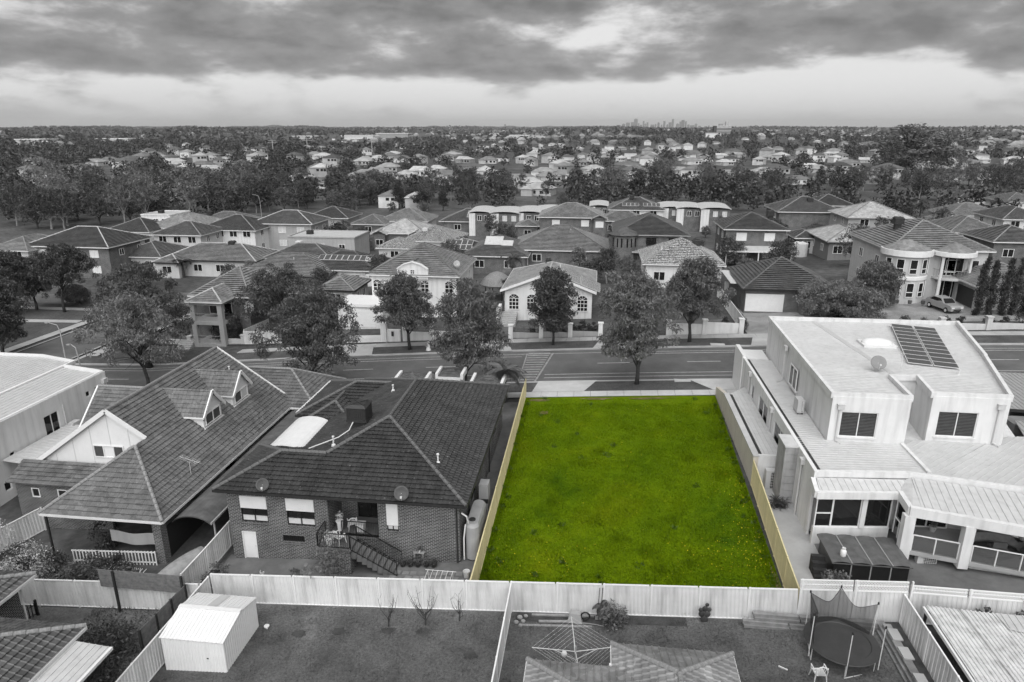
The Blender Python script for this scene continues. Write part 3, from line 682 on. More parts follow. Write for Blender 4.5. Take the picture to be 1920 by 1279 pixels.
# ---- the vacant lot
def lot_right(y): return 10.42 + .5 * (y - LY0) / (LY1 - LY0)
def lot_sheet():
    m = MB(); n = 30; vs = []; fs = []
    for i in range(n + 1):
        for j in range(n + 1): y = LY0 + (LY1 - LY0) * j / n; x = LX0 + (lot_right(y) - LX0) * i / n; vs.append((x, y, G(x, y) + .05))
    for i in range(n):
        for j in range(n): a = i * (n + 1) + j; fs.append((a, a + n + 1, a + n + 2, a + 1))
    m.add(vs, fs); return struct('vacant_lot_grass', m, 'green_turf')
lot = lot_sheet()
def lot_grass():
    rng = np.random.default_rng(11); n = 150000
    y = LY0 + (LY1 - LY0 - .3) * rng.uniform(0, 1, n); x = LX0 + .08 + (lot_right(y) - LX0 - .14) * rng.uniform(0, 1, n)
    cl = np.sin(x * 1.3 + np.sin(y * .7) * 2) * np.sin(y * 1.1 + np.cos(x * .9) * 2) + 0.5 * np.sin(x * 3.1 + y * 2.3) * np.sin(y * 3.7 - x)
    h = (0.05 + 0.07 * rng.uniform(0, 1, n)) * (1 + 0.4 * cl)
    h *= np.where(y > LY1 - 1.6, 0.45, 1.0); h *= np.where((x < LX0 + .45) | (x > lot_right(y) - .45) | (y < LY0 + .5), 1.9, 1.0)
    for cx, cy in [(4.3, 33.5), (5.9, 34.1), (2.1, 36.5), (3.6, 35.2), (-.5, 45.6), (7.3, 46.2), (7.4, 46.6), (9.3, 44.2), (-2.2, 40.6), (0.5, 38.2), (5.2, 38.6), (-5.2, 32.2), (0.6, 47.5), (6, 52), (3, 51.6), (9.8, 50)]:
        d = np.hypot(x - cx, (y - cy)); h += 0.28 * np.exp(-(d / 0.45) ** 2) * rng.uniform(0.3, 1, n)
    a = rng.uniform(0, 2 * np.pi, n); w = rng.uniform(0.02, 0.045, n); le = rng.uniform(0.2, 0.9, n) * h; b = rng.uniform(0, 2 * np.pi, n)
    z = np.array([G(p, q) for p, q in zip(x, y)]) + 0.045
    V = np.empty((n, 3, 3)); V[:, 0] = np.stack([x - w * np.cos(a), y - w * np.sin(a), z], 1); V[:, 1] = np.stack([x + w * np.cos(a), y + w * np.sin(a), z], 1); V[:, 2] = np.stack([x + le * np.cos(b), y + le * np.sin(b), z + h], 1)
    o = bpy.data.objects.new('long_grass', np_mesh('long_grass', V.reshape(-1, 3), np.arange(3 * n).reshape(n, 3), 'green_turf')); link(o)
    tag(o, 'bright green uncut grass covering the vacant lot', 'grass', kind='stuff')
    leafmat('weed', (0.105)); nt = MAT['weed'].node_tree; cc = [q for q in nt.nodes if q.type == 'COMBINE_COLOR'][0]; src = cc.inputs[1].links[0].from_socket
    for ch, f in ((0, .52), (2, .03)): mu = nt.nodes.new('ShaderNodeMath'); mu.operation = 'MULTIPLY'; mu.inputs[1].default_value = f; nt.links.new(src, mu.inputs[0]); nt.links.new(mu.outputs[0], cc.inputs[ch])
    W_ = [(rng.uniform(LX0 + .4, 10), rng.uniform(LY0 + 1, LY1 - 1)) for _ in range(22)] + [(lot_right(q) - .35, q) for q in np.arange(31, 57, 1.3)] + [(LX0 + .3, q) for q in np.arange(31, 57, 1.9)]
    Vw = []; Fw = []; nb = 0
    for wx, wy in W_:
        wx += rng.normal() * .1; wy += rng.normal() * .5; r_ = rng.uniform(.12, .34); v_, f_ = leaf_quads(rng, [(wx, wy, G(wx, wy) + .1)], int(40 + 90 * r_), r_, .05, .17, -.5); v_[:, 2] = np.maximum(v_[:, 2], G(wx, wy) + .05); Vw.append(v_); Fw.append(f_ + nb); nb += len(v_)
    o = bpy.data.objects.new('weeds', np_mesh('weeds', np.concatenate(Vw), np.concatenate(Fw), 'weed')); link(o); tag(o, 'dark green weed clumps scattered through the vacant lot', 'weeds', kind='stuff')
    plain('flower_yellow', (0.42, 0.36, 0.008), 0.3, 4, 0.8); plain('flower_pale', (0.45, 0.40, 0.2), 0.3, 4, 0.8)
    P = []
    for cx, cy, sx, sy, k in [(9.6, 41.5, 0.8, 3.0, 330), (9.3, 35.2, 1.1, 1.5, 240), (7.2, 34.6, 1.5, 1.4, 170), (-3.4, 33.6, 1.6, 1.6, 180), (-.2, 35.2, .9, .7, 60), (2.2, 40, 2.5, 4, 60), (3, 47, 3, 3, 45), (4.5, 55, 1.0, .5, 30), (-4.5, 37, .8, 2, 50), (9.9, 38, .5, 3.5, 80)]:
        P.append(np.stack([rng.normal(cx, sx, k), rng.normal(cy, sy, k)], 1))
    P = np.concatenate(P)[::2]; P = P[(P[:, 0] > LX0 + .2) & (P[:, 0] < lot_right(P[:, 1]) - .2) & (P[:, 1] > LY0 + .2) & (P[:, 1] < LY1 - .5)]; n = len(P)
    z = np.array([G(p, q) for p, q in P]) + rng.uniform(.14, .26, n); V = np.empty((n, 4, 3)); s = rng.uniform(.012, .027, n); a = rng.uniform(0, 6.3, n)
    for i, (dx, dy) in enumerate(((-1, -1), (1, -1), (1, 1), (-1, 1))):
        V[:, i] = np.stack([P[:, 0] + s * (dx * np.cos(a) - dy * np.sin(a)), P[:, 1] + s * (dx * np.sin(a) + dy * np.cos(a)), z + dx * s * 0.6], 1)
    o = bpy.data.objects.new('wild_flowers', np_mesh('wild_flowers', V.reshape(-1, 3), np.arange(4 * n).reshape(n, 4), 'flower_yellow')); link(o)
    tag(o, 'scattered small yellow wild flowers in the green lot', 'flowers', kind='stuff')
lot_grass()
groundmat('bare_earth', [(0.3, (0.05, 0.075, 0.012)), (0.5, (0.13, 0.11, 0.045)), (0.7, (0.24, 0.2, 0.12))], 0.8, 9, 9, 0.35, 0.6)
def patch(name, cx, cy, rx, ry, mat, dz, seed, n=22):
    rg = random.Random(seed); m = MB(); vs = [(cx, cy, G(cx, cy) + dz)]; fs = []
    for i in range(n):
        a = 2 * math.pi * i / n; k = rg.uniform(.65, 1.1); x, y = cx + rx * k * math.cos(a), cy + ry * k * math.sin(a); vs.append((x, y, G(x, y) + dz))
    for i in range(n): fs.append((0, 1 + i, 1 + (i + 1) % n))
    m.add(vs, fs); return struct(name, m, mat)
for i, (cx, cy, rx, ry) in enumerate([(-4.6, 57.3, 1.0, .28), (0.6, 57.5, 1.6, .25), (5.2, 57.45, 2.2, .22), (-3.9, 54.6, .45, .4), (10.3, 32.5, .16, 2.0)]):
    patch('bare_earth_patch', cx, cy, rx, ry, 'bare_earth', 0.085 + .003 * i, i)
# ---- street: road, kerbs, nature strips, footpaths, markings
road = sheet('road', -62, 64, yk(62.0), yk(72.0), 'asphalt', 0.02, 2.0)
def kerb(name, x0, x1, yo, w=0.3, h=0.13):
    m = MB(); n = int((x1 - x0) / 2); pv = None
    for i in range(n + 1):
        x = x0 + (x1 - x0) * i / n; y = yo - curve(x); z = G(x, y) + .02; cs = [(x, y, z - .2), (x, y, z + h), (x, y + w, z + h), (x, y + w, z - .2)]
        b = len(m.v); m.v += cs
        if pv is not None:
            for k in range(4): m.f.append((pv + k, pv + (k + 1) % 4, b + (k + 1) % 4, b + k))
        pv = b
    return struct(name, m, 'concrete')
kerb('kerb', -62, 64, 61.72, .32); kerb('kerb', -60, 64, 71.95, .32)
sheet('nature_strip', -60, 64, yk(59.2), yk(61.74), 'verge', 0.14, 2.0)
sheet('nature_strip', -60, 64, yk(72.25), yk(75.0), 'verge', 0.14, 2.0)
def footpath(y0, y1, x0, x1, mat='concrete'):
    root = MB(); n = int((x1 - x0) / 1.5)
    b = sheet('footpath', x0, x1, yk(y0 - .02), yk(y1 + .02), 'concrete_dark', 0.10, 2.0)
    for i in range(n):
        xa, xb = x0 + 1.5 * i + .015, x0 + 1.5 * i + 1.485; m = MB(); q = []
        for x, y in ((xa, y0), (xb, y0), (xb, y1), (xa, y1)): y -= curve(x); q.append((x, y, G(x, y) + .155))
        m.slab(q, (0, 0, 1), .06); o = m.build('slab', mat, b, world=False)
    return b
footpath(58.02, 59.2, -33, 34.5, 'concrete_pale'); footpath(75.0, 76.4, -42, 48)
def quad_sheet(name, pts, mat, dz, n=6):
    m = MB(); P = [Vector((p[0], p[1], 0)) for p in pts]; vs = []; fs = []
    for i in range(n + 1):
        for j in range(n + 1):
            q = P[0].lerp(P[1], i / n).lerp(P[3].lerp(P[2], i / n), j / n); vs.append((q.x, q.y, G(q.x, q.y) + dz))
    for i in range(n):
        for j in range(n): a = i * (n + 1) + j; fs.append((a, a + n + 1, a + n + 2, a + 1))
    m.add(vs, fs); return struct(name, m, mat)
for a, b, c, d in [(-5.4, -.6, .6, -5.0), (10.9, 15.0, 14.4, 9.0), (-30, -24.5, -24, -30.5)]:
    quad_sheet('driveway_crossing', [(a, 59.2 - curve(a)), (b, 59.2 - curve(b)), (c, 62.02 - curve(c)), (d, 62.02 - curve(d))], 'concrete_pale', 0.17)
for a, b in [(-30.5, -25.5), (-12.6, -9.6), (.8, 4.6), (17.5, 24.8), (27, 36)]:
    quad_sheet('driveway_crossing', [(a - .8, 71.9 - curve(a)), (b + .8, 71.9 - curve(b)), (b, 75.0 - curve(b)), (a, 75.0 - curve(a))], 'concrete', 0.165)
def mark(x0, x1, off, w=0.13):
    return sheet('road_marking', x0, x1, yk(off - w / 2), yk(off + w / 2), 'line_paint', 0.028, 2.5)
mark(-4.6, 60, 63.3); mark(-4.6, 60, 64.25); mark(-60, 60, 70.9, .1); mark(-60, -7.5, 70.1, .1); mark(2, 60, 70.25, .12); mark(-58, -7.2, 63.2); mark(-58, -7.2, 64.5)
for i in range(-6, 7):
    if i not in (-1,): mark(i * 9.0 + 0.6, i * 9.0 + 3.9, 67.4, .14)
hx = MB()
for i in range(12):
    y = 62.6 + i * .75; x0 = -6.9; x1 = -5.5 + (y - 62.6) * .12
    q = [(x0, y), (x1, y), (x1, y + .32), (x0, y + .32)]; hx.add([(a, b, G(a, b) + .028) for a, b in q], [(0, 1, 2, 3)])
hx.add([(a, b, G(a, b) + .03) for a, b in ((-5.5, 62.3), (-5.3, 62.3), (-4.1, 71), (-4.3, 71))], [(0, 1, 2, 3)])
hx.add([(a, b, G(a, b) + .03) for a, b in ((-7.1, 62.3), (-6.95, 62.3), (-6.95, 71), (-7.1, 71))], [(0, 1, 2, 3)])
plain('worn_paint', .27, .3, 2, .85); struct('road_marking', hx, 'worn_paint')
m = MB()
for x, y in ((8.5, 61.6), (13.4, 72.6)): m.box(x - .75, x + .75, y - .28 - curve(x), y + .3 - curve(x), G(x, y) - .1, G(x, y) + .19)
struct('drain_pit', m, 'concrete_pale')
# side street on the left and the park beside it
quad_sheet('side_street', [(-69.5, 66), (-61.3, 66), (-60.5, 104), (-68.5, 104)], 'asphalt', 0.025, 24)
quad_sheet('cross_street', [(-140, 92.5), (-58, 95), (-58, 101.5), (-140, 99)], 'asphalt', 0.022, 26)
quad_sheet('side_street', [(-110, 56), (-60, 60), (-60, 70), (-110, 66)], 'asphalt', 0.024, 20)
quad_sheet('park_lawn', [(-140, 71), (-72.5, 71.5), (-71.5, 92), (-140, 90)], 'park_grass', 0.06, 26)
quad_sheet('side_path', [(-72.4, 68), (-70.9, 68), (-70.0, 92), (-71.4, 92)], 'concrete', 0.075, 16)
quad_sheet('park_path', [(-140, 80), (-72, 84.6), (-72, 86), (-140, 81.6)], 'concrete', 0.08, 22)
quad_sheet('park_path', [(-140, 90), (-72, 91), (-72, 92.4), (-140, 91.6)], 'concrete', 0.08, 22)
quad_sheet('side_path', [(-60.9, 68.5), (-59.2, 68.5), (-57.5, 92), (-59.2, 92)], 'concrete', 0.075, 16)
kerb_m = MB()
for xa, xb in ((-69.75, -68.75), (-61.3, -60.5)):
    kerb_m.add([(xa, 70, G(xa, 70) + .14), (xa + .25, 70, G(xa, 70) + .14), (xb + .25, 100, G(xb, 100) + .14), (xb, 100, G(xb, 100) + .14)], [(0, 1, 2, 3)])
struct('kerb', kerb_m, 'concrete')
# back yards and front yards
sheet('back_lawn', -20.3, -3.75, 15, 29.85, 'lawn', 0.03, 1.2); sheet('back_lawn', -3.7, 15.2, 15, 29.85, 'lawn', 0.03, 1.2)
sheet('back_yard', -45, -20.45, 15, 29.0, 'lawn', 0.03, 1.2)
sheet('back_yard_path', -21.7, -6.0, 31.4, 34.2, 'concrete_dark', 0.035, 1.0); sheet('back_lawn', -21.6, -8.5, 29.95, 31.4, 'lawn', 0.04, 1.0)
sheet('back_yard', -36, -22, 29.3, 46, 'earth', 0.02, 1.2); sheet('side_path', -8.0, -6.0, 34.0, 57, 'concrete_dark', 0.03, 1.2)
sheet('side_path', 11.1, 13.2, 30, 58, 'concrete', 0.03, 1.2); sheet('back_yard', 13.2, 30, 30, 45, 'concrete_dark', 0.035, 1.2)
sheet('front_lawn', 8.5, 16.4, 76.6, 83, 'lawn', 0.05, 1.0); sheet('garden_bed', -9.5, 4.4, 76.8, 82.5, 'mulch', 0.05, 1.0)
sheet('driveway', 17.3, 25.2, 76.4, 87.6, 'driveway', 0.06, 1.0); sheet('driveway', 27, 48, 78.6, 92, 'driveway', 0.06, 1.2); sheet('front_lawn', 36, 52, 76.8, 79.5, 'lawn', 0.07, 1.0)
sheet('driveway', -30.4, -25, 76.4, 79.5, 'concrete_pale', 0.06, 1.0); sheet('front_lawn', -58, -31, 76.5, 82, 'lawn', 0.05, 1.4)
sheet('driveway', -29.5, -24.5, 53, 58, 'concrete_pale', 0.05, 1.2)
# ---- fences round the lot and between the yards
fence('cream metal fence along the left side of the green lot', (LX0 - .04, LY0 + .1), (LX0 - .04, LY1 + .3), 1.75, 'fence_cream', 'fence_cream')
fence('cream metal fence along the right side of the green lot', (10.52, LY0 + .1), (11.0, 43.0), 1.8, 'fence_cream', 'fence_cream')
fence('long pale metal fence behind the green lot and the brick house', (-20.3, 29.88), (10.55, 29.88), 1.85, n=13)
fence('pale metal fence with lattice top behind the trampoline', (10.6, 29.9), (15.6, 29.9), 1.85, n=2, lattice=.55)
fence('pale metal fence with lattice top behind the corrugated roof', (15.65, 29.95), (25.6, 29.0), 1.75, n=4, lattice=.38, zoff=.05)
fence('pale metal fence dividing the two lawns in the foreground', (-3.72, 17), (-3.72, 29.8), 1.75, rib=.3)
fence('pale metal fence between the trampoline yard and the corrugated roof', (15.3, 17), (15.3, 29.8), 1.75, rib=.3)
fence('pale metal fence beside the white garden shed', (-20.4, 19), (-20.4, 29.7), 1.8)
fence('pale metal fence behind the timber screens on the left', (-33, 29.12), (-20.5, 29.12), 1.75, n=5)
fence('pale metal fence up the side of the brick house', (-22.2, 30.0), (-22.2, 37.6), 1.7, n=3)
fence('pale metal fence beside the far left brick house', (-38.4, 30.4), (-36.4, 36.5), 1.7, n=3)
fence('pale metal fence on the street corner behind the big tree', (-43.0, 76.9), (-38.2, 76.9), 1.7, n=2)
fence('short pale metal fence stepping up beside the balcony house', (-43.0, 77.0), (-42.2, 82), 1.9, n=2)
fence('white metal fence behind the garage house', (18, 96), (30, 96), 1.8, n=5)
fence('white metal fence up the hill right of the mansion', (48, 98), (66, 98), 1.8, n=8)
fence('pale side fence between the garage house and its neighbour', (16.9, 77), (16.9, 95), 1.7, n=8)
# retaining wall with cap along the right of the lot (higher part)
rw = thing('boundary_wall', 'smooth beige boundary wall at the upper right of the green lot', 'wall', (11.05, 43.2, G(11, 43)))
m = MB(); m.add([(LX1 + .02, 43.1, 0.6), (LX1 + .02, 58.3, 1.0), (LX1 + .02, 58.3, 2.2), (LX1 + .02, 54.5, 3.05), (LX1 + .02, 43.1, 3.05), (11.3, 43.1, 0.6), (11.3, 58.3, 1.0), (11.3, 58.3, 2.2), (11.3, 54.5, 3.05), (11.3, 43.1, 3.05)],
    [(0, 1, 2, 3, 4), (9, 8, 7, 6, 5), (0, 5, 6, 1), (1, 6, 7, 2), (2, 7, 8, 3), (3, 8, 9, 4), (4, 9, 5, 0)])
m.build('wall', 'beige_wall', rw)
m = MB(); m.box(LX1 - .02, 11.34, 43.06, 54.5, 3.053, 3.13); m.build('coping', 'concrete_pale', rw)
# plinth boards under the pale fence
# ================================================================== NEAR HOUSES
def railing(root, pts, h=0.95, mat='black_paint', sp=0.12, name='railing', bar=0.016, rail=0.045):
    m = MB()
    for a, b in zip(pts[:-1], pts[1:]):
        a, b = Vector(a), Vector(b); L = (b - a).length; U = Vector((0, 0, h)); lo = Vector((0, 0, .08))
        m.bar(a + U, b + U, rail); m.bar(a + lo, b + lo, rail * .8)
        n = max(2, int(L / sp))
        for i in range(n + 1):
            p = a.lerp(b, i / n); m.bar(p + lo, p + U, bar if 0 < i < n else rail)
    return m.build(name, mat, root)
def dish(root, c, r, face, mat='grey_metal'):
    """satellite dish: shallow bowl, arm and mast"""
    c = Vector(c); f = Vector(face).normalized(); a = f.cross(Vector((0, 0, 1))).normalized(); b = a.cross(f); m = MB(); n = 20; vs = []; fs = []
    for k, (rr, d) in enumerate(((.02, -.1), (.4, -.085), (.75, -.045), (1, 0), (1.02, -.02), (.7, -.08), (.02, -.13))):
        for i in range(n): t = 2 * math.pi * i / n; vs.append(c + a * (r * rr * math.cos(t)) + b * (r * rr * math.sin(t)) + f * d)
    for k in range(6):
        for i in range(n): fs.append((k * n + i, k * n + (i + 1) % n, (k + 1) * n + (i + 1) % n, (k + 1) * n + i))
    m.add(vs, fs); o = m.build('satellite_dish', mat, root, smooth=True)
    m = MB(); m.tube([c - b * r, c - b * r * .6 + f * .45], .015, 5); m.box(*(q for i in range(3) for q in ((c - b * r * .6 + f * .45)[i] - .05, (c - b * r * .6 + f * .45)[i] + .05))); m.tube([c - f * .1, c - f * .15 - Vector((0, 0, r + .15))], .025, 6); m.build('dish_arm', 'alu', o)
    return o
def cooler(root, c, s=0.55, h=0.85, mat='dark_plastic', slope=0.0):
    x, y, z = c; m = MB(); m.box(x - s, x + s, y - s, y + s, z, z + h * .15); m.box(x - s * .94, x + s * .94, y - s * .94, y + s * .94, z + h * .15, z + h * .85)
    m.add([(x - s, y - s, z + h * .85), (x + s, y - s, z + h * .85), (x + s, y + s, z + h * .85), (x - s, y + s, z + h * .85), (x - s * .7, y - s * .7, z + h), (x + s * .7, y - s * .7, z + h), (x + s * .7, y + s * .7, z + h), (x - s * .7, y + s * .7, z + h)], [(0, 1, 5, 4), (1, 2, 6, 5), (2, 3, 7, 6), (3, 0, 4, 7), (4, 5, 6, 7), (3, 2, 1, 0)])
    for i in range(9):
        t = -s * .85 + s * 1.7 * i / 8
        m.box(x + t - .02, x + t + .02, y - s * .98, y - s * .94, z + h * .18, z + h * .82); m.box(x + s * .94, x + s * .98, y + t - .02, y + t + .02, z + h * .18, z + h * .82)
    m.bar((x - s * .7, y - s * .7, z + h + .02), (x + s * .7, y + s * .7, z + h + .02), .08, .05); m.bar((x + s * .7, y - s * .7, z + h + .025), (x - s * .7, y + s * .7, z + h + .025), .08, .05)
    o = m.build('evaporative_cooler', mat, root); b = MB(); b.box(x - s * .6, x + s * .6, y - s * .6, y + s * .6, z - .8, z - .003); b.build('duct_base', 'dark_plastic', o); return o
def vent(root, c, h=.35, mat='alu'):
    m = MB(); m.lathe([(.16, -.15), (.12, .0), (.05, .04), (.05, h), (.09, h), (.09, h + .05), (.02, h + .07)], c, 8); return m.build('vent_pipe', mat, root)
def pot_plant(label, x, y, h=.5, r=.18, seed=1, mat='terracotta', leaf='leaf', z=None):
    z = G(x, y) + .05 if z is None else z; root = thing('potted_plant', label, 'plant', (x, y, z)); m = MB(); m.lathe([(r * .7, 0), (r, h * .42), (r * 1.1, h * .42), (r * 1.1, h * .5), (r * .9, h * .5)], (x, y, z), 10); m.build('pot', mat, root)
    rng = np.random.default_rng(seed); V, F = leaf_quads(rng, [(0, 0, h * .6), (.05, .05, h * .8), (-.05, 0, h * .75)], 26, r * 1.1, .06, .16, 0.0); link(bpy.data.objects.new('foliage', np_mesh('foliage', V, F, leaf)), root); return root
# ------------------------------------------------------------------ dark brick house beside the lot
def brick_house():
    A = thing('brick_house', 'dark brick house with black tiled hip roof beside the green lot', 'house', (-14, 34, -1))
    zt = 3.66; w = MB()
    win1 = (-20.5, -18.83, 1.44, 3.16); win2 = (-17.64, -15.9, 1.41, 3.18); win3 = (-11.52, -10.82, 1.5, 3.36); dr = (-20.62, -19.74, -1.3, .74); vn = (-18.04, -16.67, .22, .66); po = (-15.06, -12.03, .95, 3.3)
    wallgrid(w, 's', 33.9, -21.3, -7.2, -1.9, zt, [win1, win2, win3, dr, vn, po])
    wallgrid(w, 'e', -7.2, 34.15, 52.0, -1.2, zt, [(37.5, 39.2, 1.5, 3.0), (42, 43.2, 1.8, 3.0), (47, 48.6, 1.6, 3.0)])
    wallgrid(w, 'w', -21.3, 34.15, 39.1, -1.9, zt); wallgrid(w, 'n', 39.1, -21.05, -18.5, -1.9, zt); wallgrid(w, 'w', -18.5, 39.1, 52.0, -1.9, zt); wallgrid(w, 'n', 52.0, -18.25, -7.45, -1.9, zt)
    wallgrid(w, 's', 45.0, -21.3, -18.5, -1.9, zt); wallgrid(w, 'w', -21.3, 45.25, 51.6, -1.9, zt)
    w.box(-15.3, -15.06, 34.15, 36.2, .9, zt); w.box(-12.03, -11.8, 34.15, 36.2, .9, zt); w.box(-15.06, -12.03, 36.0, 36.2, .9, zt)
    wo = w.build('wall', 'brick_dark', A)
    for h in (win1, win2, win3, vn):
        n = int((h[1] - h[0]) / .085); m = MB()
        for i in range(n): a = h[0] + (h[1] - h[0]) * i / n; m.box(a + .008, a + (h[1] - h[0]) / n - .008, 33.84, 33.92, h[2] - .13, h[2] - .005)
        m.build('brick_sill', 'brick_mid', wo)
    for (a, b, z0, z1) in (win1, win2):
        zs = z1 - .8; window(A, 's', 33.9, a, b, z0, zs, 2, 2, .08, 'black_paint', ['curtain', 'curtain', 'glass', 'glass'], fw=.055)
        s = MB()
        for i in range(10): s.box(a + .01, b - .01, 33.865 + .004 * (i % 2), 33.93, zs + .08 * i, zs + .08 * i + .079)
        s.build('roller_shutter', 'shutter', A)
    a, b, z0, z1 = win3; window(A, 's', 33.9, a, b, z0, z0 + .35, 2, 1, .08, 'black_paint', 'curtain', fw=.05); s = MB()
    for i in range(18): s.box(a + .01, b - .01, 33.865 + .004 * (i % 2), 33.93, z0 + .35 + .083 * i, z0 + .35 + .083 * i + .082)
    s.build('roller_shutter', 'shutter', A)
    d = MB(); d.box(dr[0] + .04, dr[1] - .04, 33.95, 34.0, -1.28, .70); do = d.build('door', 'white_paint', A); d = MB(); d.box(dr[1] - .17, dr[1] - .08, 33.92, 33.95, -.33, -.25); d.build('handle', 'alu', do)
    d = MB(); d.box(dr[0], dr[0] + .045, 33.88, 34.02, -1.3, .74); d.box(dr[1] - .045, dr[1], 33.88, 34.02, -1.3, .74); d.box(dr[0] + .046, dr[1] - .046, 33.88, 34.02, .70, .74); d.build('door_frame', 'white_paint', A)
    d = MB()
    for i in range(12): t = vn[0] + (vn[1] - vn[0]) * i / 11; d.bar((t, 33.97, vn[2]), (t, 33.97, vn[3]), .02)
    for i in range(5): t = vn[2] + (vn[3] - vn[2]) * i / 4; d.bar((vn[0], 33.965, t), (vn[1], 33.965, t), .02)
    d.box(vn[0], vn[1], 34.02, 34.05, vn[2], vn[3]); d.build('subfloor_vent', 'black_paint', A)
    # porch
    f = MB(); f.box(-15.06, -12.03, 33.86, 36.0, .82, .95); f.box(-15.3, -13.3, 32.5, 33.858, .8, .95); f.build('porch_floor', 'concrete_dark', A)
    f = MB(); f.box(-15.05, -12.04, 34.16, 35.99, 3.3, 3.4); f.build('porch_ceiling', 'white_paint', A)
    f = MB(); f.box(-15.25, -13.35, 32.55, 33.85, -1.2, .795); f.build('porch_base', 'brick_dark', A)
    window(A, 's', 36.0, -14.0, -12.4, 1.0, 3.0, 2, 1, -.03, 'black_paint', 'glass')
    for i in range(9):
        st = MB(); x = -13.3 + i * .3; z = .95 - (i + 1) * .17; st.box(x, x + .33, 32.55, 33.6, max(-1.2, z - .45), z); st.build('step', 'concrete_dark', A)
    railing(A, [(-15.25, 33.8, .95), (-15.25, 32.55, .95), (-13.35, 32.55, .95)]); railing(A, [(-13.3, 32.55, .85), (-10.65, 32.55, -.65)]); railing(A, [(-14.3, 33.92, .95), (-12.05, 33.92, .95)], sp=.1)
    railing(A, [(-13.3, 33.62, .85), (-10.65, 33.62, -.65)])
    # roof
    ze = 3.72; t = math.tan(math.radians(22.3)); z = lambda d: ze + d * t
    P0, P1, AP, VL, WR = (-21.8, 33.4, ze), (-6.7, 33.4, ze), (-12.8, 39.5, z(6.1)), (-15.9, 36.4, z(3)), (-18.8, 36.4, z(3)); R1 = (-12.8, 46.3, z(6.1)); NW, NE = (-18.9, 52.4, ze), (-6.7, 52.4, ze)
    main = dict(planes=[[P0, (-15.9, 33.4, ze), VL, WR], [(-15.9, 33.4, ze), P1, AP, VL], [P1, NE, R1, AP], [(-18.9, 39.4, ze), VL, AP, R1, NW], [NW, R1, NE], [(-21.8, 39.4, ze), WR, VL, (-18.9, 39.4, ze)], [(-21.8, 39.4, ze), P0, WR]],
                caps=[(AP, R1), (P1, AP), (VL, AP), (WR, VL), (P0, WR), (NE, R1), (NW, R1), ((-21.8, 39.4, ze), WR)], eaves=[(P0, P1), (P1, NE), ((-21.8, 39.4, ze), P0)])
    wing = hip(-21.7, -14.2, 44.7, 51.9, 3.62, 22.3, (True, False), 'x'); wing2 = hip(-20.6, -17.0, 43.6, 48.5, 3.66, 27, (True, False), 'y')
    roof_parts(A, [main, wing, wing2], 'tile_dark', 'ridge_dark', 'gutter_dark', 0.33, 0.3, singles=True, step=0.07, rib=.03)
    s = MB(); s.prism([(-21.75, 33.45), (-6.75, 33.45), (-6.75, 52.3), (-18.8, 52.3), (-18.8, 39.3), (-21.75, 39.3)], 3.6, 3.655); s.build('soffit', 'gutter_dark', A)
    # pale ridge mortar and white gutter of the courtyard wing
    m = MB(); m.bar((-21.75, 44.9, 3.62), (-21.75, 51.9, 3.62), .16, .16); m.build('gutter', 'gutter_white', A)
    # arched translucent courtyard cover
    m = MB(); vs = []; fs = []; n = 10
    for i in range(n + 1):
        a = math.pi * i / n; x = -19.8 - 1.3 * math.cos(a); zz = 3.7 + .5 * math.sin(a); vs += [(x, 38.6, zz), (x, 43.4, zz), (x, 38.6, zz - .03), (x, 43.4, zz - .03)]
    for i in range(n): q = 4 * i; fs += [(q, q + 4, q + 5, q + 1), (q + 2, q + 3, q + 7, q + 6), (q, q + 2, q + 6, q + 4), (q + 1, q + 5, q + 7, q + 3)]
    m.add(vs, fs); m.build('courtyard_cover', 'acrylic', A)
    cooler(A, (-15.0, 40.0, 5.75), .68, 1.15); m = MB(); m.tube([(-15.2, 39.3, 5.8), (-15.4, 39.0, 5.35), (-15.9, 38.4, 5.1), (-17.6, 37.6, 4.6)], .035, 6); m.build('drain_pipe', 'alu', A)
    vent(A, (-15.8, 37.3, 5.15), .5); vent(A, (-14.3, 45.3, 5.75)); vent(A, (-9.0, 36.6, 4.7), .5, 'white_paint')
    dish(A, (-18.7, 33.45, 4.25), .37, (.35, -.8, .5), 'dish_dark'); dish(A, (-10.4, 33.4, 4.3), .42, (.2, -.8, .5), 'dish_dark')
    # white entry piers at the street front with little tiled caps
    for x, y, s_ in ((-15.6, 55.2, 1.2), (-12.5, 57.0, 1.0), (-8.9, 55.4, 1.2)):
        m = MB(); m.box(x - s_, x + s_, y - s_, y + s_, -.3, 2.9); pr = m.build('entry_pier', 'white_paint', A)
        m = MB(); m.box(x - s_ - .25, x - s_ - .004, y - s_, y + s_, 2.7, 3.2); m.box(x + s_ + .004, x + s_ + .25, y - s_, y + s_, 2.7, 3.2); m.build('parapet', 'white_paint', pr)
        h = hip(x - s_, x + s_, y - s_, y + s_, 2.92, 26); roof_parts(pr, [h], 'tile_charcoal', 'ridge_dark', None, .33, None, sub='cap_roof', capr=.02)
    for zz in (1.3,):
        window(A, 'e', -7.2, 37.5, 39.2, 1.5, 3.0, 2, 1, .08, 'black_paint', 'glass'); window(A, 'e', -7.2, 42, 43.2, 1.8, 3.0, 1, 1, .08, 'black_paint', 'glass'); window(A, 'e', -7.2, 47, 48.6, 1.6, 3.0, 2, 1, .08, 'black_paint', 'glass')
    m = MB(); m.tube([(-7.12, 36.5, 3.6), (-7.12, 36.5, -.3)], .045, 6); m.tube([(-7.12, 44.5, 3.6), (-7.12, 44.5, -.2)], .045, 6); m.build('downpipe', 'gutter_dark', A)
    m = MB(); m.tube([(-7.35, 33.82, 3.6), (-7.35, 33.82, -.3)], .045, 6); m.build('downpipe', 'gutter_dark', A)
plain('dish_dark', .07, .2, 3, .6)
brick_house()
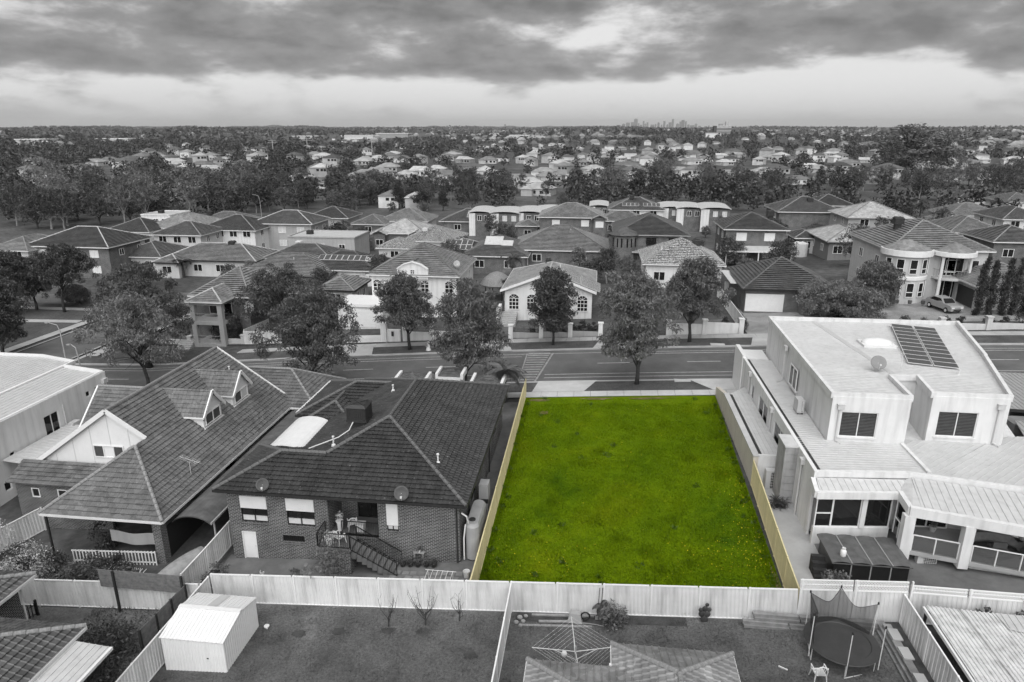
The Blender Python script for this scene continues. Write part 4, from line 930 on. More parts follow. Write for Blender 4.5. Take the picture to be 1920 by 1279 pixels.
# things round the brick house
def small_near():
    t = thing('rain_tank', 'large grey slimline rainwater tank beside the brick house', 'water tank', (-6.55, 35.6, G(-6.5, 35)))
    m = MB(); pts = []
    for i in range(24):
        a = 2 * math.pi * i / 24; pts.append((-6.55 + .42 * math.cos(a), 35.6 + math.copysign(1.15, math.sin(a)) + .42 * math.sin(a)))
    m.prism(pts, G(-6.5, 35) + .1, 1.9); n = len(pts); c = [(-6.55 + (x + 6.55) * .8, 35.6 + (y - 35.6) * .9) for x, y in pts]
    m.add([(x, y, 1.9) for x, y in pts] + [(x, y, 2.08) for x, y in c], [(i, (i + 1) % n, n + (i + 1) % n, n + i) for i in range(n)] + [tuple(range(n, 2 * n))]); m.build('body', 'tank', t)
    m = MB(); m.box(-7.0, -6.1, 34.2, 37.0, G(-6.5, 35), G(-6.5, 35) + .1); m.build('base', 'concrete_dark', t)
    m = MB(); m.lathe([(.2, 0), (.2, .05), (.16, .07)], (-6.6, 34.7, 2.08), 12); m.build('lid', 'dark_plastic', t)
    m = MB(); m.tube([(-7.1, 34.0, 2.9), (-6.8, 34.0, 2.7), (-6.75, 34.2, 2.15)], .05, 6); m.tube([(-6.9, 34.1, 2.1), (-7.0, 34.05, 1.2), (-7.0, 34.05, -.2)], .045, 6); m.build('pipe', 'white_paint', t)
    for (x, y, lab, z0) in ((-6.55, 38.8, 'tall grey gas water heater on the brick house side wall', .4),):
        t = thing('water_heater', lab, 'heater', (x, y, G(x, y))); m = MB(); m.box(x - .3, x + .3, y - .4, y + .4, G(x, y) + .1, 2.3); m.build('case', 'grey_render', t); m = MB(); m.box(x - .31, x + .31, y - .415, y - .402, 1.0, 1.3); m.build('grille', 'dark_plastic', t); m = MB(); m.tube([(x - .1, y - .45, .9), (x - .1, y - .45, 0)], .02, 5); m.tube([(x + .1, y - .45, .9), (x + .1, y - .45, 0)], .02, 5); m.build('pipe', 'alu', t)
    for i, x in enumerate((-8.7, -9.15, -9.65, -10.1, -10.55)): pot_plant(['rightmost dark pot in the row by the brick wall', 'second dark pot from the right by the brick wall', 'middle dark pot in the row by the brick wall', 'second dark pot from the left by the brick wall', 'leftmost dark pot in the row by the brick wall'][i], x, 33.45, .5, .19, i, 'dark_plastic')
    # loose paving by the steps
    rg = random.Random(9); P = thing('paved_area', 'broken grey stone paving below the porch steps', 'paving', (-10, 32.5, G(-10, 32.5)))
    for i in range(9):
        for j in range(4):
            x = -10.9 + i * .46 + rg.uniform(-.05, .05) + (j % 2) * .2; y = 31.55 + j * .42 + rg.uniform(-.03, .03); s, q = rg.uniform(.17, .22), rg.uniform(.15, .19); a = rg.uniform(-.12, .12); m = MB()
            pts = [(x + dx * s * math.cos(a) - dy * q * math.sin(a), y + dx * s * math.sin(a) + dy * q * math.cos(a)) for dx, dy in ((-1, -1), (.9, -1), (1, .95), (-.95, 1))]; z = G(x, y); m.prism(pts, z, z + .065 + rg.uniform(0, .02)); m.build('paver', 'paver', P)
    t = thing('clothes_airer', 'small white wire clothes airer frame on the paving', 'airer', (-7.9, 31.2, G(-7.9, 31.2))); m = MB(); z = G(-7.9, 31.2)
    for sx in (-.7, .7):
        for sy in (-.45, .45): m.tube([(-7.9 + sx, 31.3 + sy, z), (-7.9 + sx, 31.3 + sy, z + 1.05)], .016, 5)
    m.build('leg', 'white_paint', t); m = MB()
    for i in range(6): m.tube([(-8.6 + i * .28, 30.8, z + 1.05), (-8.6 + i * .28, 31.8, z + 1.05)], .014, 5)
    m.tube([(-8.75, 30.85, z + 1.05), (-6.4, 30.95, z + 1.03)], .016, 5); m.tube([(-8.75, 31.75, z + 1.05), (-7.0, 31.75, z + 1.05)], .016, 5); m.build('wire_top', 'white_paint', t)
    pot_plant('low planter with clutter under the white airer', -8.2, 31.1, .5, .25, 3, 'terracotta'); pot_plant('dark bush in a tub by the airer', -7.2, 31.2, .7, .22, 5, 'dark_plastic')
    t = thing('bucket', 'white plastic bucket by the cream fence corner', 'bucket', (-6.6, 32.6, G(-6.6, 32.6))); m = MB(); m.lathe([(.14, 0), (.2, .4), (.21, .4), (.19, .38), (.13, .04)], (-6.6, 32.6, G(-6.6, 32.6) + .04), 12); m.build('body', 'white_paint', t); m = MB(); m.tube([(-6.8, 32.6, .1), (-6.6, 32.42, .02), (-6.4, 32.6, .1)], .01, 4); m.build('handle', 'alu', t)
    t = thing('wall_tap_shelf', 'small shelf with potted fern on the brick wall', 'shelf', (-9.7, 33.8, .2)); m = MB(); m.box(-9.95, -9.3, 33.6, 33.85, .25, .29); m.box(-9.9, -9.85, 33.6, 33.85, .0, .25); m.box(-9.4, -9.35, 33.6, 33.85, .0, .25); m.build('bracket_shelf', 'timber_pale', t)
    pot_plant('white pot on the small shelf on the brick wall', -9.6, 33.7, .3, .08, 8, 'white_paint', z=.3)
    # balcony clutter: white plastic chairs and a planter
    for i, (x, y, lab) in enumerate(((-14.15, 33.1, 'white plastic chair on the landing of the brick house'), (-13.9, 34.6, 'white plastic chair inside the brick house porch'))): plastic_chair(lab, x, y, .96, 2.6 + i, 1.0)
    pot_plant('bushy flowering plant on the porch landing', -14.7, 32.9, .9, .22, 12, 'white_paint', 'blossom', z=.96); pot_plant('tall flowering plant against the porch wall', -14.6, 34.4, 1.3, .2, 13, 'white_paint', 'blossom', z=.96)
    t = thing('storage_box', 'white storage box inside the brick house porch', 'box', (-13.4, 34.5, .95)); m = MB(); m.box(-13.6, -13.1, 34.3, 34.7, .955, 1.45); m.build('body', 'white_paint', t); m = MB(); m.box(-13.62, -13.08, 34.28, 34.72, 1.453, 1.5); m.build('lid', 'pale_render', t)
def plastic_chair(label, x, y, z, rot, s=1.0):
    t = thing('plastic_chair', label, 'chair', (x, y, z), rotz=rot); k = s
    m = MB(); m.box(-.22 * k, .22 * k, -.2 * k, .22 * k, .40 * k, .44 * k); m.build('seat', 'white_paint', t, world=False)
    for sx in (-1, 1):
        for sy in (-1, 1): m = MB(); m.tube([(sx * .22 * k, sy * .2 * k, .42 * k), (sx * .27 * k, sy * .27 * k, 0)], [.032 * k, .022 * k], 6); m.build('leg', 'white_paint', t, world=False)
        m = MB(); m.tube([(sx * .24 * k, -.22 * k, .4 * k), (sx * .27 * k, -.2 * k, .64 * k), (sx * .27 * k, .18 * k, .66 * k), (sx * .23 * k, .25 * k, .8 * k)], .025 * k, 6); m.build('armrest', 'white_paint', t, world=False)
    m = MB(); P = []
    for i in range(9): a = math.pi * i / 8; P.append((.24 * k * math.cos(a), .25 * k, (.62 + .26 * math.sin(a)) * k))
    m.tube([(.22 * k, .22 * k, .42 * k)] + P + [(-.22 * k, .22 * k, .42 * k)], .025 * k, 6)
    for i in range(-2, 3): m.tube([(i * .045 * k, .23 * k, .43 * k), (i * .08 * k, .255 * k, (.86 - .02 * i * i) * k)], .016 * k, 5)
    m.build('backrest', 'white_paint', t, world=False); return t
small_near()
# ------------------------------------------------------------------ big grey tiled house with dormers
def dormer_house():
    D = thing('dormer_house', 'grey tiled house with two white dormers and white rear gable', 'house', (-31, 38, -1.8))
    ze = 1.62; t = math.tan(math.radians(35)); rx = -31.6; zr = ze + (-25 - rx) * t; y0, y1 = 38.0, 51.8
    z = lambda x: ze + (-25 - x) * t
    E1 = [(-25, 36.9, ze), (-25, y1, ze), (rx, y1, zr), (rx, y0, zr), (-29, y0, z(-29)), (-29, 36.9, z(-29))]
    ap = (-29, 36.9, ze + 4 * t); c0, c1 = (-33, 32.9, ze), (-25, 32.9, ze)
    pl = [[c1, (-25, 36.9, ze), ap], [(-25, 36.9, ze), (-25, y0, ze), (-29, y0, z(-29)), ap], [(-25, y0, ze), (-25, y1, ze), (rx, y1, zr), (rx, y0, zr)], [c0, c1, ap], [(-33, 38.2, ze), c0, ap, (-29, 38.2, ap[2])]]
    west = [(rx, y0, zr), (rx, y1, zr), (-38.2, y1, ze), (-38.2, y0, ze)]
    sp = dict(planes=pl + [west], caps=[(c1, ap), (c0, ap), ((rx, y0, zr), (rx, y1, zr))], eaves=[(c0, c1), (c1, (-25, y1, ze)), ((-33, 36.4, ze), c0)])
    fw = hip(-30.5, -22.7, 50.6, 57.6, ze - .02, 31, (False, True), 'x')
    wg = hip(-38.6, -31.0, 43.4, 49.2, 1.9, 42, (False, False), 'x')
    lean = [(-38.3, 36.2, 1.55), (-32.2, 36.2, 1.55), (-32.2, 37.95, 2.4), (-38.3, 37.95, 2.4)]
    roof_parts(D, [sp, fw, wg], 'tile_grey', 'ridge_grey', 'gutter_white', 0.33, 0.3, singles=True, step=0.06, rib=.018, extra=[lean])
    # white rear gable with boards, barge boards and window
    g = MB(); a, b = (-37.6, ze + .7), (-28.8, z(-28.8) - .05)
    P = [(-37.4, 2.1), (-29.0, 2.1), (-29.0, z(-29) - .1), (rx, zr - .12), (-37.4, ze + .62)]
    g.add([(x, 38.25, q) for x, q in P] + [(x, 38.45, q) for x, q in P], [tuple(range(5)), (9, 8, 7, 6, 5)] + [(i, i + 5, (i + 1) % 5 + 5, (i + 1) % 5) for i in range(5)]); gb = g.build('gable', 'white_paint', D)
    for x in (-36, -34.6, -33.2, -31.8, -30.4):
        s = MB(); s.box(x - .02, x + .02, 38.235, 38.25, 2.1, min(z(x) if x > rx else ze + (x + 38.2) * t, zr) - .15); s.build('batten', 'pale_render', gb)
    s = MB(); s.bar((-38.3, 38.0, ze - .02), (rx, 38.0, zr + .02), .1, .28); s.bar((rx, 38.0, zr + .02), (-29.0, 38.0, z(-29) + .02), .1, .28); s.build('barge_board', 'white_paint', gb)
    window(gb, 's', 38.25, -33.1, -30.9, 2.75, 3.65, 3, 1, -.03, 'white_paint', ['blind_dark', 'white_paint', 'blind_dark'])
    # north gable
    g = MB(); g.add([(-38, y1 - .4, ze), (-25.2, y1 - .4, ze), (rx, y1 - .4, zr - .1)], [(0, 1, 2)]); g.build('gable', 'white_paint', D)
    s = MB(); s.bar((-25, y1, ze + .05), (rx, y1, zr + .05), .1, .16); s.bar((-38.2, y1, ze + .05), (rx, y1, zr + .05), .1, .16); s.build('barge_board', 'white_paint', D)
    s = MB(); s.bar((-38.6, 43.4, 1.9), (-38.6, 46.3, 4.55), .12, .2); s.bar((-38.6, 49.2, 1.9), (-38.6, 46.3, 4.55), .12, .2); s.build('barge_board', 'white_paint', D)
    g = MB(); g.add([(-38.3, 43.6, 1.7), (-38.3, 49.0, 1.7), (-38.3, 46.3, 4.4)], [(0, 1, 2)]); g.build('gable', 'white_paint', D)
    # dormers on the right slope
    for yc in (43.35, 47.5):
        dm = MB(); xf = -27.45; zb = z(xf); y_a, y_b = yc - 1.2, yc + 1.2; zt = zb + 1.2; za = zb + 2.5; xb = -25 - (zt - ze) / t; xr = -25 - (za - ze) / t
        dm.add([(xf, y_a, zb), (xf, y_b, zb), (xf, y_b, zt), (xf, yc, za), (xf, y_a, zt), (xb, y_a, zt), (xb, y_b, zt), (xf + .0, y_a, zb), (xf, y_b, zb)], [(0, 1, 2, 3, 4), (4, 5, 0), (2, 1, 6)]); do = dm.build('dormer', 'white_paint', D)
        e = .25; q = za - zt; sl = q / 1.2
        r1 = [(xf + .25, y_a - e, zt - e * sl), (xf + .25, yc, za), (xr - .1, yc, za), (xb + .15, y_a - e, zt - e * sl)]; r2 = [(xf + .25, y_b + e, zt - e * sl), (xf + .25, yc, za), (xr - .1, yc, za), (xb + .15, y_b + e, zt - e * sl)]
        f = MB(); tile_plane(f, [(p[0], p[1], p[2] + .05) for p in r1], .33, .3); tile_plane(f, [(p[0], p[1], p[2] + .05) for p in r2], .33, .3); ro = f.build('dormer_roof', 'tile_grey', do); ro['kind'] = 'stuff'
        f = MB(); f.bar(r1[0], r1[1], .1, .22); f.bar(r2[0], r2[1], .1, .22); f.bar(r1[0], r1[3], .1, .12); f.build('barge_board', 'white_paint', do)
        f = MB(); f.bar(r1[3], r1[2], .18, .04); f.bar((xf + .06, y_a - .1, zb + .02), (xf + .06, y_b + .1, zb + .02), .16, .08); f.build('flashing', 'alu', do)
        window(do, 'e', xf, y_a + .2, y_b - .2, zb + .15, zb + 1.0, 2, 1, -.03, 'white_paint', ['blind_dark', 'curtain'] if yc > 45 else 'blind_dark')
    # brick walls
    w = MB(); wallgrid(w, 's', 36.6, -38.0, -31.4, -2.2, 1.5, [(-36.9, -36.3, .35, 1.05), (-35.0, -34.3, .35, 1.05), (-33.7, -33.1, .35, 1.05)]); wallgrid(w, 'w', -38.0, 36.85, 51.6, -2.2, 1.6); c_ = MB(); c_.box(-25.95, -25.4, 33.2, 33.75, -1.7, 1.55); c_.build('brick_column', 'brick_dark', D); w.build('wall', 'brick_dark', D); w = MB(); wallgrid(w, 'e', -25.5, 38.6, 51.5, -1.8, 1.55, [(41, 42.6, .2, 1.2)]); w.build('side_wall', 'brick_dark', D); w = MB(); w.box(-31.6, -25.75, 38.4, 38.65, -1.9, 1.55); w.build('rear_wall', 'brick_dark', D); w = MB(); wallgrid(w, 'e', -23.2, 51.2, 57.1, -1.6, 1.55); w.build('front_wing_wall', 'brick_dark', D); w = MB(); w.box(-25.5, -23.45, 51.2, 51.5, -1.6, 1.55); w.build('return_wall', 'brick_dark', D)
    for a in (-36.9, -35.0, -33.7): window(D, 's', 36.6, a, a + (.6 if a != -35 else .7), .35, 1.05, 1, 1, .05, 'white_paint', 'glass', fw=.07)
    s = MB(); s.box(-32.9, -25.1, 33.0, 38.3, 1.50, 1.545); s.build('soffit', 'timber_dark', D)
    # outdoor area under the rear hip: screens, posts
    s = MB(); s.box(-25.62, -25.5, 33.8, 38.35, -1.6, .6); s.build('shade_screen', 'black_mesh', D); vent(D, (-29.5, 49.8, 5.0), .3, 'white_paint')
    s = MB(); s.bar((-32.8, 33.1, -1.9), (-32.8, 33.1, 1.5), .1); s.build('post', 'timber_dark', D)
    # roof aerial
    m = MB(); c = Vector((-25.9, 37.6, 2.7)); m.tube([(-25.9, 37.6, 2.1), c + Vector((0, 0, .5))], .015, 4); m.tube([c + Vector((-1.0, .6, .45)), c + Vector((.9, -.2, .5))], .01, 4)
    for i in range(9): p = c + Vector((-1.0 + i * .2, .6 - i * .085, .46)); m.tube([p - Vector((.1, .25, 0)), p + Vector((.1, .25, 0))], .007, 3)
    m.build('roof_aerial', 'alu', D)
dormer_house()
# arched dark carport between the two houses
def carport():
    t = thing('arched_carport', 'long dark arched carport between the brick and dormer houses', 'carport', (-24, 40, G(-24, 40))); m = MB(); vs = []; fs = []; n = 12; nl = 66; y0, y1 = 33.8, 50.4
    for j in range(nl + 1):
        y = y0 + (y1 - y0) * j / nl
        for i in range(n + 1):
            a = math.pi * (0.18 + 0.64 * i / n); x = -23.75 - 1.48 * math.cos(a); zz = .62 + .95 * math.sin(a) + .012 * (j % 2); vs.append((x, y, zz + .02 * (y - y0) / 10))
    for j in range(nl):
        for i in range(n): q = j * (n + 1) + i; fs.append((q, q + n + 1, q + n + 2, q + 1))
    m.add(vs, fs); m.build('roof_sheet', 'vinyl_grey', t)
    m = MB(); m.bar((-22.5, y0, 1.12), (-22.5, y1, 1.16), .09, .12); m.build('gutter', 'gutter_grey', t)
    for y in (34.2, 38.2, 42.4, 46.5, 50): m = MB(); m.bar((-22.55, y, -1.6), (-22.55, y, 1.1), .08); m.build('post', 'gutter_grey', t)
    m = MB(); P = []
    for i in range(n + 1): a = math.pi * (0.18 + 0.64 * i / n); P.append((-23.75 - 1.46 * math.cos(a), y0 + .02, .58 + .95 * math.sin(a)))
    m.tube(P, .05, 5); m.build('arch_rib', 'gutter_dark', t)
carport()
# ------------------------------------------------------------------ ribbed metal roofs
def ribbed(mb, poly, spacing=0.4, w=0.09, h=0.035, axis=0, under=0.06, off=0.0):
    """metal sheet on a plane with raised ribs; axis 0: ribs run up the slope, 1: ribs run across"""
    o, hh, s, n = frame_of(poly); p2 = [((Vector(p) - o).dot(hh), (Vector(p) - o).dot(s)) for p in poly]; P = lambda a, b, d: o + hh * a + s * b + n * d
    mb.slab([P(a, b, 0) for a, b in p2], n, under); lo = min(p[axis] for p in p2); hi = max(p[axis] for p in p2); c = lo + spacing * (.5 + off)
    while c < hi:
        q = _clip(_clip(p2, axis, c - w / 2, False), axis, c + w / 2, True); c += spacing
        if len(q) < 3: continue
        k = len(q); top = [P(a + (0 if axis else (c - spacing - a) * .3), b + ((c - spacing - b) * .3 if axis else 0), h) for a, b in q]; bot = [P(a, b, -.01) for a, b in q]
        mb.add(top + bot, [tuple(range(k))] + [(i, i + k, (i + 1) % k + k, (i + 1) % k) for i in range(k)])
def rainhead(root, x, y, z, zb, face='s'):
    m = MB(); d = -.16 if face == 's' else 0; m.box(x - .2, x + .2, y - .2, y - .004, z, z + .3); m.box(x - .22, x + .22, y - .22, y - .004, z + .302, z + .34); m.tube([(x - .05, y - .08, z), (x - .05, y - .08, zb)], .05, 6); m.tube([(x - .05, y - .08, zb + .03), (x + .15, y - .45, zb - .02)], .05, 6); return m.build('rainhead', 'pale_render', root)
def ac_unit(label, x, y, z, w=.85, d=.32, h=.75, face='s', legs=True, mat='pale_render'):
    t = thing('air_conditioner', label, 'air conditioner', (x, y, z)); m = MB(); m.box(x - w / 2, x + w / 2, y - d / 2, y + d / 2, z + .08, z + h); m.build('case', mat, t)
    m = MB(); m.box(x - w / 2 + .3, x + w / 2 - .04, y - d / 2 - .012, y - d / 2 - .003, z + .14, z + h - .06); g = m.build('grille', 'dark_plastic', t); m = MB()
    for i in range(8): q = z + .16 + (h - .24) * i / 7; m.box(x - w / 2 + .3, x + w / 2 - .04, y - d / 2 - .022, y - d / 2 - .013, q - .008, q + .008)
    for i in range(7): q = x - w / 2 + .32 + (w - .38) * i / 6; m.box(q - .008, q + .008, y - d / 2 - .03, y - d / 2 - .0225, z + .14, z + h - .06)
    m.build('bars', 'white_paint', g); m = MB(); m.box(x - w / 2 + .05, x - w / 2 + .12, y - d / 2, y + d / 2, z, z + .08); m.box(x + w / 2 - .12, x + w / 2 - .05, y - d / 2, y + d / 2, z, z + .08); m.build('foot', 'dark_plastic', t); return t
# ------------------------------------------------------------------ white rendered two-storey house on the right
def white_house():
    Wt = thing('white_modern_house', 'white rendered flat-roofed two-storey house right of the lot', 'house', (18, 45, 1)); zl, zu = 4.92, 8.15
    up = [(15.1, 42.25), (19.75, 42.25), (19.95, 46.0), (21.75, 46.2), (21.35, 43.05), (25.9, 43.05), (28.5, 51.3), (30.9, 60.6), (15.4, 60.4)]
    m = MB(); m.prism(up, zl - .3, 7.86); m.build('upper_wall', 'white_render', Wt)
    m = MB(); w1 = (15.75, 17.95, 5.25, 6.95); wallgrid(m, 's', 42.1, 15.1, 19.75, zl - .3, 7.95, [w1], .15); m.build('rear_upper_wall', 'white_render', Wt); m = MB(); w2 = (21.85, 24.2, 5.25, 6.95); wallgrid(m, 's', 42.9, 21.35, 25.9, zl - .3, 7.95, [w2], .15); m.build('rear_upper_wall', 'white_render', Wt)
    for face_y, w in ((42.1, w1), (42.9, w2)):
        o = window(Wt, 's', face_y, w[0], w[1], w[2], w[3], 2, 1, .1, 'white_paint', 'glass', sill='white_render', fw=.05); b = MB()
        for i in range(16): zz = w[2] + .08 + i * .1; b.box(w[0] + .07, w[1] - .07, face_y + .089, face_y + .098, zz, zz + .055)
        b.build('blind', 'blind_dark', o)
    # parapet of the upper roof
    m = MB(); n = len(up)
    for i in range(n):
        a, b = Vector((*up[i], 0)), Vector((*up[(i + 1) % n], 0)); dz = (0.0, .03, .02, .06, .01, .05, .16, .08, .04)[i]; d = (b - a).normalized(); m.bar(a - d * .1 + Vector((0, 0, 8.0)), b + d * .1 + Vector((0, 0, 8.0)), .22 + .002 * i, .36 + dz)
    m.build('parapet', 'white_render', Wt)
    m = MB(); ribbed(m, [(x, y, 7.92) for x, y in ((15.25, 42.4), (19.6, 42.4), (19.8, 46.1), (15.3, 46.1))], .3, .05, .03, 1); ribbed(m, [(x, y, 7.915) for x, y in ((15.3, 46.12), (27, 46.12), (30.8, 60.5), (15.4, 60.3))], .3, .05, .03, 1); ribbed(m, [(x, y, 7.905) for x, y in ((21.5, 43.2), (25.8, 43.2), (26.9, 46.11), (21.8, 46.11))], .3, .05, .03, 1); m.build('upper_roof', 'white_metal_roof', Wt)
    m = MB(); m.bar((20.6, 46.2, 7.93), (19.0, 60.2, 7.93), .4, .036); m.build('valley_flashing', 'metal_roof', Wt)
    # skylight dome
    m = MB(); m.box(20.7, 23.1, 53.0, 54.6, 7.9, 8.1); sk = m.build('skylight', 'white_paint', Wt); m = MB(); m.ell((21.9, 53.8, 8.12), 1.15, .75, .36, 20, 8); m.build('dome', 'acrylic', sk, smooth=True)
    # solar panels: two columns of ten
    q = [Vector((25.0, 59.3, 8.2)), Vector((28.1, 58.3, 8.2)), Vector((25.35, 48.2, 8.1)), Vector((22.3, 49.1, 8.1))]
    for c in range(2):
        for r in range(10):
            f = lambda a, b: q[0].lerp(q[1], a).lerp(q[3].lerp(q[2], a), b); a0, a1 = c * .51, c * .51 + .485; b0, b1 = r / 10 + .004, (r + 1) / 10 - .004; P = [f(a0, b0), f(a1, b0), f(a1, b1), f(a0, b1)]
            m = MB(); m.slab(P, (0, 0, 1), .05); o = m.build('solar_panel', 'alu', Wt); cx = (P[0] + P[2]) / 2; m = MB(); m.slab([cx + (p - cx) * .95 + Vector((0, 0, .004)) for p in P], (0, 0, 1), .003); m.build('cells', 'solar', o)
    m = MB()
    for b in (.05, .5, .95): m.bar(q[0].lerp(q[3], b) - Vector((0, 0, .1)), q[1].lerp(q[2], b) - Vector((0, 0, .1)), .05, .05)
    m.build('mounting_rail', 'alu', Wt)
    dish(Wt, (19.6, 47.3, 8.6), .5, (-.1, -.75, .5), 'mid_render'); m = MB(); m.tube([(21.3, 47.8, 7.9), (21.3, 47.8, 9.3)], .02, 5); m.tube([(20.4, 47.8, 9.2), (21.3, 47.8, 9.15)], .012, 4)
    for i in range(6): m.tube([(20.5 + i * .15, 47.55, 9.18), (20.5 + i * .15, 48.05, 9.18)], .008, 3)
    m.build('roof_aerial', 'alu', Wt); vent(Wt, (24.9, 47.4, 7.92), .35)
    # lower storey
    lo = [(13.0, 37.2), (18.0, 37.6), (25.5, 36.0), (31.2, 58.0), (13.2, 58.4)]
    m = MB(); m.prism([(13.15, 37.6), (18.0, 38.0), (25.5, 36.6), (31.2, 58.0), (13.3, 58.4)], .3, 4.75); m.build('lower_wall', 'white_render', Wt)
    m = MB(); wl = [(48.6, 51.5, 2.6, 4.3), (43.3, 46.6, 2.0, 4.3), (53.2, 54.2, 3.0, 4.2), (42.5, 43.2, 1.8, 4.0)]; wallgrid(m, 'w', 12.98, 37.3, 58.4, .3, 5.06, wl, .15); m.build('side_wall', 'white_render', Wt)
    for a, b, z0, z1 in wl: window(Wt, 'w', 12.98, a, b, z0, z1, 2 if b - a > 1.5 else 1, 1, .1, 'white_paint', 'glass', sill='white_render', fw=.06)
    uw = [(49.6, 51.5, 5.35, 6.95)]
    for a, b, z0, z1 in uw: window(Wt, 'w', 15.1, a, b, z0, z1, 2, 1, -.03, 'white_paint', 'glass', sill='white_render', fw=.06)
    m = MB(); m.box(12.98, 13.2, 37.3, 58.4, 5.063, 5.12); m.box(12.9, 13.24, 58.0, 61.2, 1.2, 5.3); m.box(13.25, 15.2, 58.42, 61.0, 1.2, 4.9); m.build('side_parapet', 'white_paint', Wt)
    m = MB(); ribbed(m, [(x, y, 4.9) for x, y in ((13.25, 42.3), (15.05, 42.3), (15.35, 58.2), (13.25, 58.2))], .3, .05, .03, 1); ribbed(m, [(13.25, 37.9, 4.9), (19.6, 38.2, 4.9), (19.6, 42.08, 4.94), (13.25, 42.28, 4.9)], .3, .05, .03, 1); ribbed(m, [(19.62, 38.2, 4.88), (26.0, 37.0, 4.8), (28.6, 44.5, 4.86), (25.92, 44.0, 4.9), (25.92, 42.88, 4.9), (19.62, 42.88, 4.9)], .35, .05, .03, 1); m.build('lower_roof', 'metal_roof', Wt)
    m = MB(); m.bar((13.0, 37.45, 4.92), (18.3, 37.95, 4.92), .28, .34); m.bar((18.3, 37.95, 4.92), (26.5, 36.3, 4.9), .28, .345); m.bar((19.6, 38.2, 4.98), (19.6, 42.0, 4.98), .22, .14); m.build('rear_parapet', 'white_render', Wt)
    m = MB(); m.bar((13.4, 37.5, 4.93), (13.4, 58, 4.93), .2, .05); m.build('box_gutter', 'dark_plastic', Wt)
    # narrow ledge roof over the boundary wall
    m = MB(); ribbed(m, [(11.36, 43.3, 3.0), (12.95, 43.3, 3.1), (12.95, 56.2, 3.1), (11.36, 54.5, 3.0)], .3, .05, .03, 1); m.build('ledge_roof', 'metal_roof', Wt); m = MB(); m.box(11.36, 11.6, 43.32, 54.4, 3.02, 3.05); m.build('ledge_gutter', 'dark_plastic', Wt); m = MB(); m.box(11.31, 12.97, 43.15, 43.3, .6, 3.15); m.build('ledge_wall', 'white_render', Wt)
    for y, zt_, zb in ((54.6, 5.0, 1.5), (47.2, 4.95, 1.2), (39.4, 4.9, .9)):
        m = MB(); m.box(12.76, 12.976, y - .2, y + .2, zt_ - .35, zt_); m.tube([(12.87, y, zt_ - .3), (12.87, y, zb)], .05, 6); m.build('rainhead', 'pale_render', Wt)
    m = MB(); m.box(14.88, 15.096, 52.9, 53.3, 7.4, 7.8); m.tube([(15.0, 53.1, 7.4), (15.0, 53.1, 4.98), (14.5, 52.6, 4.95)], .05, 6); m.build('rainhead', 'pale_render', Wt)
    rainhead(Wt, 15.62, 42.1, 7.15, 4.98); rainhead(Wt, 25.35, 42.9, 7.3, 4.98)
    # blockwork pier on the side wall
    for i in range(9):
        z0 = .5 + i * .5; m = MB(); m.box(12.2, 12.96, 40.6, 42.3, z0 + .01, z0 + .49); m.build('block', 'block_wall', Wt)
    m = MB(); m.box(12.15, 12.97, 40.55, 42.35, 5.005, 5.1); m.build('block_cap', 'pale_render', Wt)
    # rear verandah: roof, beams, columns, balcony
    m = MB(); ribbed(m, [(13.05, 36.3, 4.42), (17.8, 36.85, 4.42), (18.35, 37.75, 4.7), (13.1, 37.3, 4.7)], .38, .05, .035, 0); ribbed(m, [(17.9, 34.95, 4.5), (24.6, 33.2, 4.42), (25.5, 36.2, 4.83), (18.45, 37.72, 4.83)], .38, .05, .035, 0); m.add([(17.55, 36.8, 4.44), (17.45, 34.95, 4.47), (18.0, 34.95, 4.49), (18.5, 37.74, 4.82), (18.2, 37.76, 4.72)], [(0, 1, 2, 3, 4)]); m.build('verandah_roof', 'white_metal_roof', Wt)
    m = MB(); m.bar((12.85, 36.15, 4.25), (17.55, 36.65, 4.25), .25, .42); m.bar((17.5, 36.7, 4.3), (17.35, 34.95, 4.3), .25, .46); m.bar((17.3, 34.9, 4.3), (24.6, 33.05, 4.25), .28, .55); m.bar((12.85, 36.1, 4.3), (12.95, 37.4, 4.5), .24, .45); m.build('beam', 'white_render', Wt)
    for (x, y, z0, w_) in ((17.35, 34.95, .5, .55), (20.05, 34.25, 1.5, .5), (24.3, 33.15, 1.5, .5)):
        m = MB(); m.box(x - w_ / 2, x + w_ / 2, y - .22, y + .22, z0, 4.05); m.build('column', 'white_render', Wt)
    m = MB(); m.add([(17.2, 34.85, 1.72), (24.6, 32.95, 1.72), (25.6, 36.5, 1.72), (18.0, 38.0, 1.72)] + [(17.2, 34.85, 1.95), (24.6, 32.95, 1.95), (25.6, 36.5, 1.95), (18.0, 38.0, 1.95)], [(3, 2, 1, 0), (4, 5, 6, 7), (0, 1, 5, 4), (1, 2, 6, 5), (2, 3, 7, 6), (3, 0, 4, 7)]); m.build('balcony_floor', 'concrete', Wt)
    m = MB(); m.add([(20.2, 34.5, .6), (24.6, 33.3, .6), (24.6, 33.3, 1.71), (20.2, 34.5, 1.71), (20.3, 35.0, .6), (24.7, 33.8, .6), (24.7, 33.8, 1.71), (20.3, 35.0, 1.71)], [(0, 1, 2, 3), (7, 6, 5, 4), (0, 4, 5, 1), (3, 2, 6, 7), (0, 3, 7, 4), (1, 5, 6, 2)]); m.build('underfloor_wall', 'white_render', Wt)
    # glazed room on the left of the verandah
    m = MB(); m.add([(13.0, 36.35, .6), (17.3, 36.8, .6), (17.3, 36.8, 2.05), (13.0, 36.35, 2.05), (13.0, 36.6, .6), (17.3, 37.05, .6), (17.3, 37.05, 2.05), (13.0, 36.6, 2.05)], [(0, 1, 2, 3), (7, 6, 5, 4), (3, 2, 6, 7), (0, 3, 7, 4), (1, 5, 6, 2)]); m.build('sill_wall', 'white_render', Wt)
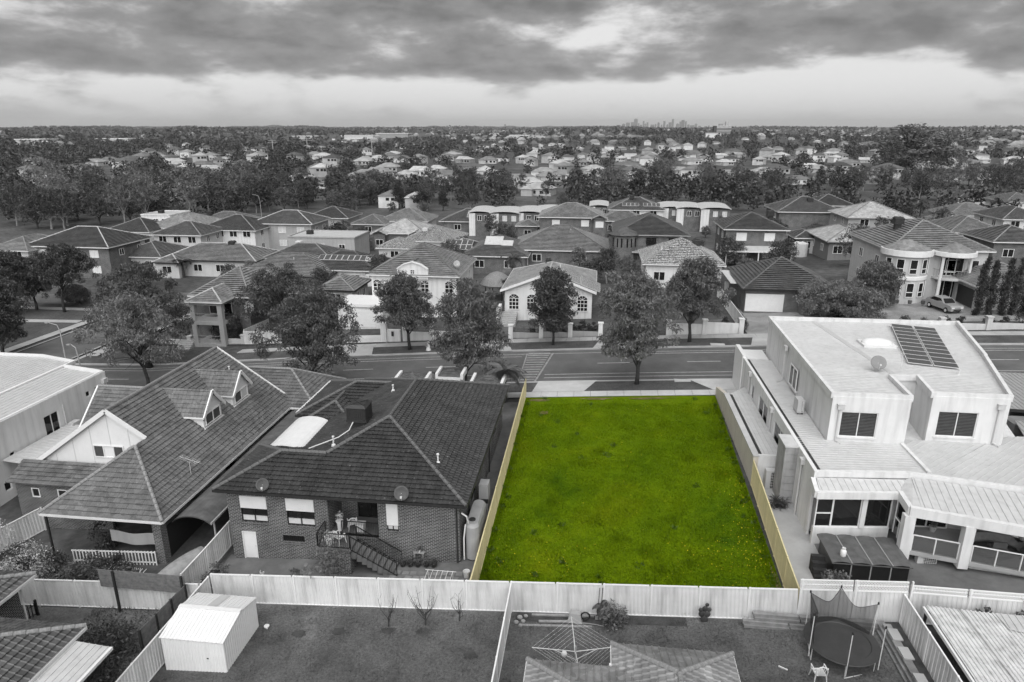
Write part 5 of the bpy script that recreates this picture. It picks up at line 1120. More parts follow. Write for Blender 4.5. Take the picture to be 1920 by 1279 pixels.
    for a0, a1, nm in ((13.05, 13.95, 2), (13.98, 15.55, 1), (15.85, 17.25, 1)):
        y_ = lambda x: 36.45 + (x - 13) * .105
        p = MB(); p.add([(a0, y_(a0), 2.06), (a1, y_(a1), 2.06), (a1, y_(a1), 4.05), (a0, y_(a0), 4.05)], [(0, 1, 2, 3)]); fr = MB()
        for s, e in (((a0, 2.08), (a1, 2.08)), ((a0, 4.03), (a1, 4.03)), ((a0, 2.08), (a0, 4.03)), ((a1, 2.08), (a1, 4.03))) + ((((a0, 2.95), (a1, 2.95)),) if nm == 2 else ()): fr.bar((s[0], y_(s[0]) - .03, s[1]), (e[0], y_(e[0]) - .03, e[1]), .06, .06)
        fo = fr.build('window', 'white_paint', Wt); p.build('pane', 'glass', fo)
    m = MB(); m.box(15.57, 15.83, 36.55, 36.95, 2.05, 4.05); m.build('pier', 'white_render', Wt)
    p = MB(); p.add([(17.42, 36.5, 2.0), (17.42, 35.2, 2.0), (17.42, 35.2, 4.05), (17.42, 36.5, 4.05)], [(0, 1, 2, 3)]); fr = MB()
    for s, e in (((36.5, 2.0), (36.5, 4.05)), ((35.2, 2.0), (35.2, 4.05)), ((36.5, 3.0), (35.2, 3.0)), ((35.9, 2.0), (35.9, 3.0))): fr.bar((17.38, *s), (17.38, *e), .05)
    fo = fr.build('window', 'white_paint', Wt); p.build('pane', 'glass', fo)
    window(Wt, 's', 37.3, 18.3, 20.6, 2.0, 4.0, 2, 1, -.05, 'white_paint', 'glass', fw=.08); m = MB(); m.add([(18, 37.95, 1.9), (25.4, 36.45, 1.9), (25.4, 36.45, 4.6), (18, 37.95, 4.6)], [(0, 1, 2, 3)]); m.build('verandah_back_wall', 'pale_render', Wt)
    # glass balustrade: posts, rails and panes
    line = [Vector((17.65, 34.75, 1.97)), Vector((19.75, 34.2, 1.97)), Vector((20.35, 34.05, 1.97)), Vector((24.6, 32.95, 1.97))]
    for a, b, k in ((line[0], line[1], 2), (line[2], line[3], 4)):
        m = MB(); m.bar(a + Vector((0, 0, .98)), b + Vector((0, 0, .98)), .05)
        for i in range(k + 1): p = a.lerp(b, i / k); m.bar(p, p + Vector((0, 0, .98)), .05)
        o = m.build('balustrade', 'white_paint', Wt)
        for i in range(k):
            p, q_ = a.lerp(b, (i + .04) / k), a.lerp(b, (i + .96) / k); m = MB(); u = Vector((0, 0, .9)); lo_ = Vector((0, 0, .08)); m.slab([p + lo_, q_ + lo_, q_ + u, p + u], (0.25, -1, 0), .012); m.build('glass_pane', 'glass_dark', o)
_gd, _nt, _b = _mat('glass_dark'); _b.inputs['Base Color'].default_value = (.12, .12, .12, 1); _b.inputs['Roughness'].default_value = .05; _b.inputs['Alpha'].default_value = .55
white_house()
def white_house_things():
    ac_unit('white air conditioner on the lower roof of the white house', 14.55, 46.7, 4.95, .45, .95, 1.0); ac_unit('white air conditioner under the balcony of the white house', 18.6, 34.9, .75, 1.0, .35, .9); ac_unit('grey meter cabinet beside the cream fence', 12.2, 43.6 - .9, .75, .9, .5, 1.6)
    # covered spa
    t = thing('swim_spa', 'black swim spa with folded grey vinyl cover', 'spa', (15.2, 34.4, .8)); m = MB(); m.box(13.2, 17.0, 33.2, 35.6, .75, 1.95); b = m.build('cabinet', 'black_paint', t); m = MB()
    for x in (14.1, 15.1, 16.1): m.box(x - .03, x + .03, 33.17, 33.197, .8, 1.9)
    m.build('trim', 'grey_metal', b)
    for i in range(4):
        x0 = 13.05 + i * 1.02; m = MB(); P = []; 
        for fx in range(5):
            for fy in range(4):
                a, c = fx / 4, fy / 3; zz = 2.0 + .09 * math.sin(math.pi * min(1, max(0, a * .96 + .02))) + .03 * math.sin(math.pi * c); P.append((x0 + 1.0 * a, 33.05 + 2.7 * c, zz))
        F = [(x * 4 + y, (x + 1) * 4 + y, (x + 1) * 4 + y + 1, x * 4 + y + 1) for x in range(4) for y in range(3)]; m.add(P, F); e = [(x0, 33.05, 1.93), (x0 + 1.0, 33.05, 1.93), (x0 + 1.0, 35.75, 1.93), (x0, 35.75, 1.93)]; m.add([P[0], P[16], P[19], P[3]] + e, [(0, 1, 5, 4), (1, 2, 6, 5), (2, 3, 7, 6), (3, 0, 4, 7)]); m.build('cover_panel', 'vinyl_grey', t)
    m = MB()
    for x in (14.06, 15.08, 16.1): m.bar((x, 33.04, 2.04), (x, 35.74, 2.04), .05, .03)
    m.build('seam', 'grey_metal', t)
    t = thing('gas_bottle', 'white gas bottle standing on the spa cover', 'gas bottle', (13.75, 33.6, 2.08)); m = MB(); m.lathe([(.12, 0), (.15, .05), (.155, .32), (.1, .4), (.03, .42), (.03, .47)], (13.75, 33.6, 2.08), 14); m.build('tank', 'white_paint', t, smooth=True); m = MB(); m.lathe([(.09, .4), (.1, .5), (.095, .5), (.085, .4)], (13.75, 33.6, 2.08), 12); m.build('collar', 'white_paint', t)
    # curved wicker lounge on the balcony
    t = thing('wicker_lounge', 'large curved wicker day lounge on the balcony', 'lounge', (22.2, 34.9, 1.96)); m = MB(); vs = []; fs = []; n = 20
    for i in range(n + 1):
        a = math.pi * (1.0 + 1.05 * i / n) + .3
        for r, z_ in ((1.0, .0), (1.15, .75), (1.02, .78), (.8, .42)): vs.append((22.0 + 1.35 * r * math.cos(a), 35.0 + .85 * r * math.sin(a) * -1, 1.96 + z_))
    for i in range(n):
        for k in range(3): q = i * 4 + k; fs.append((q, q + 4, q + 5, q + 1))
    m.add(vs, fs); m.build('back_shell', 'wicker', t); m = MB(); m.ell((22.0, 35.0, 2.2), 1.25, .75, .18, 18, 6); m.build('cushion', 'dark_plastic', t); m = MB(); m.box(21.7, 22.5, 34.6, 35.2, 2.35, 2.45); m.box(21.75, 22.45, 34.75, 34.85, 2.46, 2.8); m.build('throw_cushion', 'vinyl_grey', t)
    # barbecue on folding trolley
    t = thing('barbecue', 'small barbecue with hood on crossed folding legs on the balcony', 'barbecue', (23.6, 35.3, 1.96)); m = MB(); m.ell((23.6, 35.3, 2.85), .35, .25, .18, 14, 6); m.build('hood', 'grey_metal', t, smooth=True); m = MB()
    for sy in (-.2, .2): m.tube([(23.3, 35.3 + sy, 1.97), (23.9, 35.3 + sy, 2.72)], .018, 5); m.tube([(23.9, 35.3 + sy, 1.97), (23.3, 35.3 + sy, 2.72)], .018, 5)
    m.build('leg', 'black_paint', t); m = MB(); m.box(23.15, 24.05, 35.1, 35.5, 2.7, 2.74); m.build('tray', 'black_paint', t); m = MB(); m.lathe([(.13, 0), (.14, .3), (.05, .38)], (24.0, 35.0, 1.97), 10); m.build('gas_cylinder', 'dark_plastic', t)
    pot_plant('round leafy plant in a dark pot on the balcony corner', 18.0, 35.9, 1.1, .22, 21, 'dark_plastic', z=1.96); pot_plant('pale urn plant behind the balcony window', 19.7, 36.9, .7, .2, 22, 'pale_render', z=1.96)
    shrub('pale flowering shrub beside the spa', (13.0, 31.9, .8), .75, 1.3, 31, 'leaf_pale', 14, 50); shrub('dark spiky plant between the cream fence and the white house', (12.0, 40.2, .75), .45, 1.1, 32, 'leaf_dark', 10, 40, .05, .5)
    # steel gate frame leaning at the spa
    t = thing('timber_steps', 'dark timber steps leaning beside the spa', 'steps', (12.6, 33.4, .8)); 
    for i in range(4): m = MB(); m.box(12.3, 13.0, 33.9 - i * .28, 34.15 - i * .28, .8, 1.75 - i * .24); m.build('step', 'timber_dark', t)
    # neighbour's dark corrugated carport at the far right
    t = thing('dark_carport', 'dark ribbed metal carport right of the white house', 'carport', (31, 50, 2)); m = MB(); ribbed(m, [(27.5, 41.5, 4.4), (40, 40.5, 4.4), (40, 47.5, 4.5), (29.5, 48, 4.5)], .35, .08, .04, 0); ribbed(m, [(30.0, 50, 4.6), (42, 49.5, 4.6), (42, 57.5, 4.7), (32.2, 58, 4.7)], .35, .08, .04, 0); m.build('roof_sheet', 'grey_metal', t); m = MB(); m.bar((27.5, 41.4, 4.3), (40, 40.4, 4.3), .1, .2); m.bar((30, 49.9, 4.5), (42, 49.4, 4.5), .1, .2); m.build('gutter', 'gutter_dark', t)
    for x, y in ((27.9, 41.7), (31, 41.4), (34, 41.2), (30.4, 50.2), (34, 50)): m = MB(); m.bar((x, y, 1.2), (x, y, 4.4), .12); m.build('post', 'gutter_dark', t)
    m = MB(); m.box(29.5, 40, 47.9, 49.6, 1.5, 4.2); m.build('wall', 'brick_plain', t)
white_house_things()
# ------------------------------------------------------------------ white flat-roofed house at the left edge
def left_house():
    L = thing('white_flat_house', 'white rendered house with flat metal roof at left edge', 'house', (-48, 46, -2.4)); ph = [(-42.6, 36), (-42.6, 51.8), (-47.0, 52.8), (-47.0, 54.0), (-51.2, 55.2), (-62, 55.2), (-62, 36)]
    m = MB(); m.prism(ph, -2.8, 3.4); m.build('wall_core', 'white_render', L); ws = [(44.6, 46.1, .6, 2.35), (49.3, 49.8, 2.15, 2.65), (50.4, 50.9, 2.15, 2.65), (41.0, 41.5, .55, 1.05), (38.4, 39.0, -1.6, -.9), (40.0, 40.6, -1.6, -.9), (41.8, 42.3, -1.55, -1.0)]
    m = MB(); wallgrid(m, 'e', -42.42, 36, 51.9, -2.8, 3.62, ws, .178); m.build('side_wall', 'white_render', L)
    for a, b, z0, z1 in ws: window(L, 'e', -42.42, a, b, z0, z1, 2 if b - a > 1 else 1, 1, .1, 'white_paint', 'glass', fw=.05)
    m = MB(); n = len(ph)
    for i in range(n): a, b = Vector((*ph[i], 3.55)), Vector((*ph[(i + 1) % n], 3.55)); m.bar(a, b, .2 + .003 * i, .3 + .004 * i)
    m.build('parapet', 'white_paint', L); m = MB(); ribbed(m, [(-42.7, 36.1, 3.45), (-42.7, 51.6, 3.45), (-47.2, 52.6, 3.5), (-47.2, 36.1, 3.5)], .45, .06, .03, 1); ribbed(m, [(-47.25, 36.1, 3.52), (-47.25, 53.8, 3.52), (-51.3, 55, 3.5), (-61.8, 55, 3.45), (-61.8, 36.1, 3.45)], .45, .06, .03, 1); m.build('roof', 'metal_roof', L); m = MB(); m.bar((-47.22, 36.2, 3.55), (-47.22, 53, 3.55), .3, .12); m.build('roof_upstand', 'white_paint', L)
    m = MB(); m.box(-42.4, -42.1, 51.2, 51.7, 2.7, 3.1); m.tube([(-42.3, 51.4, 2.7), (-42.3, 51.4, -2)], .05, 6); m.tube([(-42.35, 46.6, 2.6), (-42.35, 46.6, -2)], .05, 6); m.build('downpipe', 'pale_render', L)
    m = MB(); ribbed(m, [(-42.3, 40.2, .9), (-40.3, 40.2, .7), (-40.3, 46.8, .7), (-42.3, 46.8, .9)], .4, .05, .03, 0); m.build('awning', 'white_metal_roof', L)
    ac_unit('air conditioner on the wall of the left white house', -41.9, 46.9, .3, .5, .85, .75)
left_house()
# ================================================================== FOREGROUND YARDS
def foreground():
    # white metal garden shed
    t = thing('garden_shed', 'white ribbed metal garden shed on the lawn', 'shed', (-18.4, 26.3, G(-18.4, 26.3))); z0 = G(-18.4, 26) - .1; x0, x1, y0, y1 = -20.0, -16.85, 24.85, 28.1; ym = 26.6; ze, zr = z0 + 1.95, z0 + 2.35
    m = MB(); k = 22
    def rib_wall(p, q, zt0, zt1):
        p, q = Vector((*p, 0)), Vector((*q, 0)); L = (q - p).length; d = (q - p) / L; nn = Vector((d.y, -d.x, 0)); n = int(L / .16); vs = []; fs = []
        for i in range(n * 4 + 1):
            f = i / (n * 4); e = .025 if i % 4 in (1, 2) else 0; c = p + d * (L * f) + nn * e; zt = zt0 + (zt1 - zt0) * f; vs += [(c.x, c.y, z0), (c.x, c.y, zt)]
        for i in range(n * 4): fs.append((2 * i, 2 * i + 2, 2 * i + 3, 2 * i + 1))
        m.add(vs, fs)
    rib_wall((x0, y0), (x1, y0), ze, ze); rib_wall((x1, y0), (x1, ym), ze, zr); rib_wall((x1, ym), (x1, y1), zr, ze); rib_wall((x1, y1), (x0, y1), ze, ze); rib_wall((x0, y1), (x0, ym), ze, zr); rib_wall((x0, ym), (x0, y0), zr, ze); m.build('wall', 'white_paint', t)
    for nm, P in (('roof_sheet', [(x0 - .05, y0 - .06, ze), (x1 + .05, y0 - .06, ze), (x1 + .05, ym, zr + .01), (x0 - .05, ym, zr + .01)]), ('roof_sheet', [(x0 - .05, ym, zr + .01), (x1 + .05, ym, zr + .01), (x1 + .05, y1 + .06, ze), (x0 - .05, y1 + .06, ze)])):
        m = MB(); ribbed(m, P, .2, .06, .02, 0, .02); m.build(nm, 'white_paint', t)
    m = MB(); m.bar((x0 - .05, ym, zr + .03), (x1 + .05, ym, zr + .03), .22, .03); m.build('ridge_cap', 'white_paint', t); m = MB(); m.add([(-18.7, ym + .1, zr + .012), (-18.2, ym + .1, zr + .012), (-18.2, y1, ze + .04), (-18.7, y1, ze + .04)], [(0, 1, 2, 3)]); m.build('skylight_sheet', 'pale_render', t)
    m = MB(); m.box(-17.75, -17.66, y0 - .05, y0 - .03, z0 + .95, z0 + 1.0); m.build('handle', 'black_paint', t)
    # timber slat screens above the fence
    def screen(label, a, b, zb, zt, n=6, gaps=True):
        t = thing('timber_screen', label, 'screen', (a[0], a[1], G(*a))); A, B = Vector((a[0], a[1], 0)), Vector((b[0], b[1], 0)); h = (zt - zb) / n
        for i in range(n): m = MB(); m.bar(A + Vector((0, 0, zb + h * (i + .5))), B + Vector((0, 0, zb + h * (i + .5))), .03, h * .92); m.build('board', 'timber', t)
        for f in (0.18, .97) if gaps else (0, .33, .66, 1): p = A.lerp(B, f); m = MB(); m.bar((p.x, p.y - .06, G(p.x, p.y) - .2), (p.x, p.y - .06, zt), .11); m.build('post', 'timber_dark', t)
    screen('wide dark timber screen standing above the left fence', (-26.2, 28.85), (-21.2, 28.85), .05, 1.15, 6); screen('narrow dark timber screen running back beside the shed', (-21.1, 28.7), (-21.3, 25.2), -.3, .75, 5, False)
    # tiled roofs of the houses nearest the camera
    def near_house(name, label, specs, wall, tile='tile_mid', wallm='brick_mid', gut='gutter_white', extra=()):
        t = thing(name, label, 'house', wall[0]); roof_parts(t, specs, tile, 'ridge_grey', gut, .32, .3, singles=True, step=.06, rib=.045, extra=extra, limit=300); w = MB(); w.box(*wall[1]); w.build('wall', wallm, t); return t
    ze = 2.75; h1 = hip(-2.3, 9.5, 12, 23.4, ze, 21, (True, True), 'x')
    t = thing('near_tiled_house', 'grey tiled house roof at the bottom centre edge', 'house', (3, 18, 0)); zr_ = 3.9
    a = [(-2.2, 23.5, ze), (-2.2, 16, ze), (.2, 16, 3.75), (.2, 21.0, 3.75)]
    P1 = [(-2.2, 23.3, ze), (1.2, 23.3, ze), (1.2, 19.5, 4.25), (-2.2, 19.5, 4.25)]
    b1 = hip(-2.2, 5.4, 14, 23.3, ze, 21, (False, True), 'y'); b2 = hip(1.3, 6.35, 16, 24.7, ze - .03, 23, (False, True), 'y'); b3 = hip(5.0, 13, 12, 23.0, ze - .06, 20, (True, True), 'y')
    roof_parts(t, [b1, b2, b3], 'tile_mid', 'ridge_grey', 'gutter_white', .32, .3, singles=True, step=.06, rib=.05); w = MB(); w.box(-1.7, 5.9, 12, 22.8, -.3, 2.68); w.build('wall', 'brick_mid', t); w = MB(); w.box(5.92, 12.6, 12, 22.4, 0, 2.65); w.build('wall', 'brick_mid', t)
    m = MB(); m.bar((1.22, 23.4, ze - .3), (1.22, 23.4, ze + .1), .1); m.build('downpipe', 'white_paint', t)
    # left corner houses
    t = thing('left_corner_house', 'dark tiled house with white awning at bottom left corner', 'house', (-28, 20, -1.5)); c = hip(-40, -22.3, 8, 23.25, 2.45, 21, (True, True), 'y'); roof_parts(t, [c], 'tile_charcoal', 'ridge_grey', 'gutter_white', .32, .3, singles=True, step=.06, rib=.045); w = MB(); w.box(-39.5, -22.9, 8.5, 22.7, -2, 2.4); w.build('wall', 'brick_mid', t)
    m = MB(); ribbed(m, [(-23.6, 10, 2.38), (-20.5, 10, 2.2), (-20.5, 22.45, 2.2), (-22.25, 22.5, 2.36)], .3, .05, .03, 1, .04); m.build('awning', 'white_metal_roof', t); m = MB(); m.bar((-20.5, 10, 2.15), (-20.5, 22.45, 2.15), .12, .14); m.build('awning_gutter', 'white_paint', t)
    t = thing('left_brick_house', 'small tiled brick house wing with white gutter at left edge', 'house', (-31, 25, -1.9)); c = hip(-44, -27.6, 18.5, 26.5, 2.4, 21, (True, True), 'x'); roof_parts(t, [c], 'tile_charcoal', 'ridge_grey', 'gutter_white', .32, .3, singles=True, step=.06, rib=.045, limit=200); w = MB(); w.box(-43.5, -28.2, 19, 25.9, -2.2, 2.35); w.build('wall', 'brick_dark', t); m = MB(); m.tube([(-28.1, 25.95, 2.3), (-28.1, 25.95, -1.9)], .045, 6); m.build('downpipe', 'white_paint', t)
    t = thing('garden_gate', 'small black picket gate by the left brick wing', 'gate', (-30.2, 27.6, G(-30.2, 27.6))); z = G(-30.2, 27.6)
    for p in ((-30.5, 27.0), (-29.9, 28.3)): m = MB(); m.bar((*p, z - .2), (*p, z + 1.05), .1); m.build('post', 'black_paint', t)
    for i in range(9): f = (i + .5) / 9; p = Vector((-30.5, 27.0, z)).lerp(Vector((-29.9, 28.3, z)), f); m = MB(); m.bar(p + Vector((0, 0, .1)), p + Vector((0, 0, .9)), .05, .02); m.build('picket', 'black_paint', t)
    m = MB(); m.bar((-30.5, 27, z + .75), (-29.9, 28.3, z + .75), .04); m.bar((-30.5, 27, z + .2), (-29.9, 28.3, z + .2), .04); m.build('rail', 'black_paint', t)
    # corrugated roof at the lower right
    t = thing('corrugated_patio_roof', 'large white corrugated patio roof at the lower right', 'patio roof', (19, 26, 1)); P = [(15.75, 16, 2.75), (26, 16, 2.45), (26, 28.6, 2.45), (15.9, 29.0, 2.75)]
    for i in range(14):
        y0_ = 16 + i * .95; y1_ = min(y0_ + .93, 29.0); m = MB(); ribbed(m, [(15.75 + .01 * i, y0_, 2.72 + .002 * (i % 2)), (20.6, y0_, 2.5 + .002 * (i % 2)), (20.6, y1_, 2.5 + .002 * (i % 2)), (15.75 + .01 * i, y1_, 2.72 + .002 * (i % 2))], .19, .1, .045, 1, .02); m.build('roof_sheet', 'patio_sheet', t)
    m = MB(); m.bar((15.7, 16, 2.6), (15.8, 29.0, 2.6), .1, .16); m.build('gutter', 'white_paint', t); m = MB(); m.bar((17.6, 16, 2.72), (17.3, 29, 2.74), .03, .02); m.build('screw_line', 'grey_metal', t)
    for y in (17, 20, 23, 26, 28.8): m = MB(); m.bar((15.85, y, .5), (15.85, y, 2.55), .1); m.build('post', 'timber_dark', t)
    m = MB()
    for y in (16.5, 19, 21.5, 24, 26.5, 28.7): m.bar((15.8, y, 2.6), (20.6, y, 2.4), .06, .12)
    m.build('rafter', 'timber_dark', t)
    t = thing('right_corner_house', 'dark tiled house corner at the lower right edge', 'house', (24, 22, 1)); c = hip(20.75, 34, 10, 27.3, 2.65, 20, (True, True), 'y'); roof_parts(t, [c], 'tile_charcoal', 'ridge_grey', 'gutter_white', .32, .3, singles=True, step=.06, rib=.045, limit=200); w = MB(); w.box(21.3, 33.5, 10.5, 26.7, .5, 2.6); w.build('wall', 'brick_mid', t)
    m = MB(); ribbed(m, [(18.9, 29.0, 2.62), (23, 28.9, 2.6), (23, 27.4, 2.66), (20.75, 27.4, 2.66), (18.9, 27.9, 2.64)], .3, .06, .035, 0, .03); m.build('lean_to_roof', 'white_metal_roof', t)
    # rotary clothes line
    cx, cy = -.24, 25.2; z = G(cx, cy); t = thing('rotary_clothes_line', 'square rotary clothes line on the foreground lawn', 'clothes line', (cx, cy, z)); m = MB(); m.tube([(cx, cy, z - .1), (cx, cy, z + 2.05)], .035, 8); m.build('mast', 'grey_metal', t); R_ = 1.95; ang = [math.radians(q) for q in (8, 98, 188, 278)]
    for a in ang: m = MB(); m.tube([(cx, cy, z + 1.75), (cx + R_ * math.cos(a), cy + R_ * math.sin(a), z + 2.0)], .018, 5); m.tube([(cx, cy, z + 1.3), (cx + R_ * .5 * math.cos(a), cy + R_ * .5 * math.sin(a), z + 1.87)], .014, 5); m.build('arm', 'alu', t)
    for k in range(7):
        f = 1 - k * .115; m = MB(); P = [(cx + R_ * f * math.cos(a), cy + R_ * f * math.sin(a), z + 1.75 + .25 * f) for a in ang]
        for i in range(4): m.tube([P[i], P[(i + 1) % 4]], .0045, 4)
        m.build('line', 'alu', t)
    t = thing('peg_bag', 'white peg bag hanging on the clothes line', 'bag', (cx - .5, cy - .05, z + 1.5)); m = MB(); m.ell((cx - .5, cy - .05, z + 1.62), .13, .1, .17, 10, 6); m.build('bag', 'white_paint', t)
    # trampoline
    cx, cy = 11.85, 27.6; z = G(cx, cy); t = thing('trampoline', 'round black trampoline with safety net on steel poles', 'trampoline', (cx, cy, z)); m = MB(); R_ = 1.5; n = 40
    vs = [(cx, cy, z + .78)] + [(cx + 1.24 * math.cos(2 * math.pi * i / n), cy + 1.24 * math.sin(2 * math.pi * i / n), z + .8) for i in range(n)]; m.add(vs, [(0, 1 + i, 1 + (i + 1) % n) for i in range(n)]); m.build('mat', 'black_mesh', t)
    m = MB(); m.lathe([(1.22, .82), (1.25, .86), (1.6, .86), (1.63, .82), (1.6, .79), (1.25, .79)], (cx, cy, z), 40); m.build('edge_pad', 'rubber_pad', t)
    poles = []
    for i in range(6):
        a = math.radians(20 + 60 * i); p = (cx + 1.66 * math.cos(a), cy + 1.66 * math.sin(a)); poles.append(p); m = MB(); m.tube([(p[0], p[1], z + .3), (p[0], p[1], z + 2.55)], .022, 6); o = m.build('pole', 'alu', t); m = MB(); m.lathe([(.04, 2.5), (.045, 2.58), (.02, 2.63)], (p[0], p[1], z), 8); m.build('pole_cap', 'rubber', o)
    for i in range(3):
        a0, a1 = math.radians(20 + 120 * i), math.radians(80 + 120 * i); q0, q1 = [(cx + 1.5 * math.cos(a), cy + 1.5 * math.sin(a)) for a in (a0, a1)]; m = MB(); m.tube([(*q0, z + .8), (*q0, z + .05), (*q1, z + .05), (*q1, z + .8)], .022, 6); m.build('leg_frame', 'alu', t)
    def netp(i, f, g): a, b = poles[i], poles[(i + 1) % 6]; zt = 2.5 - .42 * math.sin(math.pi * f); k = .80 + .1 * abs(f - .5); x = a[0] + (b[0] - a[0]) * f; y = a[1] + (b[1] - a[1]) * f; k2 = 1 - .2 * math.sin(math.pi * f) * g - .12 * (1 - g); return (cx + (x - cx) * k2, cy + (y - cy) * k2, z + .85 + (zt - .85) * g)
    for i in (0, 1, 2):
        m = MB(); vs = [netp(i, a / 10, b / 8) for a in range(11) for b in range(9)]; m.add(vs, [(a * 9 + b, (a + 1) * 9 + b, (a + 1) * 9 + b + 1, a * 9 + b + 1) for a in range(10) for b in range(8)]); m.build('net', 'net', t); m = MB(); m.tube([netp(i, a / 10, 1) for a in range(11)], .015, 4); m.build('net_cord', 'black_paint', t)
    plastic_chair('white plastic garden chair in front of the trampoline', 10.45, 26.0, G(10.4, 26) + .03, math.pi + .1, 1.05)
    # sleeper retaining walls: separate boards
    t = thing('sleeper_wall', 'low timber sleeper retaining wall behind the trampoline', 'retaining wall', (11, 29.2, .5)); rg = random.Random(4)
    for j in range(4):
        for i in range(3):
            xa = 7.6 + i * 2.2 + j * .25 + (.0 if j % 2 else .3); xb = min(xa + 2.15, 14.2); zz = G(10, 29) - .05 + j * .16
            if xa < 14: m = MB(); m.box(xa, xb, 29.15 + j * .10, 29.37 + j * .10, zz, zz + .152); m.build('sleeper', 'sleeper', t)
    t = thing('stone_edge_wall', 'stepped block garden wall along the right fence', 'retaining wall', (14.3, 26, .8))
    for j in range(3):
        for i in range(8):
            ya = 20.5 + i * 1.1 + (j % 2) * .45; m = MB(); m.box(14.05 + j * .11, 14.42 + j * .11, ya, ya + 1.06, .80 + j * .19, .80 + j * .19 + .182); m.build('block', 'sleeper', t)
    for i, (y, a) in enumerate(((28.1, .1), (26.9, -.15), (25.3, .2))): m = MB(); m.box(14.3, 14.75, y, y + .75, 1.375, 1.44); m.build('capstone', 'concrete', t)
    sheet('garden_bed', 14.4, 15.2, 20, 29.7, 'soil', .25, 1.0); sheet('garden_bed', -3.4, 5.2, 29.15, 29.8, 'soil', .045, 1.0)
    # odds and ends along the rear fence
    t = thing('timber_planks', 'pale timber planks lying in the bed by the fence', 'planks', (-1.5, 29.2, 0))
    for i, (x0_, x1_, y, zz) in enumerate(((-2.6, .6, 29.6, .08), (-2.2, -.6, 29.1, .1), (-3.2, .5, 28.85, .03))): m = MB(); m.bar((x0_, y, G(x0_, y) + zz), (x1_, y + .05, G(x1_, y) + zz), .14, .06); m.build('plank', 'timber_pale', t)
    t = thing('wheelbarrow', 'upturned old wheelbarrow with clutter by the rear fence', 'wheelbarrow', (-.2, 29.2, 0)); z = G(-.2, 29.2)
    m = MB(); m.add([(-.75, 29.05, z + .08), (.0, 29.0, z + .08), (.05, 29.55, z + .08), (-.7, 29.6, z + .08), (-.62, 29.15, z + .55), (-.1, 29.12, z + .52), (-.08, 29.45, z + .52), (-.6, 29.5, z + .55)], [(0, 1, 5, 4), (1, 2, 6, 5), (2, 3, 7, 6), (3, 0, 4, 7), (4, 5, 6, 7)]); m.build('tray', 'grey_metal', t); m = MB(); m.tube([(.0, 29.1, z + .1), (.7, 29.0, z + .15), (1.1, 28.95, z + .12)], .025, 5); m.tube([(0, 29.5, z + .1), (.7, 29.35, z + .45)], .025, 5); m.build('handle', 'timber_pale', t)
    m = MB(); P = [(.15 + .22 * math.cos(a * .63), 29.25, z + .4 + .22 * math.sin(a * .63)) for a in range(11)]; m.tube(P, .045, 6); m.build('wheel', 'rubber', t)
    for i, (x, y, s_) in enumerate(((-3.2, 29.35, .16), (-3.0, 29.1, .13), (-3.35, 29.0, .14), (-2.9, 29.5, .12), (-3.1, 28.8, .11))):
        rk = thing('garden_rock', ['largest pale rock in the fence corner bed', 'pale rock at the front of the corner bed', 'pale rock against the dividing fence', 'small pale rock at the back of the bed', 'smallest pale rock nearest the lawn'][i], 'rock', (x, y, G(x, y))); m = MB(); m.ell((x, y, G(x, y) + s_ * .6), s_, s_ * .8, s_ * .7, 7, 5); m.build('stone', 'rock', rk)
    for i, x in enumerate((.75, .9)): t = thing('garden_tool', ['long handled rake leaning on the rear fence', 'long handled spade leaning on the rear fence'][i], 'tool', (x, 29.4, G(x, 29.4))); m = MB(); m.tube([(x, 29.45, G(x, 29.4)), (x + .08, 29.78, G(x, 29.4) + 1.7)], .018, 5); m.build('shaft', 'timber_dark', t); m = MB(); m.box(x - .1, x + .1, 29.41, 29.44, G(x, 29.4) + .02, G(x, 29.4) + .25); m.build('head', 'grey_metal', t)
    shrub('large bushy shrub against the fence behind the clothes line', (1.55, 29.1, G(1.5, 29)), .7, 1.15, 41, 'leaf', 20, 55, .06, .2); palm('small spiky palm behind the large bushy shrub', (.95, 29.45, G(1, 29.4)), .9, 9, .55, 3, .05)
    t = thing('prickly_pear', 'dark prickly pear cactus against the fence', 'cactus', (6.05, 29.55, G(6, 29.5))); z = G(6, 29.5)
    for dx, dz, r in ((0, .18, .2), (.12, .5, .17), (-.14, .48, .16), (.0, .8, .15), (.2, .78, .12), (-.2, .72, .12), (.08, 1.05, .1)): m = MB(); m.ell((6.05 + dx, 29.55, z + dz), r, .05, r * 1.15, 10, 6); m.build('pad', 'leaf_dark', t, smooth=True)
    t = thing('fallen_stick', 'short pale stick lying on the lawn by the chair', 'stick', (9.0, 26.6, G(9, 26.6))); m = MB(); m.bar((8.95, 26.7, G(9, 26.6) + .06), (9.3, 26.5, G(9, 26.6) + .06), .05); m.build('stick', 'white_paint', t)
    t = thing('drain_cap', 'round white drain cap on the lawn by the shed', 'drain', (-16.3, 27.9, G(-16.3, 27.9))); m = MB(); m.lathe([(.05, 0), (.05, .18), (.14, .18), (.14, .23), (.02, .24)], (-16.3, 27.9, G(-16.3, 27.9)), 10); m.build('cap', 'white_paint', t)
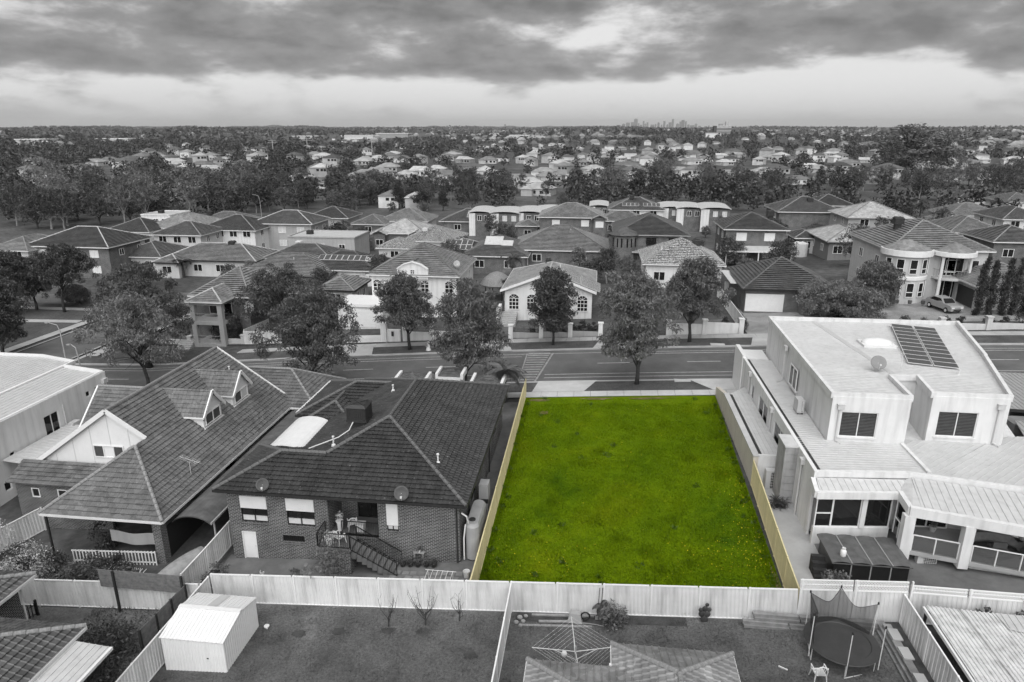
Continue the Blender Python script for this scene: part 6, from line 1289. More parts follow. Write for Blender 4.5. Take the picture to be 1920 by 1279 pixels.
    # bare young trees on the lawn
    def bare(label, x, y, h, seed, n=9, spread=.7):
        rg = random.Random(seed); t = thing('bare_sapling', label, 'tree', (x, y, G(x, y))); m = MB(); m.tube([(0, 0, -.1), (.03, .02, h * .35)], [.045, .03], 6); m.build('trunk', 'bark', t, world=False); m = MB()
        for i in range(n):
            a = rg.uniform(0, 6.3); l = rg.uniform(.5, 1) * h * .7; s0 = rg.uniform(.1, .35) * h; e = Vector((math.cos(a) * spread * rg.uniform(.4, 1), math.sin(a) * spread * .6, s0 + l)); p0 = Vector((.02, .01, s0)); md = p0.lerp(e, .5) + Vector((math.cos(a) * .12, 0, -.08)); m.tube([p0, md, e], [.02, .013, .005], 5)
            for _ in range(2): q = md.lerp(e, rg.random()); m.tube([q, q + Vector((rg.uniform(-.25, .25), rg.uniform(-.2, .2), rg.uniform(.1, .4)))], [.008, .004], 4)
        m.build('branches', 'bark', t, world=False)
    bare('bare sapling left of centre before the pale fence', -9.9, 28.4, 1.9, 1); bare('tallest bare sapling before the pale fence', -8.0, 28.6, 2.3, 2, 12, 1.0); bare('low bare shoots right of the tallest sapling', -6.3, 29.0, 1.6, 3, 7, .5)
    for i, (x, y) in enumerate(((-12.4, 27.9), (-14.4, 27.6), (-5.3, 26.6), (-8.0, 28.1), (-9.8, 28.1))): patch('soil_patch', x, y, .42, .3, 'soil', .05, 40 + i)
    # planting in the yard left of the brick house and round the left houses
    shrub('low weedy bush in the corner by the brick house', (-20.9, 31.3, G(-21, 31)), .75, 1.3, 51, 'leaf', 18, 45, .07, .2); shrub('white blossom shrub in the left back yard', (-32.6, 30.8, G(-33, 31)), 1.6, 2.6, 52, 'blossom', 34, 70, .07, .1); shrub('dense green shrub below the timber screen', (-28.6, 30.6, G(-28.6, 30.6)), 1.35, 2.0, 53, 'leaf', 30, 60, .08, .2)
    shrub('clipped dark shrub before the white trellis', (-27.6, 32.1, G(-27.6, 32)), .7, 1.3, 54, 'leaf_dark', 16, 50); shrub('small dark shrub at the trellis end', (-29.0, 32.4, G(-29, 32.4)), .4, 1.0, 55, 'leaf_dark', 10, 40); shrub('thin blossom tree at the far left edge', (-37.5, 33.5, G(-37, 33)), 1.3, 2.6, 56, 'blossom', 20, 30, .07, .1); shrub('broad dark hedge beside the pale fence in the left yard', (-22.2, 22.6, G(-22, 22)), 1.3, 2.3, 57, 'leaf_dark', 26, 60); shrub('sprawling dark bush under the left awning', (-21.6, 20.2, G(-22, 20)), 1.1, 1.5, 58, 'leaf', 24, 60); shrub('overgrown dark ground bush in the middle of the left yard', (-24.2, 25.4, G(-24, 25)), 2.0, .9, 59, 'leaf_dark', 46, 70, .08, .18)
    shrub('small leafy bush by the lattice fence at right', (18.6, 29.2, .9), .35, 1.9, 60, 'leaf', 10, 40); shrub('big leafy bush by the lattice fence at right', (21.0, 29.3, .9), .9, 2.6, 61, 'leaf', 26, 60, .08, .2)
    tree('young_tree', 'slender pale-stemmed young tree before the porch steps', (-14.0, 31.0, G(-14, 31)), 3.4, 1.3, .9, 71, 'leaf', 7, 5, 22, .4, .08, .2, .3, .05, bark='bark_pale'); shrub('young reddish shrub left of the porch tree', (-16.3, 31.2, G(-16, 31)), .5, 1.4, 62, 'leaf', 10, 26, .07, .18); shrub('white magnolia sapling on the strip of lawn', (-17.8, 30.6, G(-18, 30.6)), .4, 1.5, 63, 'blossom', 8, 14, .09, .16); shrub('white flowering sprigs on the lawn before the steps', (-12.4, 30.9, G(-12, 31)), .6, .9, 64, 'blossom', 6, 10, .09, .14)
    for i, (x, y, r, h, lf) in enumerate(((-31.6, 31.8, .9, 1.5, 'leaf_dark'), (-30.3, 30.9, .8, 1.3, 'leaf'), (-26.4, 31.0, .7, 1.2, 'leaf'), (-34.8, 32.4, 1.0, 1.7, 'leaf'), (-30.4, 34.6, .9, 2.2, 'leaf_dark'))): shrub(['dark bush at the left end of the picket trellis', 'bush between blossom shrub and green shrub', 'bush by the boat under its tarpaulin', 'bush by the far left pale fence', 'dark bush in the shade under the dormer house eave'][i], (x, y, G(x, y)), r, h, 80 + i, lf, 20, 50, .08, .18)
    # white trellis fence in the left yard
    t = thing('picket_trellis', 'white picket trellis fence under the dormer house roof', 'fence', (-29, 33, -1.7))
    for i in range(26): x = -31.4 + i * .22; z = G(x, 33); m = MB(); m.bar((x, 33.0, z), (x, 33.0, z + 1.0), .07, .025); m.build('picket', 'white_paint', t)
    m = MB(); m.bar((-31.5, 33.03, G(-31, 33) + .9), (-25.9, 33.03, G(-26, 33) + .9), .05, .07); m.bar((-31.5, 33.03, G(-31, 33) + .2), (-25.9, 33.03, G(-26, 33) + .2), .05, .07); m.build('rail', 'white_paint', t)
    t = thing('broken_trellis', 'broken white trellis piece lying before the picket trellis', 'trellis', (-27.2, 31.4, -1.6)); m = MB()
    for i in range(10): m.bar((-28.4 + i * .25, 31.1, G(-27, 31) + .15), (-28.0 + i * .25, 31.9, G(-27, 31) + .65), .02, .03); m.bar((-28.0 + i * .25, 31.1, G(-27, 31) + .16), (-28.4 + i * .25, 31.9, G(-27, 31) + .66), .02, .03)
    m.build('strips', 'white_paint', t)
    t = thing('shade_cloth', 'pale shade cloth hanging under the dormer house eave', 'shade cloth', (-27.4, 33.6, -1)); m = MB(); vs = [(-29.2 + .32 * i, 33.7 + .05 * math.sin(i), -.5 + .8 * (j / 4) - .15 * math.sin(math.pi * i / 10)) for i in range(11) for j in range(5)]; m.add(vs, [(a * 5 + b, (a + 1) * 5 + b, (a + 1) * 5 + b + 1, a * 5 + b + 1) for a in range(10) for b in range(4)]); m.build('cloth', 'grey_render', t)
    # kayak-like covered boat on the side
    t = thing('covered_boat', 'small boat under a pale tarpaulin beside the carport', 'boat', (-23.4, 32.6, -1.4)); m = MB(); vs = []; n = 12
    for i in range(n + 1):
        f = i / n; w_ = .75 * math.sin(math.pi * min(.97, .1 + .85 * f)) ** .6; y = 30.9 + 3.4 * f; x = -24.6 + .9 * f
        for k in range(7): a = math.pi * k / 6; vs.append((x + w_ * math.cos(a), y, G(x, y) + .1 + (.35 + .25 * w_) * math.sin(a)))
    m.add(vs, [(a * 7 + b, (a + 1) * 7 + b, (a + 1) * 7 + b + 1, a * 7 + b + 1) for a in range(n) for b in range(6)]); m.build('tarpaulin', 'block_wall', t, smooth=True)
plain('patio_sheet', 0.6, 0.12, 0.8, 0.5, spec=.4, stain=.35); plain('rubber_pad', 0.045, .15, 2, .6)
_n, _nt, _b = _mat('net'); _b.inputs['Base Color'].default_value = (.02, .02, .02, 1); _b.inputs['Roughness'].default_value = .9; _b.inputs['Alpha'].default_value = .6
foreground()
def lawn_tufts():
    rng = np.random.default_rng(21); n = 60000
    x = rng.uniform(-27, 15, n); y = rng.uniform(22, 29.7, n); k = ~((np.abs(x + 3.72) < .15) | (np.abs(x + 20.4) < .15) | ((x > -20.1) & (x < -16.8) & (y > 24.7) & (y < 28.2)) | ((np.hypot(x - 11.85, y - 27.6) < 1.2))); x = x[k]; y = y[k]; n = len(x)
    h = (.025 + .05 * rng.uniform(0, 1, n)) * np.where(x < -20.4, 2.6, 1) * (1 + .4 * np.sin(x * 2.1) * np.sin(y * 2.7)); a = rng.uniform(0, 6.3, n); w = rng.uniform(.015, .03, n); b = rng.uniform(0, 6.3, n); le = h * .7; z = .06 * x + .025
    V = np.empty((n, 3, 3)); V[:, 0] = np.stack([x - w * np.cos(a), y - w * np.sin(a), z], 1); V[:, 1] = np.stack([x + w * np.cos(a), y + w * np.sin(a), z], 1); V[:, 2] = np.stack([x + le * np.cos(b), y + le * np.sin(b), z + h], 1)
    o = bpy.data.objects.new('lawn_grass', np_mesh('lawn_grass', V.reshape(-1, 3), np.arange(3 * n).reshape(n, 3), 'lawn')); link(o); tag(o, 'short grey grass of the foreground lawns', 'grass', kind='stuff')
lawn_tufts()
# ================================================================== ACROSS THE STREET
def eave(u0, u1, v, h):
    """stand a house so that its front eave, h above the ground, runs from u0 to u1"""
    q = gp((u0 + u1) / 2, v, h); Y = q[1]; return py(u0, v, Y)[0], py(u1, v, Y)[0], Y, G(q[0], Y)
def side_windows(root, face, c, a0, a1, z0, n, w=1.4, hh=1.2, fr='white_paint', pane='glass', cols=2):
    for i in range(n):
        m = a0 + (a1 - a0) * (i + .5) / n; window(root, face, c, m - w / 2, m + w / 2, z0, z0 + hh, cols, 1, -.03, fr, pane, fw=.08)
def ghouse(name, label, u0, u1, v, h, dep, roof, wall, pitch=23, ends=(True, True), axis=None, cap='ridge_grey', gut='gutter_white', nw=2, pane='glass', fr='white_paint', bits=(), course=.42, step=.12, side=1, zdrop=0, win=True, ret=False):
    x0, x1, y0, g = eave(u0, u1, v, h); y1 = y0 + dep; R = thing(name, label, 'house', ((x0 + x1) / 2, y0 + .5, g)); ze = g + h
    sp = hip(x0, x1, y0, y1, ze, pitch, ends, axis); specs = [sp]
    a0, a1, b0, b1 = x0 + .5, x1 - .5, y0 + .5, y1 - .5
    w = MB(); w.box(a0, a1, b0, b1, g - 1.2, ze - .03); w.build('wall', wall, R)
    for gq in sp['gables']:
        m = MB(); c = Vector(gq[0]).lerp(Vector(gq[1]), .5); m.poly([Vector(p).lerp(c, .04) + Vector((0, .35 if gq[0][1] == y0 else 0, 0)) for p in gq]); m.build('gable', wall, R)
    st = 2 if h > 4.2 else 1; fa = 'e' if (x0 + x1) / 2 < 0 else 'w'; fc = a1 if fa == 'e' else a0
    if win:
        for s in range(st):
            zb = g + .9 + s * 2.85
            if nw: side_windows(R, 's', b0, a0 + .3, a1 - .3, zb, nw, min(1.7, (a1 - a0) / nw * .6), 1.35, fr, pane)
            if side: side_windows(R, fa, fc, b0 + .8, b1 - .8, zb, side + 1, 1.3, 1.2, fr, 'glass')
    for bt in bits:
        k = bt[0]; zr = ze + min(x1 - x0, dep) / 2 * math.tan(math.radians(pitch))
        if k == 'cool': cooler(R, (x0 + (x1 - x0) * bt[1], y0 + dep * bt[2], zr - bt[3]), .6, .9, 'dark_plastic')
        elif k == 'coolw': cooler(R, (x0 + (x1 - x0) * bt[1], y0 + dep * bt[2], zr - bt[3]), .6, .9, 'pale_render')
        elif k == 'vent': vent(R, (x0 + (x1 - x0) * bt[1], y0 + dep * bt[2], ze + dep * bt[2] * math.tan(math.radians(pitch)) * .9), .5, 'white_paint')
        elif k == 'solar':
            fx, n, rows, fy = bt[1], bt[2], bt[3], bt[4]; t = math.tan(math.radians(pitch))
            for i in range(n):
                for j in range(rows):
                    xa = x0 + (x1 - x0) * fx + i * 1.05; ya = y0 + fy + j * 1.55; z0_ = ze + (ya - y0) * t + .16; z1_ = ze + (ya + 1.45 - y0) * t + .16; m = MB(); m.slab([(xa, ya, z0_), (xa + 1.0, ya, z0_), (xa + 1.0, ya + 1.45, z1_), (xa, ya + 1.45, z1_)], (0, -t, 1), .05); o = m.build('solar_panel', 'alu', R); m = MB(); m.slab([(xa + .05, ya + .05, z0_ + .026), (xa + .95, ya + .05, z0_ + .026), (xa + .95, ya + 1.4, z1_ - .012), (xa + .05, ya + 1.4, z1_ - .012)], (0, -t, 1), .012); m.build('cells', bt[5] if len(bt) > 5 else 'solar', o)
        elif k == 'wing':   # wing: fx0, fx1, forward metres, drop
            wx0, wx1 = x0 + (x1 - x0) * bt[1], x0 + (x1 - x0) * bt[2]; q = hip(wx0, wx1, y0 - bt[3], y0 + (wx1 - wx0) * .7, ze - .04 - bt[4], pitch, (not (len(bt) > 5 and bt[5]), False), 'y'); specs.append(q); m = MB(); m.box(wx0 + .45, wx1 - .45, y0 - bt[3] + .5, y0 + .48, g - 1.2, ze - .07 - bt[4]); o = m.build('wing_wall', wall, R)
            if nw: side_windows(R, 's', y0 - bt[3] + .5, wx0 + .6, wx1 - .6, g + .9 + (2.85 if st == 2 and bt[4] < 1 else 0), 1, min(1.8, (wx1 - wx0) * .5), 1.3, fr, pane)
        elif k == 'skyl':
            xa = x0 + (x1 - x0) * bt[1]; ya = y0 + bt[2]; t = math.tan(math.radians(pitch)); m = MB(); m.slab([(xa, ya, ze + (ya - y0) * t + .2), (xa + bt[3], ya, ze + (ya - y0) * t + .2), (xa + bt[3], ya + bt[4], ze + (ya + bt[4] - y0) * t + .2), (xa, ya + bt[4], ze + (ya + bt[4] - y0) * t + .2)], (0, -t, 1), .08); m.build('roof_panel', 'white_metal_roof', R)
        elif k == 'verandah':
            d, hz = bt[1], bt[2]; m = MB(); ribbed(m, [(x0 + .1, y0 - d, g + hz - .35), (x1 - .1, y0 - d, g + hz - .35), (x1 - .1, y0 + .48, g + hz), (x0 + .1, y0 + .48, g + hz)], .4, .06, .03, 0); m.build('verandah_roof', bt[3] if len(bt) > 3 else 'metal_roof', R); m = MB()
            for f in (.02, .5, .98): xx = x0 + (x1 - x0) * f; m.bar((xx, y0 - d + .1, g - .3), (xx, y0 - d + .1, g + hz - .4), .14)
            m.bar((x0 + .1, y0 - d + .05, g + hz - .42), (x1 - .1, y0 - d + .05, g + hz - .42), .14, .2); m.build('verandah_frame', 'white_paint', R)
        elif k == 'garage':
            xa, xb = x0 + (x1 - x0) * bt[1], x0 + (x1 - x0) * bt[2]; m = MB()
            for i in range(6): m.box(xa, xb, b0 - .05 - .008 * (i % 2), b0 - .004, g + .05 + i * .37, g + .05 + i * .37 + .36)
            m.build('garage_door', 'white_paint', R)
    roof_parts(R, specs, roof, cap, gut, course, None, step=step)
    return (R, x0, x1, y0, y1, g, ze) if ret else R
# --- white two-storey house with pediment
R, x0, x1, y0, y1, g, ze = ghouse('white_pediment_house', 'white two-storey house with pediment opposite the brick house', 687, 861, 517, 5.9, 13.5, 'tile_mid', 'white_render', 27, cap='ridge_dark', nw=0, side=1, bits=(), ret=True)
xm = (x0 + x1) / 2
m = MB(); pts = [(xm - 2.1, ze - .5), (xm + 2.1, ze - .5), (xm + 2.1, ze + .9), (xm + 1.2, ze + 1.5), (xm, ze + 1.85), (xm - 1.2, ze + 1.5), (xm - 2.1, ze + .9)]
m.add([(a, y0 + .1, b) for a, b in pts] + [(a, y0 + .6, b) for a, b in pts], [tuple(range(7)), tuple(range(13, 6, -1))] + [(i, i + 7, (i + 1) % 7 + 7, (i + 1) % 7) for i in range(7)]); pd = m.build('pediment', 'white_render', R)
m = MB()
for a, b in zip(pts[2:6], pts[3:7]): m.bar((a[0], y0 + .1, a[1]), (b[0], y0 + .1, b[1]), .35, .14)
m.build('moulding', 'white_paint', pd); window(pd, 's', y0 + .1, xm - .3, xm + .3, ze + .2, ze + .8, 2, 2, -.03, 'white_paint', 'glass')
q = hip(xm - 1.6, xm + 1.6, y0 + .4, y0 + 5, ze + .75, 30, (False, False), 'y'); roof_parts(R, [q], 'tile_mid', 'ridge_dark', None, .34, sub='pediment_roof')
for s in (.1, .38, .62, .88):
    a = x0 + (x1 - x0) * s; window(R, 's', y0 + .5, a - .55, a + .55, g + 3.6, g + 4.7, 2, 2, -.03, 'white_paint', 'glass', arch=True); window(R, 's', y0 + .5, a - .6, a + .6, g + .7, g + 2.2, 2, 2, -.03, 'white_paint', 'glass')
dish(R, (x1 - .8, y0 + 2.5, ze + 1.3), .45, (.3, -.8, .5), 'grey_metal')
m = MB(); m.box(x0 - 2.6, x0 + 3.4, y0 - 4.5, y0 + .48, g - 1, g + 2.6); an = m.build('garage_wing', 'white_render', R); m = MB(); m.box(x0 - 2.8, x0 + 3.6, y0 - 4.7, y0 + .48, g + 2.602, g + 2.95); m.build('terrace_parapet', 'white_paint', an); m = MB()
for i in range(6): m.box(x0 - 1.9, x0 + 2.4, y0 - 4.55 - .008 * (i % 2), y0 - 4.504, g - .1 + i * .38, g - .1 + i * .38 + .37)
m.build('garage_door', 'white_paint', an)
m = MB()
for i in range(8): m.box(x0 + 3.7, x0 + 5.5, y0 - 3.6 + i * .4, y0 - 3.2 + i * .4 + .4, g - .6, g + .2 + i * .2)
m.build('entry_steps', 'concrete_dark', R)
# --- white gabled house with arched windows
x0, x1, y0, g = eave(938, 1118, 545, 3.9); R = thing('arched_window_house', 'white house with arched windows and broad low gable', 'house', ((x0 + x1) / 2, y0, g)); ze = g + 3.7; dep = 14
sp = hip(x0, x1, y0, y0 + dep, ze, 21, (False, True), 'y'); roof_parts(R, [sp], 'tile_light', 'ridge_pale', 'gutter_white', .34, step=.03); xm = (x0 + x1) / 2; zr = ze + (x1 - x0) / 2 * math.tan(math.radians(21))
m = MB(); P = [(x0 + .5, g - 1), (x1 - .5, g - 1), (x1 - .5, ze + .1), (xm, zr - .1), (x0 + .5, ze + .1)]; m.add([(a, y0 + .5, b) for a, b in P] + [(a, y0 + dep - .5, min(b, ze - .05)) for a, b in P], [(0, 1, 2, 3, 4), (0, 5, 6, 1), (1, 6, 7, 2), (4, 9, 5, 0)]); m.build('wall', 'white_render', R)
m = MB(); m.bar((x0, y0 + .02, ze), (xm, y0 + .02, zr), .12, .3); m.bar((xm, y0 + .02, zr), (x1, y0 + .02, ze), .12, .3); m.build('barge_board', 'white_paint', R)
for f in (.14, .33, .68, .86): a = x0 + (x1 - x0) * f; window(R, 's', y0 + .5, a - .65, a + .65, g + 1.2, g + 2.7, 3, 3, -.03, 'white_paint', 'glass', arch=True, sill='pale_render')
q = [Vector((xm + 1.6, y0 + 2.8, 0)), Vector((xm + 6.4, y0 + 1.4, 0))]; t = math.tan(math.radians(21))
for c in range(2):
    for r in range(8):
        xa, xb = xm + 1.6 + c * 2.55, xm + 1.6 + c * 2.55 + 2.45; ya = y0 + 1.2 + r * .66; zf = lambda x: zr - (x - xm) * t + .12; m = MB(); m.slab([(xa, ya, zf(xa)), (xb, ya, zf(xb)), (xb, ya + .63, zf(xb)), (xa, ya + .63, zf(xa))], (t, 0, 1), .05); o = m.build('solar_panel', 'alu', R); m = MB(); m.slab([(xa + .04, ya + .04, zf(xa + .04) + .01), (xb - .04, ya + .04, zf(xb - .04) + .01), (xb - .04, ya + .59, zf(xb - .04) + .01), (xa + .04, ya + .59, zf(xa + .04) + .01)], (t, 0, 1), .004); m.build('cells', 'mid_render', o)
vent(R, (xm + 1.2, y0 + 6.5, zr - .5), .5, 'white_paint'); cooler(R, (xm - .6, y0 + dep - 5, zr - .3), .4, .6)
m = MB()
for i in range(7): m.box(x0 + .2, x0 + 2.2, y0 - 2.4 + i * .36, y0 - 2.0 + i * .36, g - .6, g + .05 + i * .16)
m.build('entry_steps', 'concrete', R); m = MB(); m.box(x0 - .2, x0 + .15, y0 - 2.6, y0 + .5, g - .6, g + 1.9); m.build('stair_wall', 'white_render', R)
# --- hidden house behind the street trees
ghouse('lattice_roof_house', 'pale house with patterned tile roof hidden behind street trees', 1205, 1362, 497, 3.4, 12, 'tile_speckled', 'white_render', 27, cap='ridge_grey', nw=3, bits=(('cool', .7, .55, 1.2), ('vent', .25, .3)))
# --- garage house
R, x0, x1, y0, y1, g, ze = ghouse('garage_house', 'dark tiled house with wide white garage door', 1392, 1580, 545, 2.9, 13, 'tile_charcoal', 'brick_plain', 24, axis='x', cap='ridge_dark', gut='gutter_dark', nw=0, side=0, bits=(('garage', .05, .44),), ret=True)
q = hip(x0 + .55 * (x1 - x0), x1 - .2, y0 - 1.6, y0 + 6, ze - .03, 26, (True, False), 'y'); roof_parts(R, [q], 'tile_charcoal', 'ridge_dark', 'gutter_dark', .34, sub='front_roof', step=.06); m = MB(); m.box(x0 + .59 * (x1 - x0), x1 - .7, y0 - 1.1, y0 + .48, g - .5, ze - .1); m.build('wing_wall', 'brick_plain', R); a = x0 + .62 * (x1 - x0); window(R, 's', y0 - 1.1, a, a + 3.4, g + .9, g + 2.2, 3, 1, -.03, 'white_paint', ['curtain', 'glass', 'curtain']); m = MB(); m.add([(a - .2, y0 - 1.12, g + 2.6), (a + 3.6, y0 - 1.12, g + 2.6), (a + 3.6, y0 - 1.9, g + 2.25), (a - .2, y0 - 1.9, g + 2.25)], [(0, 1, 2, 3)]); m.build('awning', 'pale_render', R)
m = MB(); ribbed(m, [(x0 - .8, y0 + 3.5, g + 2.9), (x0 + 3.6, y0 + 3.5, g + 2.75), (x0 + 3.6, y0 + 11, g + 2.95), (x0 - .8, y0 + 11, g + 3.1)], .4, .06, .03, 0); m.build('pergola_roof', 'white_metal_roof', R)
# --- mansion with round bay and balcony
R, x0, x1, y0, y1, g, ze = ghouse('mansion', 'two-storey mansion with round window bay and curved balcony', 1665, 1868, 470, 6.3, 14, 'tile_mid', 'pale_render', 25, cap='ridge_grey', nw=0, side=1, bits=(('cool', .28, .5, .6),), ret=True)
bx = x0 + 2.6; by = y0 + .9; br = 2.5
m = MB(); m.lathe([(br, g - 1 - g), (br, ze - g - .2)], (bx, by, g), 28); bay = m.build('round_bay', 'pale_render', R)
m = MB(); m.lathe([(br + .1, 6.3 - .75), (br + .45, 6.3 - .6), (br + .45, 6.3 + .1), (br + .2, 6.3 + .12)], (bx, by, g), 28); m.lathe([(br + .05, 2.75), (br + .14, 2.8), (br + .14, 3.2), (br + .05, 3.25)], (bx, by, g), 28); m.build('cornice', 'white_paint', bay); m = MB(); m.lathe([(br + .3, 6.42), (.05, 7.6)], (bx, by, g), 16); m.build('bay_roof', 'tile_mid', bay)
for s in range(2):
    for k in range(5):
        a = math.radians(-90 + (k - 2) * 33); c = Vector((bx + (br + .02) * math.cos(a), by + (br + .02) * math.sin(a), 0)); tdir = Vector((-math.sin(a), math.cos(a), 0)); nd = Vector((math.cos(a), math.sin(a), 0)); zb = g + .7 + s * 2.9
        fr = MB(); wv = tdir * .42; U = Vector((0, 0, 1.75)); b0 = c + Vector((0, 0, zb)) + nd * .05
        for p_, q_ in ((b0 - wv, b0 + wv), (b0 - wv + U, b0 + wv + U), (b0 - wv, b0 - wv + U), (b0 + wv, b0 + wv + U), (b0 - wv + U * .35, b0 + wv + U * .35)): fr.bar(p_, q_, .08)
        fo = fr.build('window', 'white_paint', bay); pn = MB(); pn.poly([b0 - wv - nd * .02, b0 + wv - nd * .02, b0 + wv + U - nd * .02, b0 - wv + U - nd * .02]); pn.build('pane', 'glass', fo)
ex = bx + 5.3; m = MB(); m.lathe([(2.0, 2.75), (2.15, 2.8), (2.15, 3.05), (2.0, 3.08)], (ex, y0 + .6, g), 24); bal = m.build('balcony', 'pale_render', R); m = MB()
for i in range(17): a = math.pi + math.pi * i / 16; p = (ex + 2.05 * math.cos(a), y0 + .6 + 2.05 * math.sin(a)); m.bar((*p, g + 3.08), (*p, g + 4.0), .03)
P = [(ex + 2.05 * math.cos(math.pi + math.pi * i / 16), y0 + .6 + 2.05 * math.sin(math.pi + math.pi * i / 16), g + 4.0) for i in range(17)]; m.tube(P, .04, 5); m.build('balcony_rail', 'grey_metal', bal)
for sx in (-1.6, 1.6): m = MB(); m.lathe([(.22, -.3), (.2, .1), (.17, 5.6), (.24, 5.7)], (ex + sx, y0 - .7, g), 12); m.build('column', 'white_paint', R)
m = MB(); m.lathe([(2.3, 5.7), (2.45, 5.75), (2.45, 6.25), (2.2, 6.3)], (ex, y0 + .4, g), 24); po = m.build('portico_cornice', 'white_paint', R); m = MB(); m.lathe([(2.3, 6.32), (.05, 7.3)], (ex, y0 + .4, g), 14); m.build('portico_roof', 'tile_mid', po)
window(R, 's', y0 + .5, ex - 1.4, ex + 1.4, g + 3.1, g + 5.4, 3, 1, -.03, 'white_paint', 'glass'); window(R, 's', y0 + .5, ex - 1.4, ex + 1.4, g + .1, g + 2.5, 3, 1, -.03, 'white_paint', 'glass')
for a in (x1 - 4.6, x1 - 2.0): window(R, 's', y0 + .5, a - .6, a + .6, g + 3.6, g + 5.1, 1, 1, -.03, 'white_paint', 'glass', sill='white_paint')
q = hip(x1 - 4.3, x1 + 4.6, y0 - 5.5, y0 + 3, g + 3.1, 25, (True, True), 'x'); roof_parts(R, [q], 'tile_mid', 'ridge_grey', 'gutter_white', .34, sub='garage_roof', step=.06); m = MB(); m.box(x1 - 3.8, x1 + 4.1, y0 - 5, y0 + .48, g - 1, g + 3.05); gw = m.build('garage_wing', 'pale_render', R); m = MB(); m.box(x1 - 3.84, x1 - 3.804, y0 - 4.4, y0 - .6, g, g + 2.4); m.build('garage_door', 'dark_plastic', gw)
for i in range(3): m = MB(); m.lathe([(.2, 0), (.25, .4)], (bx - 1.6 + i * 1.5, by - br - .9, g + .1), 10); m.build('planter', 'terracotta', R)
# --- two-storey brick house with stacked balconies on the left
R, x0, x1, y0, y1, g, ze = ghouse('balcony_house', 'two-storey brick house with stacked corner balconies on the left', 352, 468, 556, 5.7, 12, 'tile_mid', 'brick_plain', 24, axis='x', cap='ridge_grey', nw=0, side=0, ret=True)
a0, a1 = py(345, 545, y0 - 3)[0], py(414, 545, y0 - 3)[0]; q = hip(a0, a1, y0 - 3.2, y0 + 2, ze + .05, 26, (True, False), 'y'); roof_parts(R, [q], 'tile_mid', 'ridge_pale', 'gutter_white', .34, sub='tower_roof', step=.06)
m = MB(); zs = [g - .8, g + .3, g + .5, g + 3.0, g + 3.35, ze - .4]
m.box(a0 + .3, a1 - .3, y0 - 2.9, y0 + .48, g - 1, g + .35); m.box(a0 + .3, a1 - .3, y0 - 2.9, y0 + .48, g + 2.75, g + 3.2); m.box(a0 + .3, a1 - .3, y0 - 2.9, y0 + .48, ze - .45, ze - .02)
for xx in (a0 + .3, a1 - .9):
    m.box(xx, xx + .6, y0 - 2.9, y0 - 2.3, g + .352, g + 2.748); m.box(xx, xx + .6, y0 - 2.9, y0 - 2.3, g + 3.202, ze - .452)
m.build('balcony_tower', 'grey_render', R)
for zz in (g + .36, g + 3.21):
    window(R, 's', y0 + .5, a0 + .9, a1 - .8, zz + .1, zz + 2.2, 3, 1, -.05, 'white_paint', ['glass', 'curtain', 'glass'])
    m = MB(); m.bar((a0 + .9, y0 - 2.8, zz + .95), (a1 - .9, y0 - 2.8, zz + .95), .05); m.add([(a0 + .9, y0 - 2.75, zz), (a1 - .9, y0 - 2.75, zz), (a1 - .9, y0 - 2.75, zz + .6), (a0 + .9, y0 - 2.75, zz + .6)], [(0, 1, 2, 3)]); m.build('balcony_panel', 'grey_metal', R)
window(R, 's', y0 + .5, a1 + .9, a1 + 2.1, g + 3.6, g + 5.1, 2, 1, -.03, 'white_paint', 'curtain')
m = MB()
for i in range(8): m.box(a0 - 1.6, a0 + .2, y0 - 5 + i * .32, y0 - 4.65 + i * .32, g - .8, g - .6 + i * .17)
m.build('entry_steps', 'concrete', R); railing(R, [(a0 - 1.6, y0 - 5, g - .5), (a0 - 1.6, y0 - 2.5, g + .7)], sp=.25)
